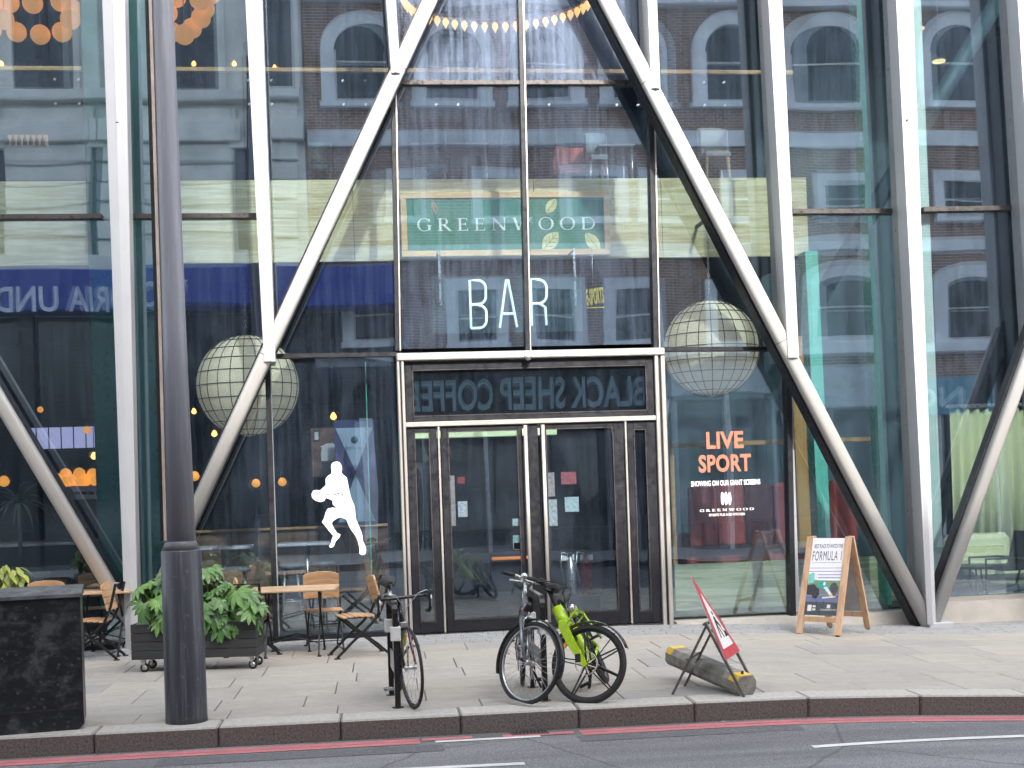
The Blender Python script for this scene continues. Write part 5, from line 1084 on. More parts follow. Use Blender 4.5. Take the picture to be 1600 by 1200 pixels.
MB().sweep([(-k * 1.02 - 0.022, -0.01, zs2 + 0.01), (-r0 * 0.66 - 0.022, -0.01, 3.2), (-r0 * 0.59 - 0.022, -0.01, 6.0), (-r0 * 0.44 - 0.02, -0.01, 9.0)], [(0.012, 0.02), (-0.012, 0.02), (-0.012, -0.02), (0.012, -0.02)], up=(0, -1, 0), smooth=False).build('cable_channel', M['gasket'], t)
MB().tube([(0, 0, 8.9), (0, -0.3, 9.4), (0, -1.2, 9.6)], 0.05, 10).build('lamp_arm', M['post'], t); MB().bbox(-0.16, 0.16, -1.9, -1.2, 9.52, 9.66, 0.04).build('lamp_head', M['post'], t)

# ------------------------------------------------------------------ café chairs and tables
slat_me = {}
def slat(L, w, th, key, mat):
    if key not in slat_me: slat_me[key] = MB().bbox(-L / 2, L / 2, -w / 2, w / 2, -th / 2, th / 2, 0.006).mesh('slat', mat)
    return slat_me[key]
def make_chair(label):
    """folding slatted bistro chair; the sitter looks towards -y"""
    t = thing('folding_chair', label, 'chair', (0, 0, 0), 0, 'folding café chairs')
    for i in range(6):                                 # seat slats run side to side
        link_mesh('slat', slat(0.42, 0.055, 0.02, 'seat', M['chair_wood']), t, Matrix.Translation((0, -0.19 + i * 0.066, 0.452 - 0.012 * abs(i - 2.2) * 0.4)))
    Mx = Matrix.Translation((0, 0.23, 0.56)) @ Matrix.Rotation(R(14), 4, 'X')
    for i in range(4):                                 # curved back slats, the top one rounded
        mb = MB(); n = 8; L = 0.42; h = 0.072 if i < 3 else 0.08; vs = []; top = i == 3
        for j in range(n + 1):
            u = j / n * 2 - 1; x = u * L / 2; y = 0.03 * (1 - u * u) ; cr = (0.03 * abs(u) ** 4) if top else 0
            vs += [(x, y - 0.009, 0), (x, y + 0.009, 0), (x, y + 0.009, h - cr), (x, y - 0.009, h - cr)]
        for j in range(n):
            for k_ in range(4): mb.f.append((4 * j + k_, 4 * j + 4 + k_, 4 * j + 4 + (k_ + 1) % 4, 4 * j + (k_ + 1) % 4)); mb.sm.append(False)
        mb.v = vs; mb.f += [(3, 2, 1, 0), (4 * n, 4 * n + 1, 4 * n + 2, 4 * n + 3)]; mb.sm += [False, False]
        o = mb.build('slat', M['chair_wood'], t); o.matrix_local = Mx @ Matrix.Translation((0, -0.01, 0.005 + i * 0.079))
    for s in (-1, 1):
        x = s * 0.195
        pts = [(x, -0.29, 0.012), (x, -0.12, 0.17), (x, 0.10, 0.36), (x, 0.19, 0.46), (x, 0.25, 0.60), (x, 0.315, 0.86)]
        MB().sweep(pts, [(0.009, 0.014), (-0.009, 0.014), (-0.009, -0.014), (0.009, -0.014)], up=(0, -0.8, 0.5), smooth=False).build('back_leg', M['black_steel'], t)
        x = s * 0.180
        MB().sweep([(x, 0.30, 0.012), (x, 0.16, 0.14), (x, -0.05, 0.30), (x, -0.20, 0.435)], [(0.009, 0.014), (-0.009, 0.014), (-0.009, -0.014), (0.009, -0.014)], up=(0, 0.8, 0.5), smooth=False).build('front_leg', M['black_steel'], t)
        MB().bar((x, -0.22, 0.437), (x, 0.18, 0.437), 0.012, 0.02).build('seat_rail', M['black_steel'], t)
        for y in (-0.29, 0.30): MB().box(s * 0.195 - 0.02, s * 0.195 + 0.02, y - 0.03, y + 0.03, 0.0, 0.012).build('foot', M['black_steel'], t)
    for y, z in ((-0.20, 0.10), (0.24, 0.08), (0.02, 0.27)): MB().cyl((-0.19, y, z), (0.19, y, z), 0.007, n=6).build('crossbar', M['black_steel'], t)
    return t
def make_table(label, w=0.72, d=0.7):
    t = thing('folding_table', label, 'table', (0, 0, 0), 0, 'folding café tables'); n = 9
    for i in range(n): link_mesh('slat', slat(w, d / n - 0.006, 0.026, ('top', w, d), M['table_wood']), t, Matrix.Translation((0, -d / 2 + d / n * (i + 0.5), 0.735)))
    for s in (-1, 1): MB().bar((s * w * 0.32, -d / 2 + 0.02, 0.712), (s * w * 0.32, d / 2 - 0.02, 0.712), 0.025, 0.018).build('top_batten', M['black_steel'], t)
    for s in (-1, 1):
        x = s * (w * 0.30)
        for k_ in (-1, 1):
            MB().sweep([(x + k_ * 0.008, k_ * 0.30, 0.012), (x + k_ * 0.008, k_ * 0.16, 0.20), (x + k_ * 0.008, -k_ * 0.10, 0.50), (x + k_ * 0.008, -k_ * 0.22, 0.705)], [(0.010, 0.015), (-0.010, 0.015), (-0.010, -0.015), (0.010, -0.015)], up=(0, k_ * 0.8, 0.5), smooth=False).build('leg', M['black_steel'], t)
            MB().box(x - 0.02, x + 0.02, k_ * 0.30 - 0.03, k_ * 0.30 + 0.03, 0.0, 0.012).build('foot', M['black_steel'], t)
    for k_ in (-1, 1): MB().tube([(-w * 0.30, k_ * 0.2, 0.14), (0, k_ * 0.17, 0.21), (w * 0.30, k_ * 0.2, 0.14)], 0.008, 6).build('brace', M['black_steel'], t)
    return t
def put(o, p, rz): o.location = (p.x, p.y, zg(p.x)); o.rotation_euler = (0, 0, rz); return o
def relabel(o, label): o['label'] = label; return o
ch0 = make_chair('folding wooden chair seen side-on right of the long table'); put(ch0, gd(562, 1024), R(-78))
ch = relabel(copy_tree(ch0), 'folding wooden chair facing the street behind the right table'); put(ch, gd(507, 1012), R(6))
ch = relabel(copy_tree(ch0), 'folding wooden chair between the planter and the right table'); put(ch, gd(395, 1022), R(96))
ch = relabel(copy_tree(ch0), 'folding wooden chair behind the planter with its back to the lamp post'); put(ch, gd(362, 1003), R(20))
ch = relabel(copy_tree(ch0), 'folding wooden chair just right of the black cabinet'); put(ch, gd(148, 1030), R(-95))
ch = relabel(copy_tree(ch0), 'folding wooden chair mostly hidden behind the black cabinet'); put(ch, gd(72, 1026), R(2))
ch = relabel(copy_tree(ch0), 'folding wooden chair under the table left of the planter'); put(ch, gd(152, 1004), R(10))
t0 = make_table('long folding wooden table right of the planter', 0.98, 0.7); put(t0, gd(462, 1022), R(-4))
t1 = make_table('small folding wooden table between the cabinet and the planter', 0.72, 0.62); put(t1, gd(165, 1022), R(-3))
p = gd(165, 1022); c2 = at(181, 919, p.y); t = thing('ashtray', 'small black ashtray cup on the table left of the planter', 'ashtray', (c2.x, p.y, 0.749))
MB().lathe([(0.045, 0), (0.052, 0.005), (0.052, 0.07), (0.048, 0.075), (0.040, 0.02)], 18).build('cup', M['black_steel'], t); MB().lathe([(0.052, 0.0755), (0.055, 0.077), (0.055, 0.085), (0.044, 0.085)], 18).build('rim', M['alu'], t)

# ------------------------------------------------------------------ planter trolley with fatsia
a, b = gd(212, 1052), gd(400, 1046); w = b.x - a.x; pl_rz = math.atan2(b.y - a.y, b.x - a.x)
t = thing('planter_box', 'black slatted planter box on castors behind the lamp post', 'planter', (a.x, a.y, 0), pl_rz)
zb_, hb_ = 0.135, 0.37; M['black_wood'] = wood('black_stained_wood', (0.016, 0.017, 0.018), (0.035, 0.036, 0.038), 'x', 0.6)
for i in range(4): MB().bbox(-0.04, w + 0.03, 0, 0.024, zb_ + i * hb_ / 4 + 0.002, zb_ + (i + 1) * hb_ / 4 - 0.002, 0.004).build('plank', M['black_wood'], t); MB().bbox(-0.04, w + 0.03, 0.376, 0.4, zb_ + i * hb_ / 4 + 0.002, zb_ + (i + 1) * hb_ / 4 - 0.002, 0.004).build('plank', M['black_wood'], t)
for x in (-0.04, w + 0.006):
    for i in range(4): MB().bbox(x, x + 0.024, 0.025, 0.375, zb_ + i * hb_ / 4 + 0.002, zb_ + (i + 1) * hb_ / 4 - 0.002, 0.004).build('plank', M['black_wood'], t)
MB().box(-0.015, w + 0.005, 0.026, 0.374, zb_ + 0.01, zb_ + 0.31).build('soil', plain('soil', (0.035, 0.025, 0.018), 0.95, 0, 0.4, 30, 0.6), t)
for (x0, x1_, z1) in ((0.0, 0.40, 0.86), (w - 0.32, w - 0.005, 0.86)): MB().sweep([(x0, 0.385, zb_ + 0.1), (x0, 0.385, z1), (x1_, 0.385, z1), (x1_, 0.385, zb_ + 0.1)], [(0.014, 0.014), (-0.014, 0.014), (-0.014, -0.014), (0.014, -0.014)], up=(0, 1, 0), smooth=False).build('trellis_frame', M['black_steel'], t)
for x in (0.06, w - 0.05):
    for y in (0.06, 0.34):
        o = MB().lathe([(0.030, -0.014), (0.046, -0.012), (0.048, 0), (0.046, 0.012), (0.030, 0.014)], 20, (x + 0.02, y, 0.048), 'y').build('castor_wheel', M['rubber'], t)
        MB().lathe([(0.001, -0.016), (0.026, -0.016), (0.026, 0.016), (0.001, 0.016)], 14, (x + 0.02, y, 0.048), 'y').build('hub', M['alu'], o)
        MB().prism([(x - 0.02, y - 0.024, 0.134), (x + 0.03, y - 0.024, 0.134), (x + 0.028, y - 0.024, 0.05), (x + 0.012, y - 0.024, 0.05)], (0, 0.005, 0)).prism([(x - 0.02, y + 0.019, 0.134), (x + 0.03, y + 0.019, 0.134), (x + 0.028, y + 0.019, 0.05), (x + 0.012, y + 0.019, 0.05)], (0, 0.005, 0)).box(x - 0.03, x + 0.04, y - 0.03, y + 0.03, 0.128, 0.134).build('castor_fork', M['alu'], t)
M['fatsia'] = leaf_mat('fatsia_leaf', (0.10, 0.21, 0.055)); M['young'] = leaf_mat('yellow_green_leaf', (0.26, 0.30, 0.06)); M['stem'] = plain('leaf_stem', (0.10, 0.13, 0.04), 0.6); M['bark'] = plain('stem_bark', (0.08, 0.055, 0.035), 0.8)
def fatsia_leaf(seed, mat, lobes=8, size=0.15):
    """palmate leaf: lobes with toothed outline, slightly cupped and folded along each vein"""
    rnd = random.Random(seed); mb = MB(); vs = [(0, 0, 0)]; fs = []
    for k_ in range(lobes):
        a = R(-125) + R(250) * k_ / (lobes - 1); L = size * (1.0 - 0.32 * abs(k_ - (lobes - 1) / 2) / ((lobes - 1) / 2)) * rnd.uniform(0.9, 1.08); da = R(250) / (lobes - 1) / 2
        dr = 0.28 * L
        def P(r, ang, lift=0.0):
            x, y = r * math.cos(ang), r * math.sin(ang); return (x, y, -0.9 * r * r / size * 0.55 + lift)
        i0 = len(vs)
        prof = [(0.42, 0.98), (0.55, 1.12), (0.68, 1.12), (0.72, 1.2), (0.84, 0.72), (0.88, 0.7)]
        left = [P(L * r, a - da * q * (0.5 / max(r, 0.5))) for r, q in prof]; right = [P(L * r, a + da * q * (0.5 / max(r, 0.5))) for r, q in prof]
        mid = [P(L * r, a, -0.008) for r, q in prof]; tip = P(L, a)
        vs += left + mid + right + [tip]; n = len(prof)
        for j in range(n - 1): fs += [(i0 + j, i0 + j + 1, i0 + n + j + 1, i0 + n + j), (i0 + n + j, i0 + n + j + 1, i0 + 2 * n + j + 1, i0 + 2 * n + j)]
        fs += [(0, i0, i0 + n), (0, i0 + n, i0 + 2 * n), (i0 + n - 1, i0 + 3 * n, i0 + 2 * n - 1), (i0 + 2 * n - 1, i0 + 3 * n, i0 + 3 * n - 1)]
    return mb.add(vs, fs, True).mesh('leaf', mat)
leaves = [fatsia_leaf(s_, M['fatsia'], 7 + s_ % 3, 0.18) for s_ in range(5)]
def leafy(t, cx, cy, cz, rx, ry, rz_, n, meshes, base, stems, seed, smin=0.7, smax=1.2, front=0.5):
    rnd = random.Random(seed); st = MB()
    for i in range(n):
        while True:
            d = Vector((rnd.uniform(-1, 1), rnd.uniform(-1, 1), rnd.uniform(-0.55, 1)))
            if 0.25 < d.length < 1: break
        p = Vector((cx + d.x * rx, cy + d.y * ry, cz + d.z * rz_))
        out = Vector((d.x * 1.0, d.y - front * 0.6, 0.0)); az = math.atan2(out.y, out.x) + rnd.uniform(-0.5, 0.5)
        pitch = R(rnd.uniform(20, 75)) * (1 - 0.5 * max(0, d.z))
        Mm = Matrix.Translation(p) @ Matrix.Rotation(az, 4, 'Z') @ Matrix.Rotation(pitch, 4, 'Y') @ Matrix.Rotation(rnd.uniform(-0.4, 0.4), 4, 'X') @ Matrix.Scale(rnd.uniform(smin, smax), 4)
        link_mesh('leaf', rnd.choice(meshes), t, Mm)
        st.tube([base + Vector((rnd.uniform(-0.1, 0.1) * rx * 2, rnd.uniform(-0.08, 0.08), 0)), (base + p) * 0.5 + Vector((d.x * 0.05, 0, 0.05)), p], 0.0045, 4)
    st.build('stem', stems, t)
loc = Vector((a.x, a.y, 0)); pm = Matrix.Rotation(pl_rz, 4, 'Z')
def pt(dx, dy, z): v = loc + pm @ Vector((dx, dy, z)); return v
v = pt(0.30, 0.2, zb_ + 0.3); t = thing('fatsia_plant', 'glossy green fatsia in the planter left of the lamp post', 'plant', v, pl_rz, 'fatsia plants')
leafy(t, -0.02, -0.06, 0.26, 0.32, 0.24, 0.36, 62, leaves, Vector((0, 0, 0)), M['stem'], 3)
v = pt(w - 0.30, 0.2, zb_ + 0.3); t = thing('fatsia_plant', 'glossy green fatsia in the planter right of the lamp post', 'plant', v, pl_rz, 'fatsia plants')
leafy(t, 0.05, -0.06, 0.20, 0.36, 0.24, 0.30, 62, leaves, Vector((0, 0, 0)), M['stem'], 5)
v = pt(w * 0.58, 0.22, zb_ + 0.3); t = thing('fatsia_plant', 'taller fatsia rising behind the lamp post in the planter', 'plant', v, pl_rz, 'fatsia plants')
leafy(t, 0.02, 0.0, 0.40, 0.24, 0.16, 0.28, 34, leaves, Vector((0, 0, 0)), M['stem'], 8, 0.55, 0.95)
# yellow-green shrub behind the cabinet
yl = [];
for s_ in range(3):
    mb = MB(); vs = []; n = 6
    for j in range(n + 1): u = j / n; ww = 0.028 * math.sin(math.pi * min(1, 0.06 + u)) ; vs += [(0.13 * u, -ww, -0.05 * u * u), (0.13 * u, 0, -0.05 * u * u - 0.006), (0.13 * u, ww, -0.05 * u * u)]
    for j in range(n): mb.f += [(3 * j, 3 * j + 3, 3 * j + 4, 3 * j + 1), (3 * j + 1, 3 * j + 4, 3 * j + 5, 3 * j + 2)]; mb.sm += [True, True]
    mb.v = vs; yl.append(mb.mesh('leaf', M['young']))
c = gd(10, 1062); t = thing('potted_shrub', 'yellow green leafy shrub in a pot behind the black cabinet', 'plant', (c.x, c.y, 0))
MB().lathe([(0.18, 0), (0.23, 0.75), (0.25, 0.75), (0.25, 0.8), (0.21, 0.8), (0.21, 0.72)], 20).build('pot', M['black_steel'], t)
leafy(t, 0.0, -0.05, 1.02, 0.27, 0.22, 0.20, 150, yl, Vector((0, 0, 0.75)), M['stem'], 12, 0.7, 1.15)
M['amber_leaf'] = plain('fallen_leaf', (0.42, 0.17, 0.03), 0.7)
c = gd(40, 1181, RZ); t = thing('fallen_leaf', 'single fallen orange leaf in the gutter below the cabinet', 'leaf', (c.x, c.y, zg(c.x) + RZ + 0.006), 0.5); mb = MB(); pts = []
for i in range(14): an = 2 * P2 * i / 14; rr = 0.045 * (1 + 0.35 * math.cos(3 * an)); pts.append((rr * math.cos(an), rr * 0.8 * math.sin(an), 0.012 + 0.01 * math.sin(2 * an)))
mb.add(pts + [(0, 0, 0.0)] , [(i, (i + 1) % 14, 14) for i in range(14)], True); mb.build('blade', M['amber_leaf'], t); MB().tube([(0.03, 0, 0.012), (0.075, 0.01, 0.005)], 0.002, 4).build('stalk', M['amber_leaf'], t)

# ------------------------------------------------------------------ cycle stands and bicycles
def stand(pa, pb, label, plates=True):
    """square-section hoop: two photo points at the feet (near, far)"""
    a, b = gd(*pa), gd(*pb); t = thing('cycle_stand', label, 'cycle stand', (a.x, a.y, zg(a.x)), 0, 'cycle stands'); d = Vector((b.x - a.x, b.y - a.y, 0)); L = d.length; u = d.normalized(); h = 0.86; r = 0.07
    pts = [(0, 0, 0), (0, 0, h - r)] + [tuple(u * (r - r * math.cos(q)) + Vector((0, 0, h - r + r * math.sin(q)))) for q in (0.4, 0.8, 1.2, 1.57)] + [tuple(u * (L - r + r * math.sin(q)) + Vector((0, 0, h - r + r * math.cos(q)))) for q in (0, 0.4, 0.8, 1.2, 1.57)] + [tuple(u * L)]
    side = Vector((u.y, -u.x, 0))
    MB().sweep(pts, [(0.030, 0.022), (-0.030, 0.022), (-0.030, -0.022), (0.030, -0.022)], up=tuple(side), smooth=False).build('hoop', M['black_steel'], t)
    for p in (Vector((0, 0, 0)), u * L):
        o = MB().bbox(p.x - 0.042, p.x + 0.042, p.y - 0.042, p.y + 0.042, 0.56 if plates else 0.60, 0.68, 0.006).build('reflective_sleeve', M['sleeve'], t)
        MB().lathe([(0.05, 0), (0.05, 0.008)], 12, (p.x, p.y, 0)).build('foot_collar', M['black_steel'], t)
    m = u * (L / 2); MB().bar(u * 0.03 + Vector((0, 0, 0.34)), u * (L - 0.03) + Vector((0, 0, 0.34)), 0.012, 0.16).build('cross_plate', M['alu'], t)
    return t
M['sleeve'] = plain('white_sleeve', (0.66, 0.66, 0.64), 0.5, 0, 0.1, 20)
stand((622, 1106), (612, 1086), 'black cycle stand with white sleeves that the road bicycle leans on')
stand((852, 1095), (833, 1074), 'black cycle stand between the grey and the lime green bicycles')

def ring(r, n=40, c=(0, 0, 0)): return [(c[0] + r * math.cos(2 * P2 * i / n), c[1], c[2] + r * math.sin(2 * P2 * i / n)) for i in range(n)]
def wheel(root, c, r, T, tyre_w=0.018, rim='alu', spokes=28, mag=0, disc=False, flat=False, orange=False):
    """wheel in the xz plane about c; T places it"""
    w = bpy.data.objects.new('wheel', None); col.objects.link(w); w.parent = root; fin_ = lambda mb, n, m: mb.xf(T).build(n, M[m] if isinstance(m, str) else m, w)
    c = Vector(c); rt = r - tyre_w
    ty = MB().tube([tuple(c + Vector(p)) for p in ring(rt, 48)], tyre_w, 10, True, up=(0, 1, 0))
    if flat: ty.v = [(x, y, max(z, c.z - r + 0.022)) for x, y, z in ty.v]
    fin_(ty, 'tyre', 'rubber')
    fin_(MB().sweep([tuple(c + Vector(p)) for p in ring(rt - tyre_w * 0.9, 48)], [(0.010, 0.012), (-0.010, 0.012), (-0.010, -0.008), (0.010, -0.008)], up=(0, 1, 0), closed=True), 'rim', rim)
    fin_(MB().lathe([(0.010, -0.055), (0.022, -0.05), (0.022, -0.03), (0.016, -0.025), (0.016, 0.025), (0.022, 0.03), (0.022, 0.05), (0.010, 0.055)], 14, c, 'y'), 'hub', 'alu' if not mag else 'black_steel')
    if mag:
        for i in range(mag):
            a = 2 * P2 * i / mag + 0.35; d = Vector((math.cos(a), 0, math.sin(a))); n_ = Vector((-math.sin(a), 0, math.cos(a)))
            for s_ in (-1, 1):
                fin_(MB().bar(c + d * 0.03 + n_ * s_ * 0.022, c + d * (rt - 0.02) + n_ * s_ * 0.010, 0.016, 0.010, up=tuple(n_)), 'spoke', 'black_steel')
    else:
        mb = MB()
        for i in range(spokes):
            a = 2 * P2 * i / spokes; s_ = 1 if i % 2 else -1; b_ = a + (0.6 if i % 4 < 2 else -0.6)
            mb.cyl(tuple(c + Vector((0.02 * math.cos(b_), s_ * 0.035, 0.02 * math.sin(b_)))), tuple(c + Vector(((rt - 0.02) * math.cos(a), 0, (rt - 0.02) * math.sin(a)))), 0.0013, n=4)
        o = fin_(mb, 'spokes', 'chrome'); o['kind'] = 'stuff'
    if disc:
        mb = MB().sweep([tuple(c + Vector((p[0], disc, p[2]))) for p in ring(0.098, 32)], [(0.0012, 0.014), (-0.0012, 0.014), (-0.0012, -0.014), (0.0012, -0.014)], up=(0, 1, 0), closed=True, smooth=False)
        for i in range(7):
            a = 2 * P2 * i / 7; mb.bar(c + Vector((0.02 * math.cos(a), disc, 0.02 * math.sin(a))), c + Vector((0.088 * math.cos(a + 0.4), disc, 0.088 * math.sin(a + 0.4))), 0.002, 0.009, up=(math.sin(a), 0, -math.cos(a)))
        fin_(mb, 'brake_disc', M['rotor'] if 'rotor' in M else M.setdefault('rotor', plain('brake_rotor', (0.70, 0.62, 0.56), 0.35, 0.5)))
    if orange:
        a = 2.3; fin_(MB().bbox(-0.045, 0.045, -0.008, 0.008, -0.018, 0.018, 0.005).xf(Matrix.Translation(c + Vector((0.8 * rt * math.cos(a), disc or 0, 0.8 * rt * math.sin(a)))) @ Matrix.Rotation(-(a - P2 / 2), 4, 'Y')), 'reflector', M['orange_refl'] if 'orange_refl' in M else M.setdefault('orange_refl', plain('amber_reflector', (0.75, 0.25, 0.03), 0.25)))
    return w
def mudguard(root, c, r, a0, a1, T, mat, w=0.028):
    c = Vector(c); n = 18
    MB().sweep([tuple(c + Vector((r * math.cos(a0 + (a1 - a0) * i / n), 0, r * math.sin(a0 + (a1 - a0) * i / n)))) for i in range(n + 1)], [(w, -0.004), (w * 0.6, 0.008), (-w * 0.6, 0.008), (-w, -0.004), (-w * 0.6, 0.004), (w * 0.6, 0.004)], up=(math.cos(a0), 0, math.sin(a0))).xf(T).build('mudguard', M[mat], root)
class Bike:
    """local frame: +x forward, y to the rider's left, z up; front tyre touches the ground at the origin"""
    def __init__(s, name, label, loc, heading, lean, steer, r=0.34, head_deg=72, group='bicycles'):
        s.t = thing(name, label, 'bicycle', loc, 0, group); s.r = r
        s.T = Matrix.Rotation(heading, 4, 'Z') @ Matrix.Rotation(lean, 4, 'X')
        ha = R(head_deg); s.hd = Vector((-math.cos(ha), 0, math.sin(ha))); s.hb = Vector((-0.045, 0, r)) - Vector((0, 0, 0)) ; s.hb = Vector((-0.045, 0, r)) + s.hd * 0.38
        s.ht = s.hb + s.hd * 0.15; p = s.hb
        s.F = s.T @ Matrix.Translation(p) @ Matrix.Rotation(steer, 4, s.hd) @ Matrix.Translation(-p)
    def part(s, mb, name, mat, front=False, parent=None):
        return mb.xf(s.F if front else s.T).build(name, M[mat] if isinstance(mat, str) else mat, parent or s.t)
    def tube(s, name, pts, rad, mat, front=False, scales=None, n=10, parent=None, up=(0, 1, 0)):
        return s.part(MB().tube(pts, rad, n, False, scales, up), name, mat, front, parent)
def saddle(b, p, mat='rubber', L=0.27, w=0.14):
    mb = MB(); n = 10; vs = []; m = 9
    for i in range(n + 1):
        u = i / n; x = p[0] - L * 0.5 + L * u; ww = (w / 2) * (1 - u) ** 0.8 + 0.018 if u > 0.25 else (w / 2) * (0.72 + 0.28 * math.sin(u / 0.25 * P2 / 2)); zt = p[2] + 0.012 * math.cos(u * 3.1) + 0.012 * (1 - u)
        for j in range(m):
            q = j / (m - 1) * 2 - 1; vs.append((x, p[1] + q * ww, zt - 0.035 * abs(q) ** 2.6 - (0.006 * (1 - abs(q)) if u < 0.5 else 0)))
    for i in range(n):
        for j in range(m - 1): mb.f.append((i * m + j, i * m + j + 1, (i + 1) * m + j + 1, (i + 1) * m + j)); mb.sm.append(True)
    k = len(vs); vs += [(x, y, z - 0.022 - 0.0) for x, y, z in vs]
    for i in range(n):
        for j in range(m - 1): mb.f.append((k + i * m + j, k + (i + 1) * m + j, k + (i + 1) * m + j + 1, k + i * m + j + 1)); mb.sm.append(True)
    for i in range(n): mb.f += [(i * m, (i + 1) * m, k + (i + 1) * m, k + i * m), (i * m + m - 1, k + i * m + m - 1, k + (i + 1) * m + m - 1, (i + 1) * m + m - 1)]; mb.sm += [True, True]
    for j in range(m - 1): mb.f += [(j, k + j, k + j + 1, j + 1), (n * m + j, n * m + j + 1, k + n * m + j + 1, k + n * m + j)]; mb.sm += [True, True]
    mb.v = vs; o = b.part(mb, 'saddle', mat)
    b.part(MB().tube([(p[0] - 0.09, 0.02, p[2] - 0.03), (p[0] - 0.03, 0.02, p[2] - 0.055), (p[0] + 0.06, 0.02, p[2] - 0.04)], 0.0035, 6, up=(0, 1, 0)).tube([(p[0] - 0.09, -0.02, p[2] - 0.03), (p[0] - 0.03, -0.02, p[2] - 0.055), (p[0] + 0.06, -0.02, p[2] - 0.04)], 0.0035, 6, up=(0, 1, 0)), 'saddle_rail', 'chrome', parent=o)
def crank(b, bb, ang, ringr=0.095, mat='alu', pedal='chrome'):
    bb = Vector(bb)
    c = b.part(MB().lathe([(ringr * 0.9, -0.003), (ringr, -0.002), (ringr, 0.002), (ringr * 0.9, 0.003)], 28, bb + Vector((0, -0.05, 0)), 'y'), 'chainring', mat)
    for s_ in (-1, 1):
        d = Vector((math.cos(ang), 0, math.sin(ang))) * s_ * 0.17; e = bb + d + Vector((0, s_ * -0.075, 0))
        b.part(MB().bar(bb + Vector((0, s_ * -0.06, 0)), e, 0.014, 0.028, up=(0, 0, 1) if abs(d.x) > abs(d.z) else (1, 0, 0)), 'crank_arm', mat)
        p = e + Vector((0, s_ * -0.06, 0)); mb = MB()
        for q in ((-0.045, 0.045, -0.045, -0.037), (-0.045, 0.045, 0.037, 0.045), (-0.045, -0.037, -0.037, 0.037), (0.037, 0.045, -0.037, 0.037)): mb.box(q[0], q[1], q[2], q[3], -0.010, 0.010)
        mb.cyl((0, s_ * 0.055, 0), (0, -s_ * 0.037, 0), 0.008, n=8, up=(0, 0, 1)); mb.xf(Matrix.Translation(p)); b.part(mb, 'pedal', pedal)
def chain(b, bb, ra, r1=0.095, r2=0.035):
    bb, ra = Vector(bb), Vector(ra); y = -0.05; pts = []
    for i in range(9): a = -P2 / 2 + P2 * i / 8; pts.append((bb.x + r1 * math.cos(a), y, bb.z + r1 * math.sin(a)))
    for i in range(9): a = P2 / 2 + P2 * i / 8; pts.append((ra.x + r2 * math.cos(a), y, ra.z + r2 * math.sin(a)))
    b.part(MB().tube(pts, 0.0045, 5, True, up=(0, 1, 0)), 'chain', 'mullion')
    b.part(MB().lathe([(0.02, -0.062), (0.035, -0.06), (0.048, -0.045), (0.048, -0.04)], 20, ra, 'y'), 'cassette', M['brass'])

# --- road bicycle: front wheel towards the street, seen almost end-on
p = gd(648, 1107)
b = Bike('road_bicycle', 'black road bicycle with drop handlebars seen end-on at the left cycle stand', (p.x, p.y, zg(p.x)), R(-90 + 5), R(5), R(9), 0.342, 73)
M['bike_black'] = plain('gloss_black_frame', (0.02, 0.02, 0.022), 0.25, 0.1, 0.2, 10); M['bike_red'] = plain('dark_red_frame', (0.12, 0.015, 0.015), 0.3)
bb, ra = (-0.60, 0, 0.27), (-1.0, 0, b.r); st = (-0.745, 0, 0.76)
wheel(b.t, (0, 0, b.r), b.r, b.F, 0.0135, 'bike_black', 24); wheel(b.t, ra, b.r, b.T, 0.0135, 'bike_black', 28)
b.tube('top_tube', [b.ht - b.hd * 0.03, st], 0.016, 'bike_black'); b.tube('down_tube', [b.hb + b.hd * 0.03, bb], 0.022, 'bike_black'); b.tube('seat_tube', [bb, st], 0.017, 'bike_black'); b.tube('head_tube', [b.hb, b.ht], 0.021, 'bike_black')
for s_ in (-1, 1):
    b.tube('seat_stay', [(st[0], s_ * 0.02, st[2] - 0.03), (ra[0], s_ * 0.06, ra[2])], 0.008, 'bike_red'); b.tube('chain_stay', [(bb[0], s_ * 0.03, bb[2]), (ra[0], s_ * 0.06, ra[2])], 0.010, 'bike_black')
    b.tube('fork_blade', [tuple(b.hb + Vector((0, s_ * 0.04, -0.0))), tuple(b.hb - b.hd * 0.20 + Vector((0.006, s_ * 0.047, 0))), (0, s_ * 0.052, b.r)], 0.011, 'bike_black' if s_ < 0 else 'bike_red', True, [1.2, 1.0, 0.7])
b.tube('fork_crown', [tuple(b.hb + Vector((0, -0.045, 0))), tuple(b.hb + Vector((0, 0.045, 0)))], 0.014, 'bike_black', True, up=(0, 0, 1))
b.part(MB().bbox(-0.02, 0.02, -0.035, 0.035, -0.05, 0.0, 0.006).xf(Matrix.Translation(b.hb + Vector((0.04, 0, 0.01)))), 'brake_caliper', 'alu', True)
b.tube('seat_post', [st, (-0.80, 0, 0.98)], 0.0135, 'chrome'); saddle(b, (-0.81, 0, 1.035), 'rubber', 0.27, 0.15)
hc = b.ht + b.hd * 0.06; bc = hc + Vector((0.10, 0, 0.012)); b.tube('stem', [tuple(b.ht), tuple(hc), tuple(bc)], 0.015, 'bike_black', True)
hb_o = b.tube('handlebar', [tuple(bc + Vector((0, y, 0))) for y in (-0.215, -0.1, 0, 0.1, 0.215)], 0.0145, 'bike_black', True, up=(0, 0, 1))
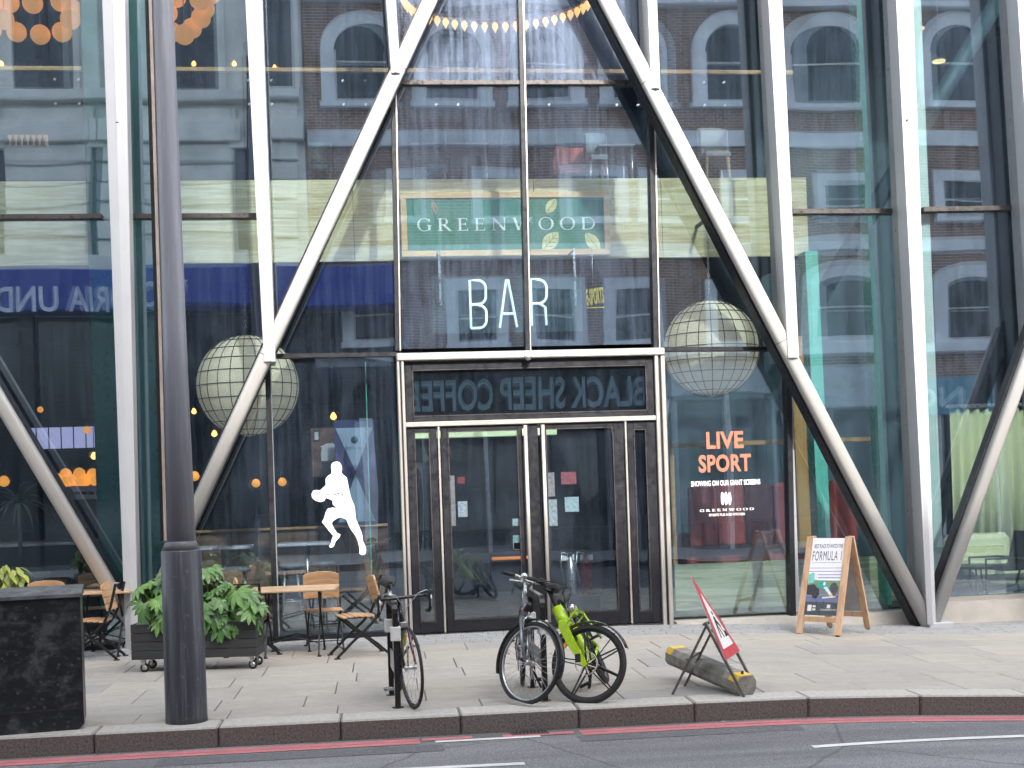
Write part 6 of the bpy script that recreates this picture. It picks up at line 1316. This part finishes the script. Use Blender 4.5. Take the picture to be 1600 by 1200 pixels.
for s_ in (-1, 1):
    y = s_ * 0.222
    b.tube('drop_grip', [tuple(bc + Vector(v)) for v in ((0, y, 0), (0.07, y, -0.004), (0.095, y, -0.04), (0.085, y, -0.09), (0.04, y, -0.125), (-0.03, y, -0.13))], 0.016, 'rubber', True, parent=hb_o)
    b.tube('brake_hood', [tuple(bc + Vector((0.06, y, 0.005))), tuple(bc + Vector((0.11, y, 0.015))), tuple(bc + Vector((0.13, y, 0.05)))], 0.018, 'rubber', True, [1, 1, 0.7], parent=hb_o)
    b.tube('brake_lever', [tuple(bc + Vector((0.12, y, 0.02))), tuple(bc + Vector((0.135, y, -0.03))), tuple(bc + Vector((0.115, y, -0.09)))], 0.006, 'alu', True, parent=hb_o)
    b.tube('cable', [tuple(bc + Vector((0.11, y, 0.02))), tuple(bc + Vector((0.16, y * 0.8, 0.06))), tuple(bc + Vector((0.17, y * 0.45, 0.04))), tuple(bc + Vector((0.11, y * 0.1, -0.06))), tuple(b.hb + Vector((0.05, 0, 0.05)))], 0.0035, 'alu', True, n=5)
crank(b, bb, R(-80), 0.09, M['brass'], 'chrome'); chain(b, bb, ra)
b.part(MB().lathe([(0.001, 0), (0.034, 0.004), (0.036, 0.02), (0.036, 0.13), (0.022, 0.155), (0.022, 0.17)], 14).xf(Matrix.Translation(Vector((-0.33, 0, 0.50))) @ Matrix.Rotation(R(48), 4, 'Y')), 'bottle', plain('yellow_bottle', (0.42, 0.36, 0.03), 0.4, 0, 0.6, 16))
b.part(MB().tube([(-0.62, 0.02, 0.36), (-0.72, 0.1, 0.42), (-0.7, 0.14, 0.5), (-0.6, 0.1, 0.52)], 0.011, 8), 'lock_shackle', 'rubber')

# --- grey hybrid: front tyre flat, bars turned
p = gd(822, 1101)
b = Bike('hybrid_bicycle', 'silver grey hybrid bicycle with flat front tyre and mudguards in the middle', (p.x, p.y, zg(p.x)), R(-90 - 6), R(-2), R(46), 0.348, 71)
M['bike_grey'] = plain('grey_frame', (0.17, 0.19, 0.21), 0.3, 0.5, 0.1, 8); M['pink'] = plain('pink_decal', (0.5, 0.05, 0.18), 0.4)
bb, ra = (-0.62, 0, 0.29), (-1.04, 0, b.r); st = (-0.76, 0, 0.72)
wheel(b.t, (0, 0, b.r), b.r, b.F, 0.020, 'alu', 32, flat=True); wheel(b.t, ra, b.r, b.T, 0.020, 'alu', 32)
mudguard(b.t, (0, 0, b.r), b.r + 0.018, R(-10), R(95), b.F, 'bike_black'); mudguard(b.t, (0, 0, b.r), b.r + 0.018, R(95), R(205), b.F, 'bike_black'); mudguard(b.t, ra, b.r + 0.018, R(20), R(200), b.T, 'bike_black')
b.tube('top_tube', [b.ht - b.hd * 0.03, st], 0.018, 'bike_grey'); b.tube('down_tube', [b.hb + b.hd * 0.03, bb], 0.024, 'bike_grey'); b.tube('seat_tube', [bb, st], 0.018, 'bike_grey'); b.tube('head_tube', [b.hb, b.ht], 0.024, 'bike_grey')
b.tube('head_decal', [b.hb + b.hd * 0.05, b.hb + b.hd * 0.085], 0.0252, 'pink')
for s_ in (-1, 1):
    b.tube('seat_stay', [(st[0], s_ * 0.02, st[2] - 0.03), (ra[0], s_ * 0.065, ra[2])], 0.009, 'bike_grey'); b.tube('chain_stay', [(bb[0], s_ * 0.03, bb[2]), (ra[0], s_ * 0.065, ra[2])], 0.011, 'bike_grey')
    b.tube('fork_blade', [tuple(b.hb + Vector((0, s_ * 0.05, -0.01))), tuple(b.hb - b.hd * 0.2 + Vector((0.0, s_ * 0.055, 0))), (0, s_ * 0.055, b.r)], 0.013, 'bike_grey', True, [1.2, 1.1, 0.8])
    b.tube('brake_arm', [tuple(b.hb + Vector((0.035, s_ * 0.035, -0.10))), tuple(b.hb + Vector((0.035, s_ * 0.045, -0.02))), tuple(b.hb + Vector((0.04, s_ * 0.02, 0.02)))], 0.007, 'chrome', True, n=6)
b.tube('fork_crown', [tuple(b.hb + Vector((0, -0.055, -0.01))), tuple(b.hb + Vector((0, 0.055, -0.01)))], 0.017, 'bike_grey', True, up=(0, 0, 1))
b.tube('seat_post', [st, (-0.80, 0, 0.93)], 0.0135, 'alu'); saddle(b, (-0.81, 0, 0.97), 'rubber', 0.27, 0.17)
hc = b.ht + b.hd * 0.16; bc = hc + Vector((0.07, 0, 0.01)); b.tube('stem', [tuple(b.ht), tuple(hc)], 0.016, 'chrome', True); b.tube('stem_clamp', [tuple(hc), tuple(bc)], 0.016, 'chrome', True)
hb_o = b.tube('handlebar', [tuple(bc + Vector(v)) for v in ((-0.05, -0.28, 0.02), (-0.02, -0.16, 0.02), (0, -0.06, 0), (0, 0.06, 0), (-0.02, 0.16, 0.02), (-0.05, 0.28, 0.02))], 0.0125, 'chrome', True, up=(0, 0, 1))
for s_ in (-1, 1):
    b.tube('grip', [tuple(bc + Vector((-0.03, s_ * 0.19, 0.02))), tuple(bc + Vector((-0.055, s_ * 0.31, 0.02)))], 0.018, 'rubber', True, parent=hb_o, up=(0, 0, 1))
    b.tube('brake_lever', [tuple(bc + Vector((0.01, s_ * 0.13, 0.005))), tuple(bc + Vector((0.05, s_ * 0.16, -0.02))), tuple(bc + Vector((0.02, s_ * 0.28, -0.03)))], 0.007, 'alu', True, parent=hb_o)
    b.tube('cable', [tuple(bc + Vector((0.02, s_ * 0.12, 0.0))), tuple(bc + Vector((0.12, s_ * 0.10, -0.02))), tuple(bc + Vector((0.10, s_ * 0.02, -0.16))), tuple(b.hb + Vector((0.04, 0, 0.03)))], 0.003, 'rubber', True, n=5)
b.part(MB().bbox(-0.02, 0.025, -0.03, 0.03, 0.0, 0.045, 0.01).xf(Matrix.Translation(bc + Vector((0.02, 0.1, 0.01)))), 'shifter', 'rubber', True)
b.part(MB().lathe([(0.001, 0), (0.028, 0.004), (0.030, 0.03), (0.018, 0.045), (0.001, 0.05)], 14).xf(Matrix.Translation(bc + Vector((0.0, -0.10, 0.01)))), 'bell', 'chrome', True)
b.tube('bar_light', [tuple(b.hb + Vector((0.05, -0.07, 0.06))), tuple(b.hb + Vector((0.10, -0.10, 0.12)))], 0.022, 'rubber', True)
crank(b, bb, R(100), 0.09, 'alu', 'rubber'); chain(b, bb, ra)
b.tube('kickstand', [(bb[0] - 0.08, 0.05, bb[2] - 0.02), (bb[0] - 0.16, 0.16, 0.02)], 0.010, 'black_steel')
b.part(MB().bbox(-0.14, 0.14, -0.02, 0.02, 0.0, 0.10, 0.02).xf(Matrix.Translation((-0.55, 0.0, 0.42))), 'frame_bag', M['grey_fab'])

# --- lime e-bike: leaning on the stand, front wheel turned broadside to the street
p = gd(941, 1096)
b = Bike('electric_bicycle', 'lime green hire bicycle with black moulded wheels leaning at the right', (p.x, p.y, zg(p.x)), R(-90 - 14), R(26), R(82), 0.335, 68)
M['lime'] = plain('lime_paint', (0.36, 0.55, 0.015), 0.28, 0, 0.06, 6); M['lime_dark'] = plain('lime_plastic', (0.30, 0.45, 0.03), 0.4)
bb, ra = (-0.60, 0, 0.29), (-1.05, 0, b.r); st = (-0.74, 0, 0.62)
wheel(b.t, (0, 0, b.r), b.r, b.F, 0.026, 'black_steel', mag=5, disc=-0.062, orange=True); wheel(b.t, ra, b.r, b.T, 0.026, 'black_steel', mag=5)
mudguard(b.t, (0, 0, b.r), b.r + 0.022, R(15), R(140), b.F, 'bike_black', 0.036); mudguard(b.t, ra, b.r + 0.022, R(10), R(170), b.T, 'bike_black', 0.036)
b.tube('mudguard_stay', [(0.0, 0.05, b.r), (0.34 * math.cos(R(45)), 0.03, b.r + 0.34 * math.sin(R(45)))], 0.005, 'black_steel', True, n=5)
b.tube('main_frame', [tuple(b.hb + b.hd * 0.08), (-0.28, 0, 0.52), (-0.42, 0, 0.38), bb], 0.046, 'lime', False, [1.0, 1.1, 1.1, 1.0], 14); b.tube('seat_tube', [bb, st], 0.026, 'lime'); b.tube('head_tube', [b.hb - b.hd * 0.02, b.ht + b.hd * 0.03], 0.056, 'lime', False, [1.0, 0.85], 16)
for s_ in (-1, 1):
    b.tube('seat_stay', [(st[0], s_ * 0.03, st[2] - 0.05), (ra[0], s_ * 0.07, ra[2])], 0.013, 'lime'); b.tube('chain_stay', [(bb[0], s_ * 0.04, bb[2]), (ra[0], s_ * 0.07, ra[2])], 0.015, 'lime')
    b.part(MB().sweep([tuple(b.hb + Vector((0, s_ * 0.062, -0.005))), tuple(b.hb - b.hd * 0.2 + Vector((0.0, s_ * 0.064, 0))), (-0.005, s_ * 0.066, b.r - 0.02)], [(0.026, 0.012), (-0.026, 0.012), (-0.026, -0.012), (0.026, -0.012)], up=(0, 1, 0), scales=[1.5, 1.3, 0.9], smooth=False), 'fork_blade', 'lime', True)
b.part(MB().bbox(-0.04, 0.05, -0.08, 0.08, -0.03, 0.035, 0.012).xf(Matrix.Translation(b.hb)), 'fork_crown', 'lime', True)
b.part(MB().bbox(-0.02, 0.03, -0.012, 0.012, -0.035, 0.035, 0.006).xf(Matrix.Translation((-0.07, -0.075, b.r + 0.05))), 'brake_caliper', 'black_steel', True)
# front cargo bracket and headlight
b.part(MB().sweep([tuple(b.hb + Vector((0.05, -0.10, 0.0))), tuple(b.hb + Vector((0.14, -0.10, 0.10))), tuple(b.hb + Vector((0.14, 0.10, 0.10))), tuple(b.hb + Vector((0.05, 0.10, 0.0)))], [(0.012, 0.006), (-0.012, 0.006), (-0.012, -0.006), (0.012, -0.006)], up=(0.7, 0, -0.7), smooth=False), 'cargo_bracket', 'lime', True)
b.tube('bracket_strut', [tuple(b.hb + Vector((0.14, 0.08, 0.10))), (0.10, 0.075, b.r + 0.22)], 0.009, 'lime', True)
hl = b.part(MB().lathe([(0.02, 0), (0.034, 0.01), (0.036, 0.05), (0.030, 0.055)], 16).xf(Matrix.Translation(b.ht + Vector((0.09, 0.02, 0.0))) @ Matrix.Rotation(R(80), 4, 'Y')), 'headlight', M['chrome'], True)
hc = b.ht + b.hd * 0.20; bc = hc + Vector((0.03, 0, 0.0)); b.tube('stem', [tuple(b.ht), tuple(hc)], 0.021, 'rubber', True); b.part(MB().bbox(-0.06, 0.06, -0.06, 0.06, -0.02, 0.05, 0.02).xf(Matrix.Translation(bc)), 'control_box', 'rubber', True)
hb_o = b.tube('handlebar', [tuple(bc + Vector(v)) for v in ((-0.12, -0.30, 0.06), (-0.06, -0.2, 0.06), (0, -0.09, 0.0), (0, 0.09, 0.0), (-0.06, 0.2, 0.06), (-0.12, 0.30, 0.06))], 0.013, 'rubber', True, up=(0, 0, 1))
for s_ in (-1, 1):
    b.tube('grip', [tuple(bc + Vector((-0.07, s_ * 0.215, 0.06))), tuple(bc + Vector((-0.13, s_ * 0.32, 0.06)))], 0.019, 'rubber', True, parent=hb_o, up=(0, 0, 1))
    b.tube('brake_lever', [tuple(bc + Vector((0.0, s_ * 0.16, 0.05))), tuple(bc + Vector((0.03, s_ * 0.2, 0.03))), tuple(bc + Vector((-0.03, s_ * 0.3, 0.02)))], 0.006, 'black_steel', True, parent=hb_o)
    b.tube('cable', [tuple(bc + Vector((0.0, s_ * 0.15, 0.05))), tuple(bc + Vector((0.14, s_ * 0.10, 0.02))), tuple(bc + Vector((0.12, s_ * 0.03, -0.16))), tuple(b.hb + Vector((0.04, 0.02, 0.06)))], 0.005, 'rubber', True, n=6)
b.tube('seat_post', [st, (-0.80, 0, 0.86)], 0.015, 'alu'); saddle(b, (-0.82, 0, 0.90), 'rubber', 0.27, 0.19)
crank(b, bb, R(-70), 0.08, 'black_steel', 'black_steel'); b.part(MB().lathe([(0.08, -0.045), (0.085, -0.04), (0.085, 0.04), (0.08, 0.045)], 20, bb, 'y'), 'motor', 'black_steel')
for s_ in (-1, 1): b.tube('kickstand', [(bb[0] - 0.02, s_ * 0.03, bb[2] - 0.07), (bb[0] - 0.10, s_ * 0.16, 0.03)], 0.014, 'black_steel')
b.part(MB().bbox(-0.19, -0.0, -0.07, 0.07, -0.05, 0.05, 0.02).xf(Matrix.Translation((-0.86, 0, 0.72))), 'battery', 'lime_dark')

# ------------------------------------------------------------------ road works sign with ballast block
fn, ff = gd(1163, 1090), gd(1184, 1078)
wd = Vector((0.47, 0.88, 0)).normalized(); nd = Vector((wd.y, -wd.x, 0))       # across the frame; out of the front
base = gd(1163, 1089); fwid = 0.50
t = thing('roadworks_sign', 'red bordered triangle sign on folding steel legs seen nearly edge-on by the kerb', 'road sign', (base.x, base.y, zg(base.x)))
lean_ = 0.50; topv = Vector((0, 0, 1.0)) - nd * lean_; tdir = topv.normalized()
def fp(u, v): return wd * (u * fwid) + topv * v       # point in the plane of the front frame
M['leg_steel'] = plain('rusty_galvanised', (0.13, 0.115, 0.105), 0.55, 0.5, 0.3, 20)
for u in (0, 1): MB().bar(fp(u, 0), fp(u, 0.62), 0.035, 0.02, up=tuple(nd)).build('front_leg', M['leg_steel'], t); 
for u in (0.06, 0.94): MB().bar(fp(u, 0.60), fp(u, 0.0) - nd * 0.62, 0.03, 0.018, up=tuple(nd)).build('rear_leg', M['leg_steel'], t)
MB().bar(fp(0, 0.60) - nd * 0.02, fp(1, 0.60) - nd * 0.02, 0.025, 0.02).build('hinge_bar', M['leg_steel'], t); MB().bar(fp(0.06, 0.30) - nd * 0.33, fp(0.94, 0.30) - nd * 0.33, 0.02, 0.02).build('rear_crossbar', M['leg_steel'], t)
pn = wd.cross(tdir).normalized(); pn = pn if pn.dot(nd) > 0 else -pn
def tri(k, off, z0=0.30, z1=1.0, r=0.03):
    A, B_, C_ = fp(0.5 - 0.62, z0), fp(0.5 + 0.62, z0), fp(0.5, z1); G_ = (A + B_ + C_) / 3; out = []
    P = [G_ + (q - G_) * k for q in (A, B_, C_)]
    for i in range(3):
        q, q0, q1 = P[i], P[i - 1], P[(i + 1) % 3]; out += [q + (q0 - q).normalized() * r, q + ((q0 - q).normalized() + (q1 - q).normalized()) * r * 0.3, q + (q1 - q).normalized() * r]
    return [q + pn * off for q in out]
M['sign_red'] = plain('sign_red', (0.50, 0.02, 0.03), 0.4, 0, 0.1); M['sign_face'] = plain('sign_white', (0.74, 0.74, 0.72), 0.45, 0, 0.06); M['sign_grey'] = plain('galvanised_back', (0.33, 0.33, 0.33), 0.5, 0.4)
MB().prism(tri(1.0, 0.012), pn * 0.006).build('plate', M['sign_grey'], t); MB().prism(tri(0.985, 0.0185), pn * 0.0015).build('red_border', M['sign_red'], t); MB().prism(tri(0.66, 0.0205, r=0.015), pn * 0.001).build('white_field', M['sign_face'], t)
G0 = (fp(0.5 - .62, .3) + fp(0.5 + .62, .3) + fp(0.5, 1.0)) / 3 + pn * 0.022; S_ = 0.13
def gl(pts, nm='digger_symbol'): MB().prism([G0 + wd * (x * S_) + tdir * (y * S_) for x, y in pts], pn * 0.001).build(nm, M['gasket'], t)
gl([(0.10, 0.95), (0.3, 0.95), (0.36, 1.12), (0.26, 1.25), (0.12, 1.22), (0.05, 1.08)]); gl([(0.1, 0.9), (0.35, 0.75), (0.0, 0.15), (0.3, -0.65), (0.12, -0.70), (-0.2, 0.1), (-0.55, -0.65), (-0.75, -0.62), (-0.38, 0.2), (-0.1, 0.75)]); gl([(0.25, 0.65), (0.75, 0.1), (0.68, 0.0), (0.12, 0.5)]); gl([(0.2, 0.45), (1.0, -0.65), (0.93, -0.70), (0.15, 0.35)]); gl([(0.55, -0.70), (1.5, -0.70), (1.2, -0.35), (0.95, -0.28), (0.75, -0.4)])
# ballast block with yellow ends lying through the legs
e0, e1 = gd(1166, 1086), gd(1046, 1060); t = thing('ballast_block', 'weathered grey ballast block with yellow end reflectors under the triangle sign', 'ballast block', (e0.x, e0.y, zg(e0.x)))
dv = Vector((e1.x - e0.x, e1.y - e0.y, 0.16)); L = min(dv.length * 1.18, 1.1); dx = dv.normalized(); sy = Vector((-dx.y, dx.x, 0)).normalized(); up_ = dx.cross(sy); up_ = up_ if up_.z > 0 else -up_
M['ballast'] = plain('recycled_rubber', (0.25, 0.235, 0.205), 0.85, 0, 0.45, 9, 0.5, 40)
oct_ = [(a_ * 1.15, c_ * 1.3) for a_, c_ in [(-0.06, 0.0), (0.06, 0.0), (0.085, 0.03), (0.085, 0.085), (0.055, 0.125), (-0.055, 0.125), (-0.085, 0.085), (-0.085, 0.03)]]
A = [sy * a_ + up_ * c_ for a_, c_ in oct_]; Bq = [q + dx * L for q in A]; loft(MB(), A, Bq).build('block', M['ballast'], t)
M['yellow'] = plain('yellow_reflector', (0.62, 0.40, 0.03), 0.4, 0, 0.12, 20)
for k0, k1 in ((0.012, 0.13), (L - 0.09, L - 0.012)):
    A = [sy * (a_ * 1.03) + up_ * (0.08 + (c_ - 0.08) * 1.04) + dx * k0 for a_, c_ in oct_[3:7]]; Bq = [sy * (a_ * 1.03) + up_ * (0.08 + (c_ - 0.08) * 1.04) + dx * k1 for a_, c_ in oct_[3:7]]
    loft(MB(), A, Bq).build('end_reflector', M['yellow'], t)
MB().bbox(-0.012, 0.012, -0.008, 0.0, -0.022, 0.022, 0.003).xf(Matrix.Translation(dx * 0.07 - sy * 0.0 + up_ * 0.168)).build('handle_slot', M['gasket'], t)

# ------------------------------------------------------------------ wooden sandwich board
fl, fr = gd(1245, 990), gd(1312, 996); t = thing('sandwich_board', 'wooden sandwich board with race car poster on the pavement right of the doors', 'sign', (fl.x, fl.y, (zg(fl.x) + zg(fr.x)) / 2))
wd = (Vector((fr.x, fr.y, 0)) - Vector((fl.x, fl.y, 0))); bw = wd.length; wd.normalize(); nd = Vector((wd.y, -wd.x, 0)); bh = 150 / sc_at(fl.y, fl.x); ln = 0.41
up_f = (Vector((0, 0, bh)) - nd * ln * 0.93); up_b = (Vector((0, 0, bh)) + nd * ln * 0.93)
def sp(u, v, back=False, o=0.0): return wd * (u * bw) + (up_f * v if not back else -nd * ln * 2 + up_b * v) + (nd if not back else -nd) * o
for back in (False, True):
    for u in (0.05, 0.95):
        MB().bar(sp(u, 0.01, back), sp(u, 1.0, back), 0.075, 0.032, up=tuple(nd)).build('side_post', M['board_wood'], t); MB().bar(sp(u, -0.0, back), sp(u, 0.012, back), 0.04, 0.025, up=tuple(nd)).build('rubber_foot', M['rubber'], t)
    MB().bar(sp(0.1, 0.16, back), sp(0.9, 0.16, back), 0.06, 0.028, up=tuple(nd)).build('bottom_rail', M['board_wood'], t)
    MB().bar(sp(0.1, 0.93 if not back else 0.80, back, -0.012), sp(0.9, 0.93 if not back else 0.80, back, -0.012), 0.05, 0.014, up=tuple(nd)).build('top_rail', M['board_wood'], t)
MB().prism([sp(0.1, 0.20, True, -0.004), sp(0.9, 0.20, True, -0.004), sp(0.9, 0.77, True, -0.004), sp(0.1, 0.77, True, -0.004)], nd * 0.006).build('back_panel', plain('grey_board', (0.34, 0.33, 0.33), 0.6), t)
pv0, pv1 = 0.20, 0.985; pn = up_f.cross(wd).normalized(); pn = pn if pn.dot(nd) > 0 else -pn
def pq(u, v, k=0): return sp(0.10 + 0.80 * u, pv0 + (pv1 - pv0) * v) + pn * (0.004 + 0.0007 * k)
pm_ = {}
def shape(pts, c, k, nm='printed_shape', rough=0.35):
    if c not in pm_: pm_[c] = plain('print_%d' % len(pm_), c, rough, 0, 0.06)
    MB().prism([pq(u, v, k) for u, v in pts], pn * 0.0005).build(nm, pm_[c], po)
po = MB().prism([pq(0, 0, -6), pq(1, 0, -6), pq(1, 1, -6), pq(0, 1, -6)], pn * 0.004).build('poster', plain('poster_paper', (0.72, 0.72, 0.78), 0.35, 0, 0.03), t)
shape([(0, 0), (1, 0), (1, 0.17), (0, 0.17)], (0.035, 0.042, 0.045), 0); shape([(0, 0.17), (1, 0.17), (1, 0.27), (0, 0.25)], (0.11, 0.13, 0.24), 0); shape([(0, 0.252), (1, 0.272), (1, 0.36), (0, 0.36)], (0.16, 0.17, 0.19), 0); shape([(0, 0.36), (1, 0.36), (1, 0.45), (0, 0.45)], (0.14, 0.24, 0.12), 0)
for i, v in enumerate((0.47, 0.51, 0.555, 0.60)): shape([(0, v), (1, v + 0.01), (1, v + 0.028 - 0.003 * i), (0, v + 0.018 - 0.003 * i)], (0.30, 0.31, 0.48), 0)
shape([(0.02, 0.26), (0.30, 0.25), (0.34, 0.34), (0.22, 0.40), (0.02, 0.38)], (0.02, 0.02, 0.022), 1); shape([(0.20, 0.22), (0.33, 0.21), (0.40, 0.27), (0.38, 0.34), (0.26, 0.35), (0.19, 0.29)], (0.015, 0.015, 0.016), 2)
shape([(0.02, 0.40), (0.20, 0.42), (0.26, 0.52), (0.14, 0.55), (0.03, 0.52)], (0.16, 0.50, 0.46), 2); shape([(0.28, 0.38), (0.52, 0.34), (0.74, 0.24), (0.78, 0.27), (0.62, 0.38), (0.50, 0.44), (0.36, 0.45)], (0.02, 0.30, 0.24), 3); shape([(0.50, 0.36), (0.72, 0.25), (0.78, 0.27), (0.60, 0.37)], (0.55, 0.66, 0.66), 4); shape([(0.20, 0.46), (0.30, 0.46), (0.32, 0.51), (0.26, 0.54), (0.20, 0.52)], (0.66, 0.68, 0.72), 4); shape([(0.68, 0.25), (0.80, 0.24), (0.79, 0.27), (0.72, 0.275)], (0.70, 0.42, 0.10), 5); shape([(0.50, 0.215), (0.88, 0.235), (0.88, 0.25), (0.50, 0.235)], (0.6, 0.6, 0.6), 4)
shape([(0.80 + 0.13 * math.cos(q) * 0.95, 0.34 + 0.085 * math.sin(q)) for q in [2 * P2 * i / 16 for i in range(16)]], (0.05, 0.048, 0.055), 3); shape([(0.52 + 0.035 * math.cos(q), 0.405 + 0.025 * math.sin(q)) for q in [2 * P2 * i / 10 for i in range(10)]], (0.7, 0.72, 0.72), 5)
shape([(0.10, 0.05), (0.22, 0.05), (0.22, 0.13), (0.10, 0.13)], (0.62, 0.62, 0.62), 2); shape([(0.25, 0.06), (0.34, 0.06), (0.34, 0.085), (0.25, 0.085)], (0.62, 0.62, 0.62), 2); shape([(0.25, 0.1), (0.34, 0.1), (0.34, 0.125), (0.25, 0.125)], (0.62, 0.62, 0.62), 2)
for i in range(3): shape([(0.665 + i * 0.035, 0.095), (0.69 + i * 0.035, 0.095), (0.69 + i * 0.035, 0.14), (0.665 + i * 0.035, 0.14)], (0.7, 0.7, 0.7), 2, 'leaf_emblem')
ink = plain('poster_ink', (0.05, 0.05, 0.055), 0.4)
text_on('print_line', 'BEST PLACE TO WATCH THE', ink, pq(0.10, 0.865, 2), pq(0.93, 0.872, 2) - pq(0.10, 0.865, 2), pq(0.10, 0.918, 2) - pq(0.10, 0.865, 2), po, 0.008)
text_on('print_line', 'FORMULA 1', ink, pq(0.07, 0.70, 2), pq(0.92, 0.712, 2) - pq(0.07, 0.70, 2), pq(0.07, 0.825, 2) - pq(0.07, 0.70, 2), po, 0.0, 1.12)
text_on('print_line', 'GREENWOOD', M['letter_white'], pq(0.48, 0.062, 2), pq(0.94, 0.066, 2) - pq(0.48, 0.062, 2), pq(0.48, 0.082, 2) - pq(0.48, 0.062, 2), po, 0, 1.2)
shape([(0.07, 0.672), (0.93, 0.682), (0.93, 0.686), (0.07, 0.676)], (0.05, 0.05, 0.055), 2, 'rule')
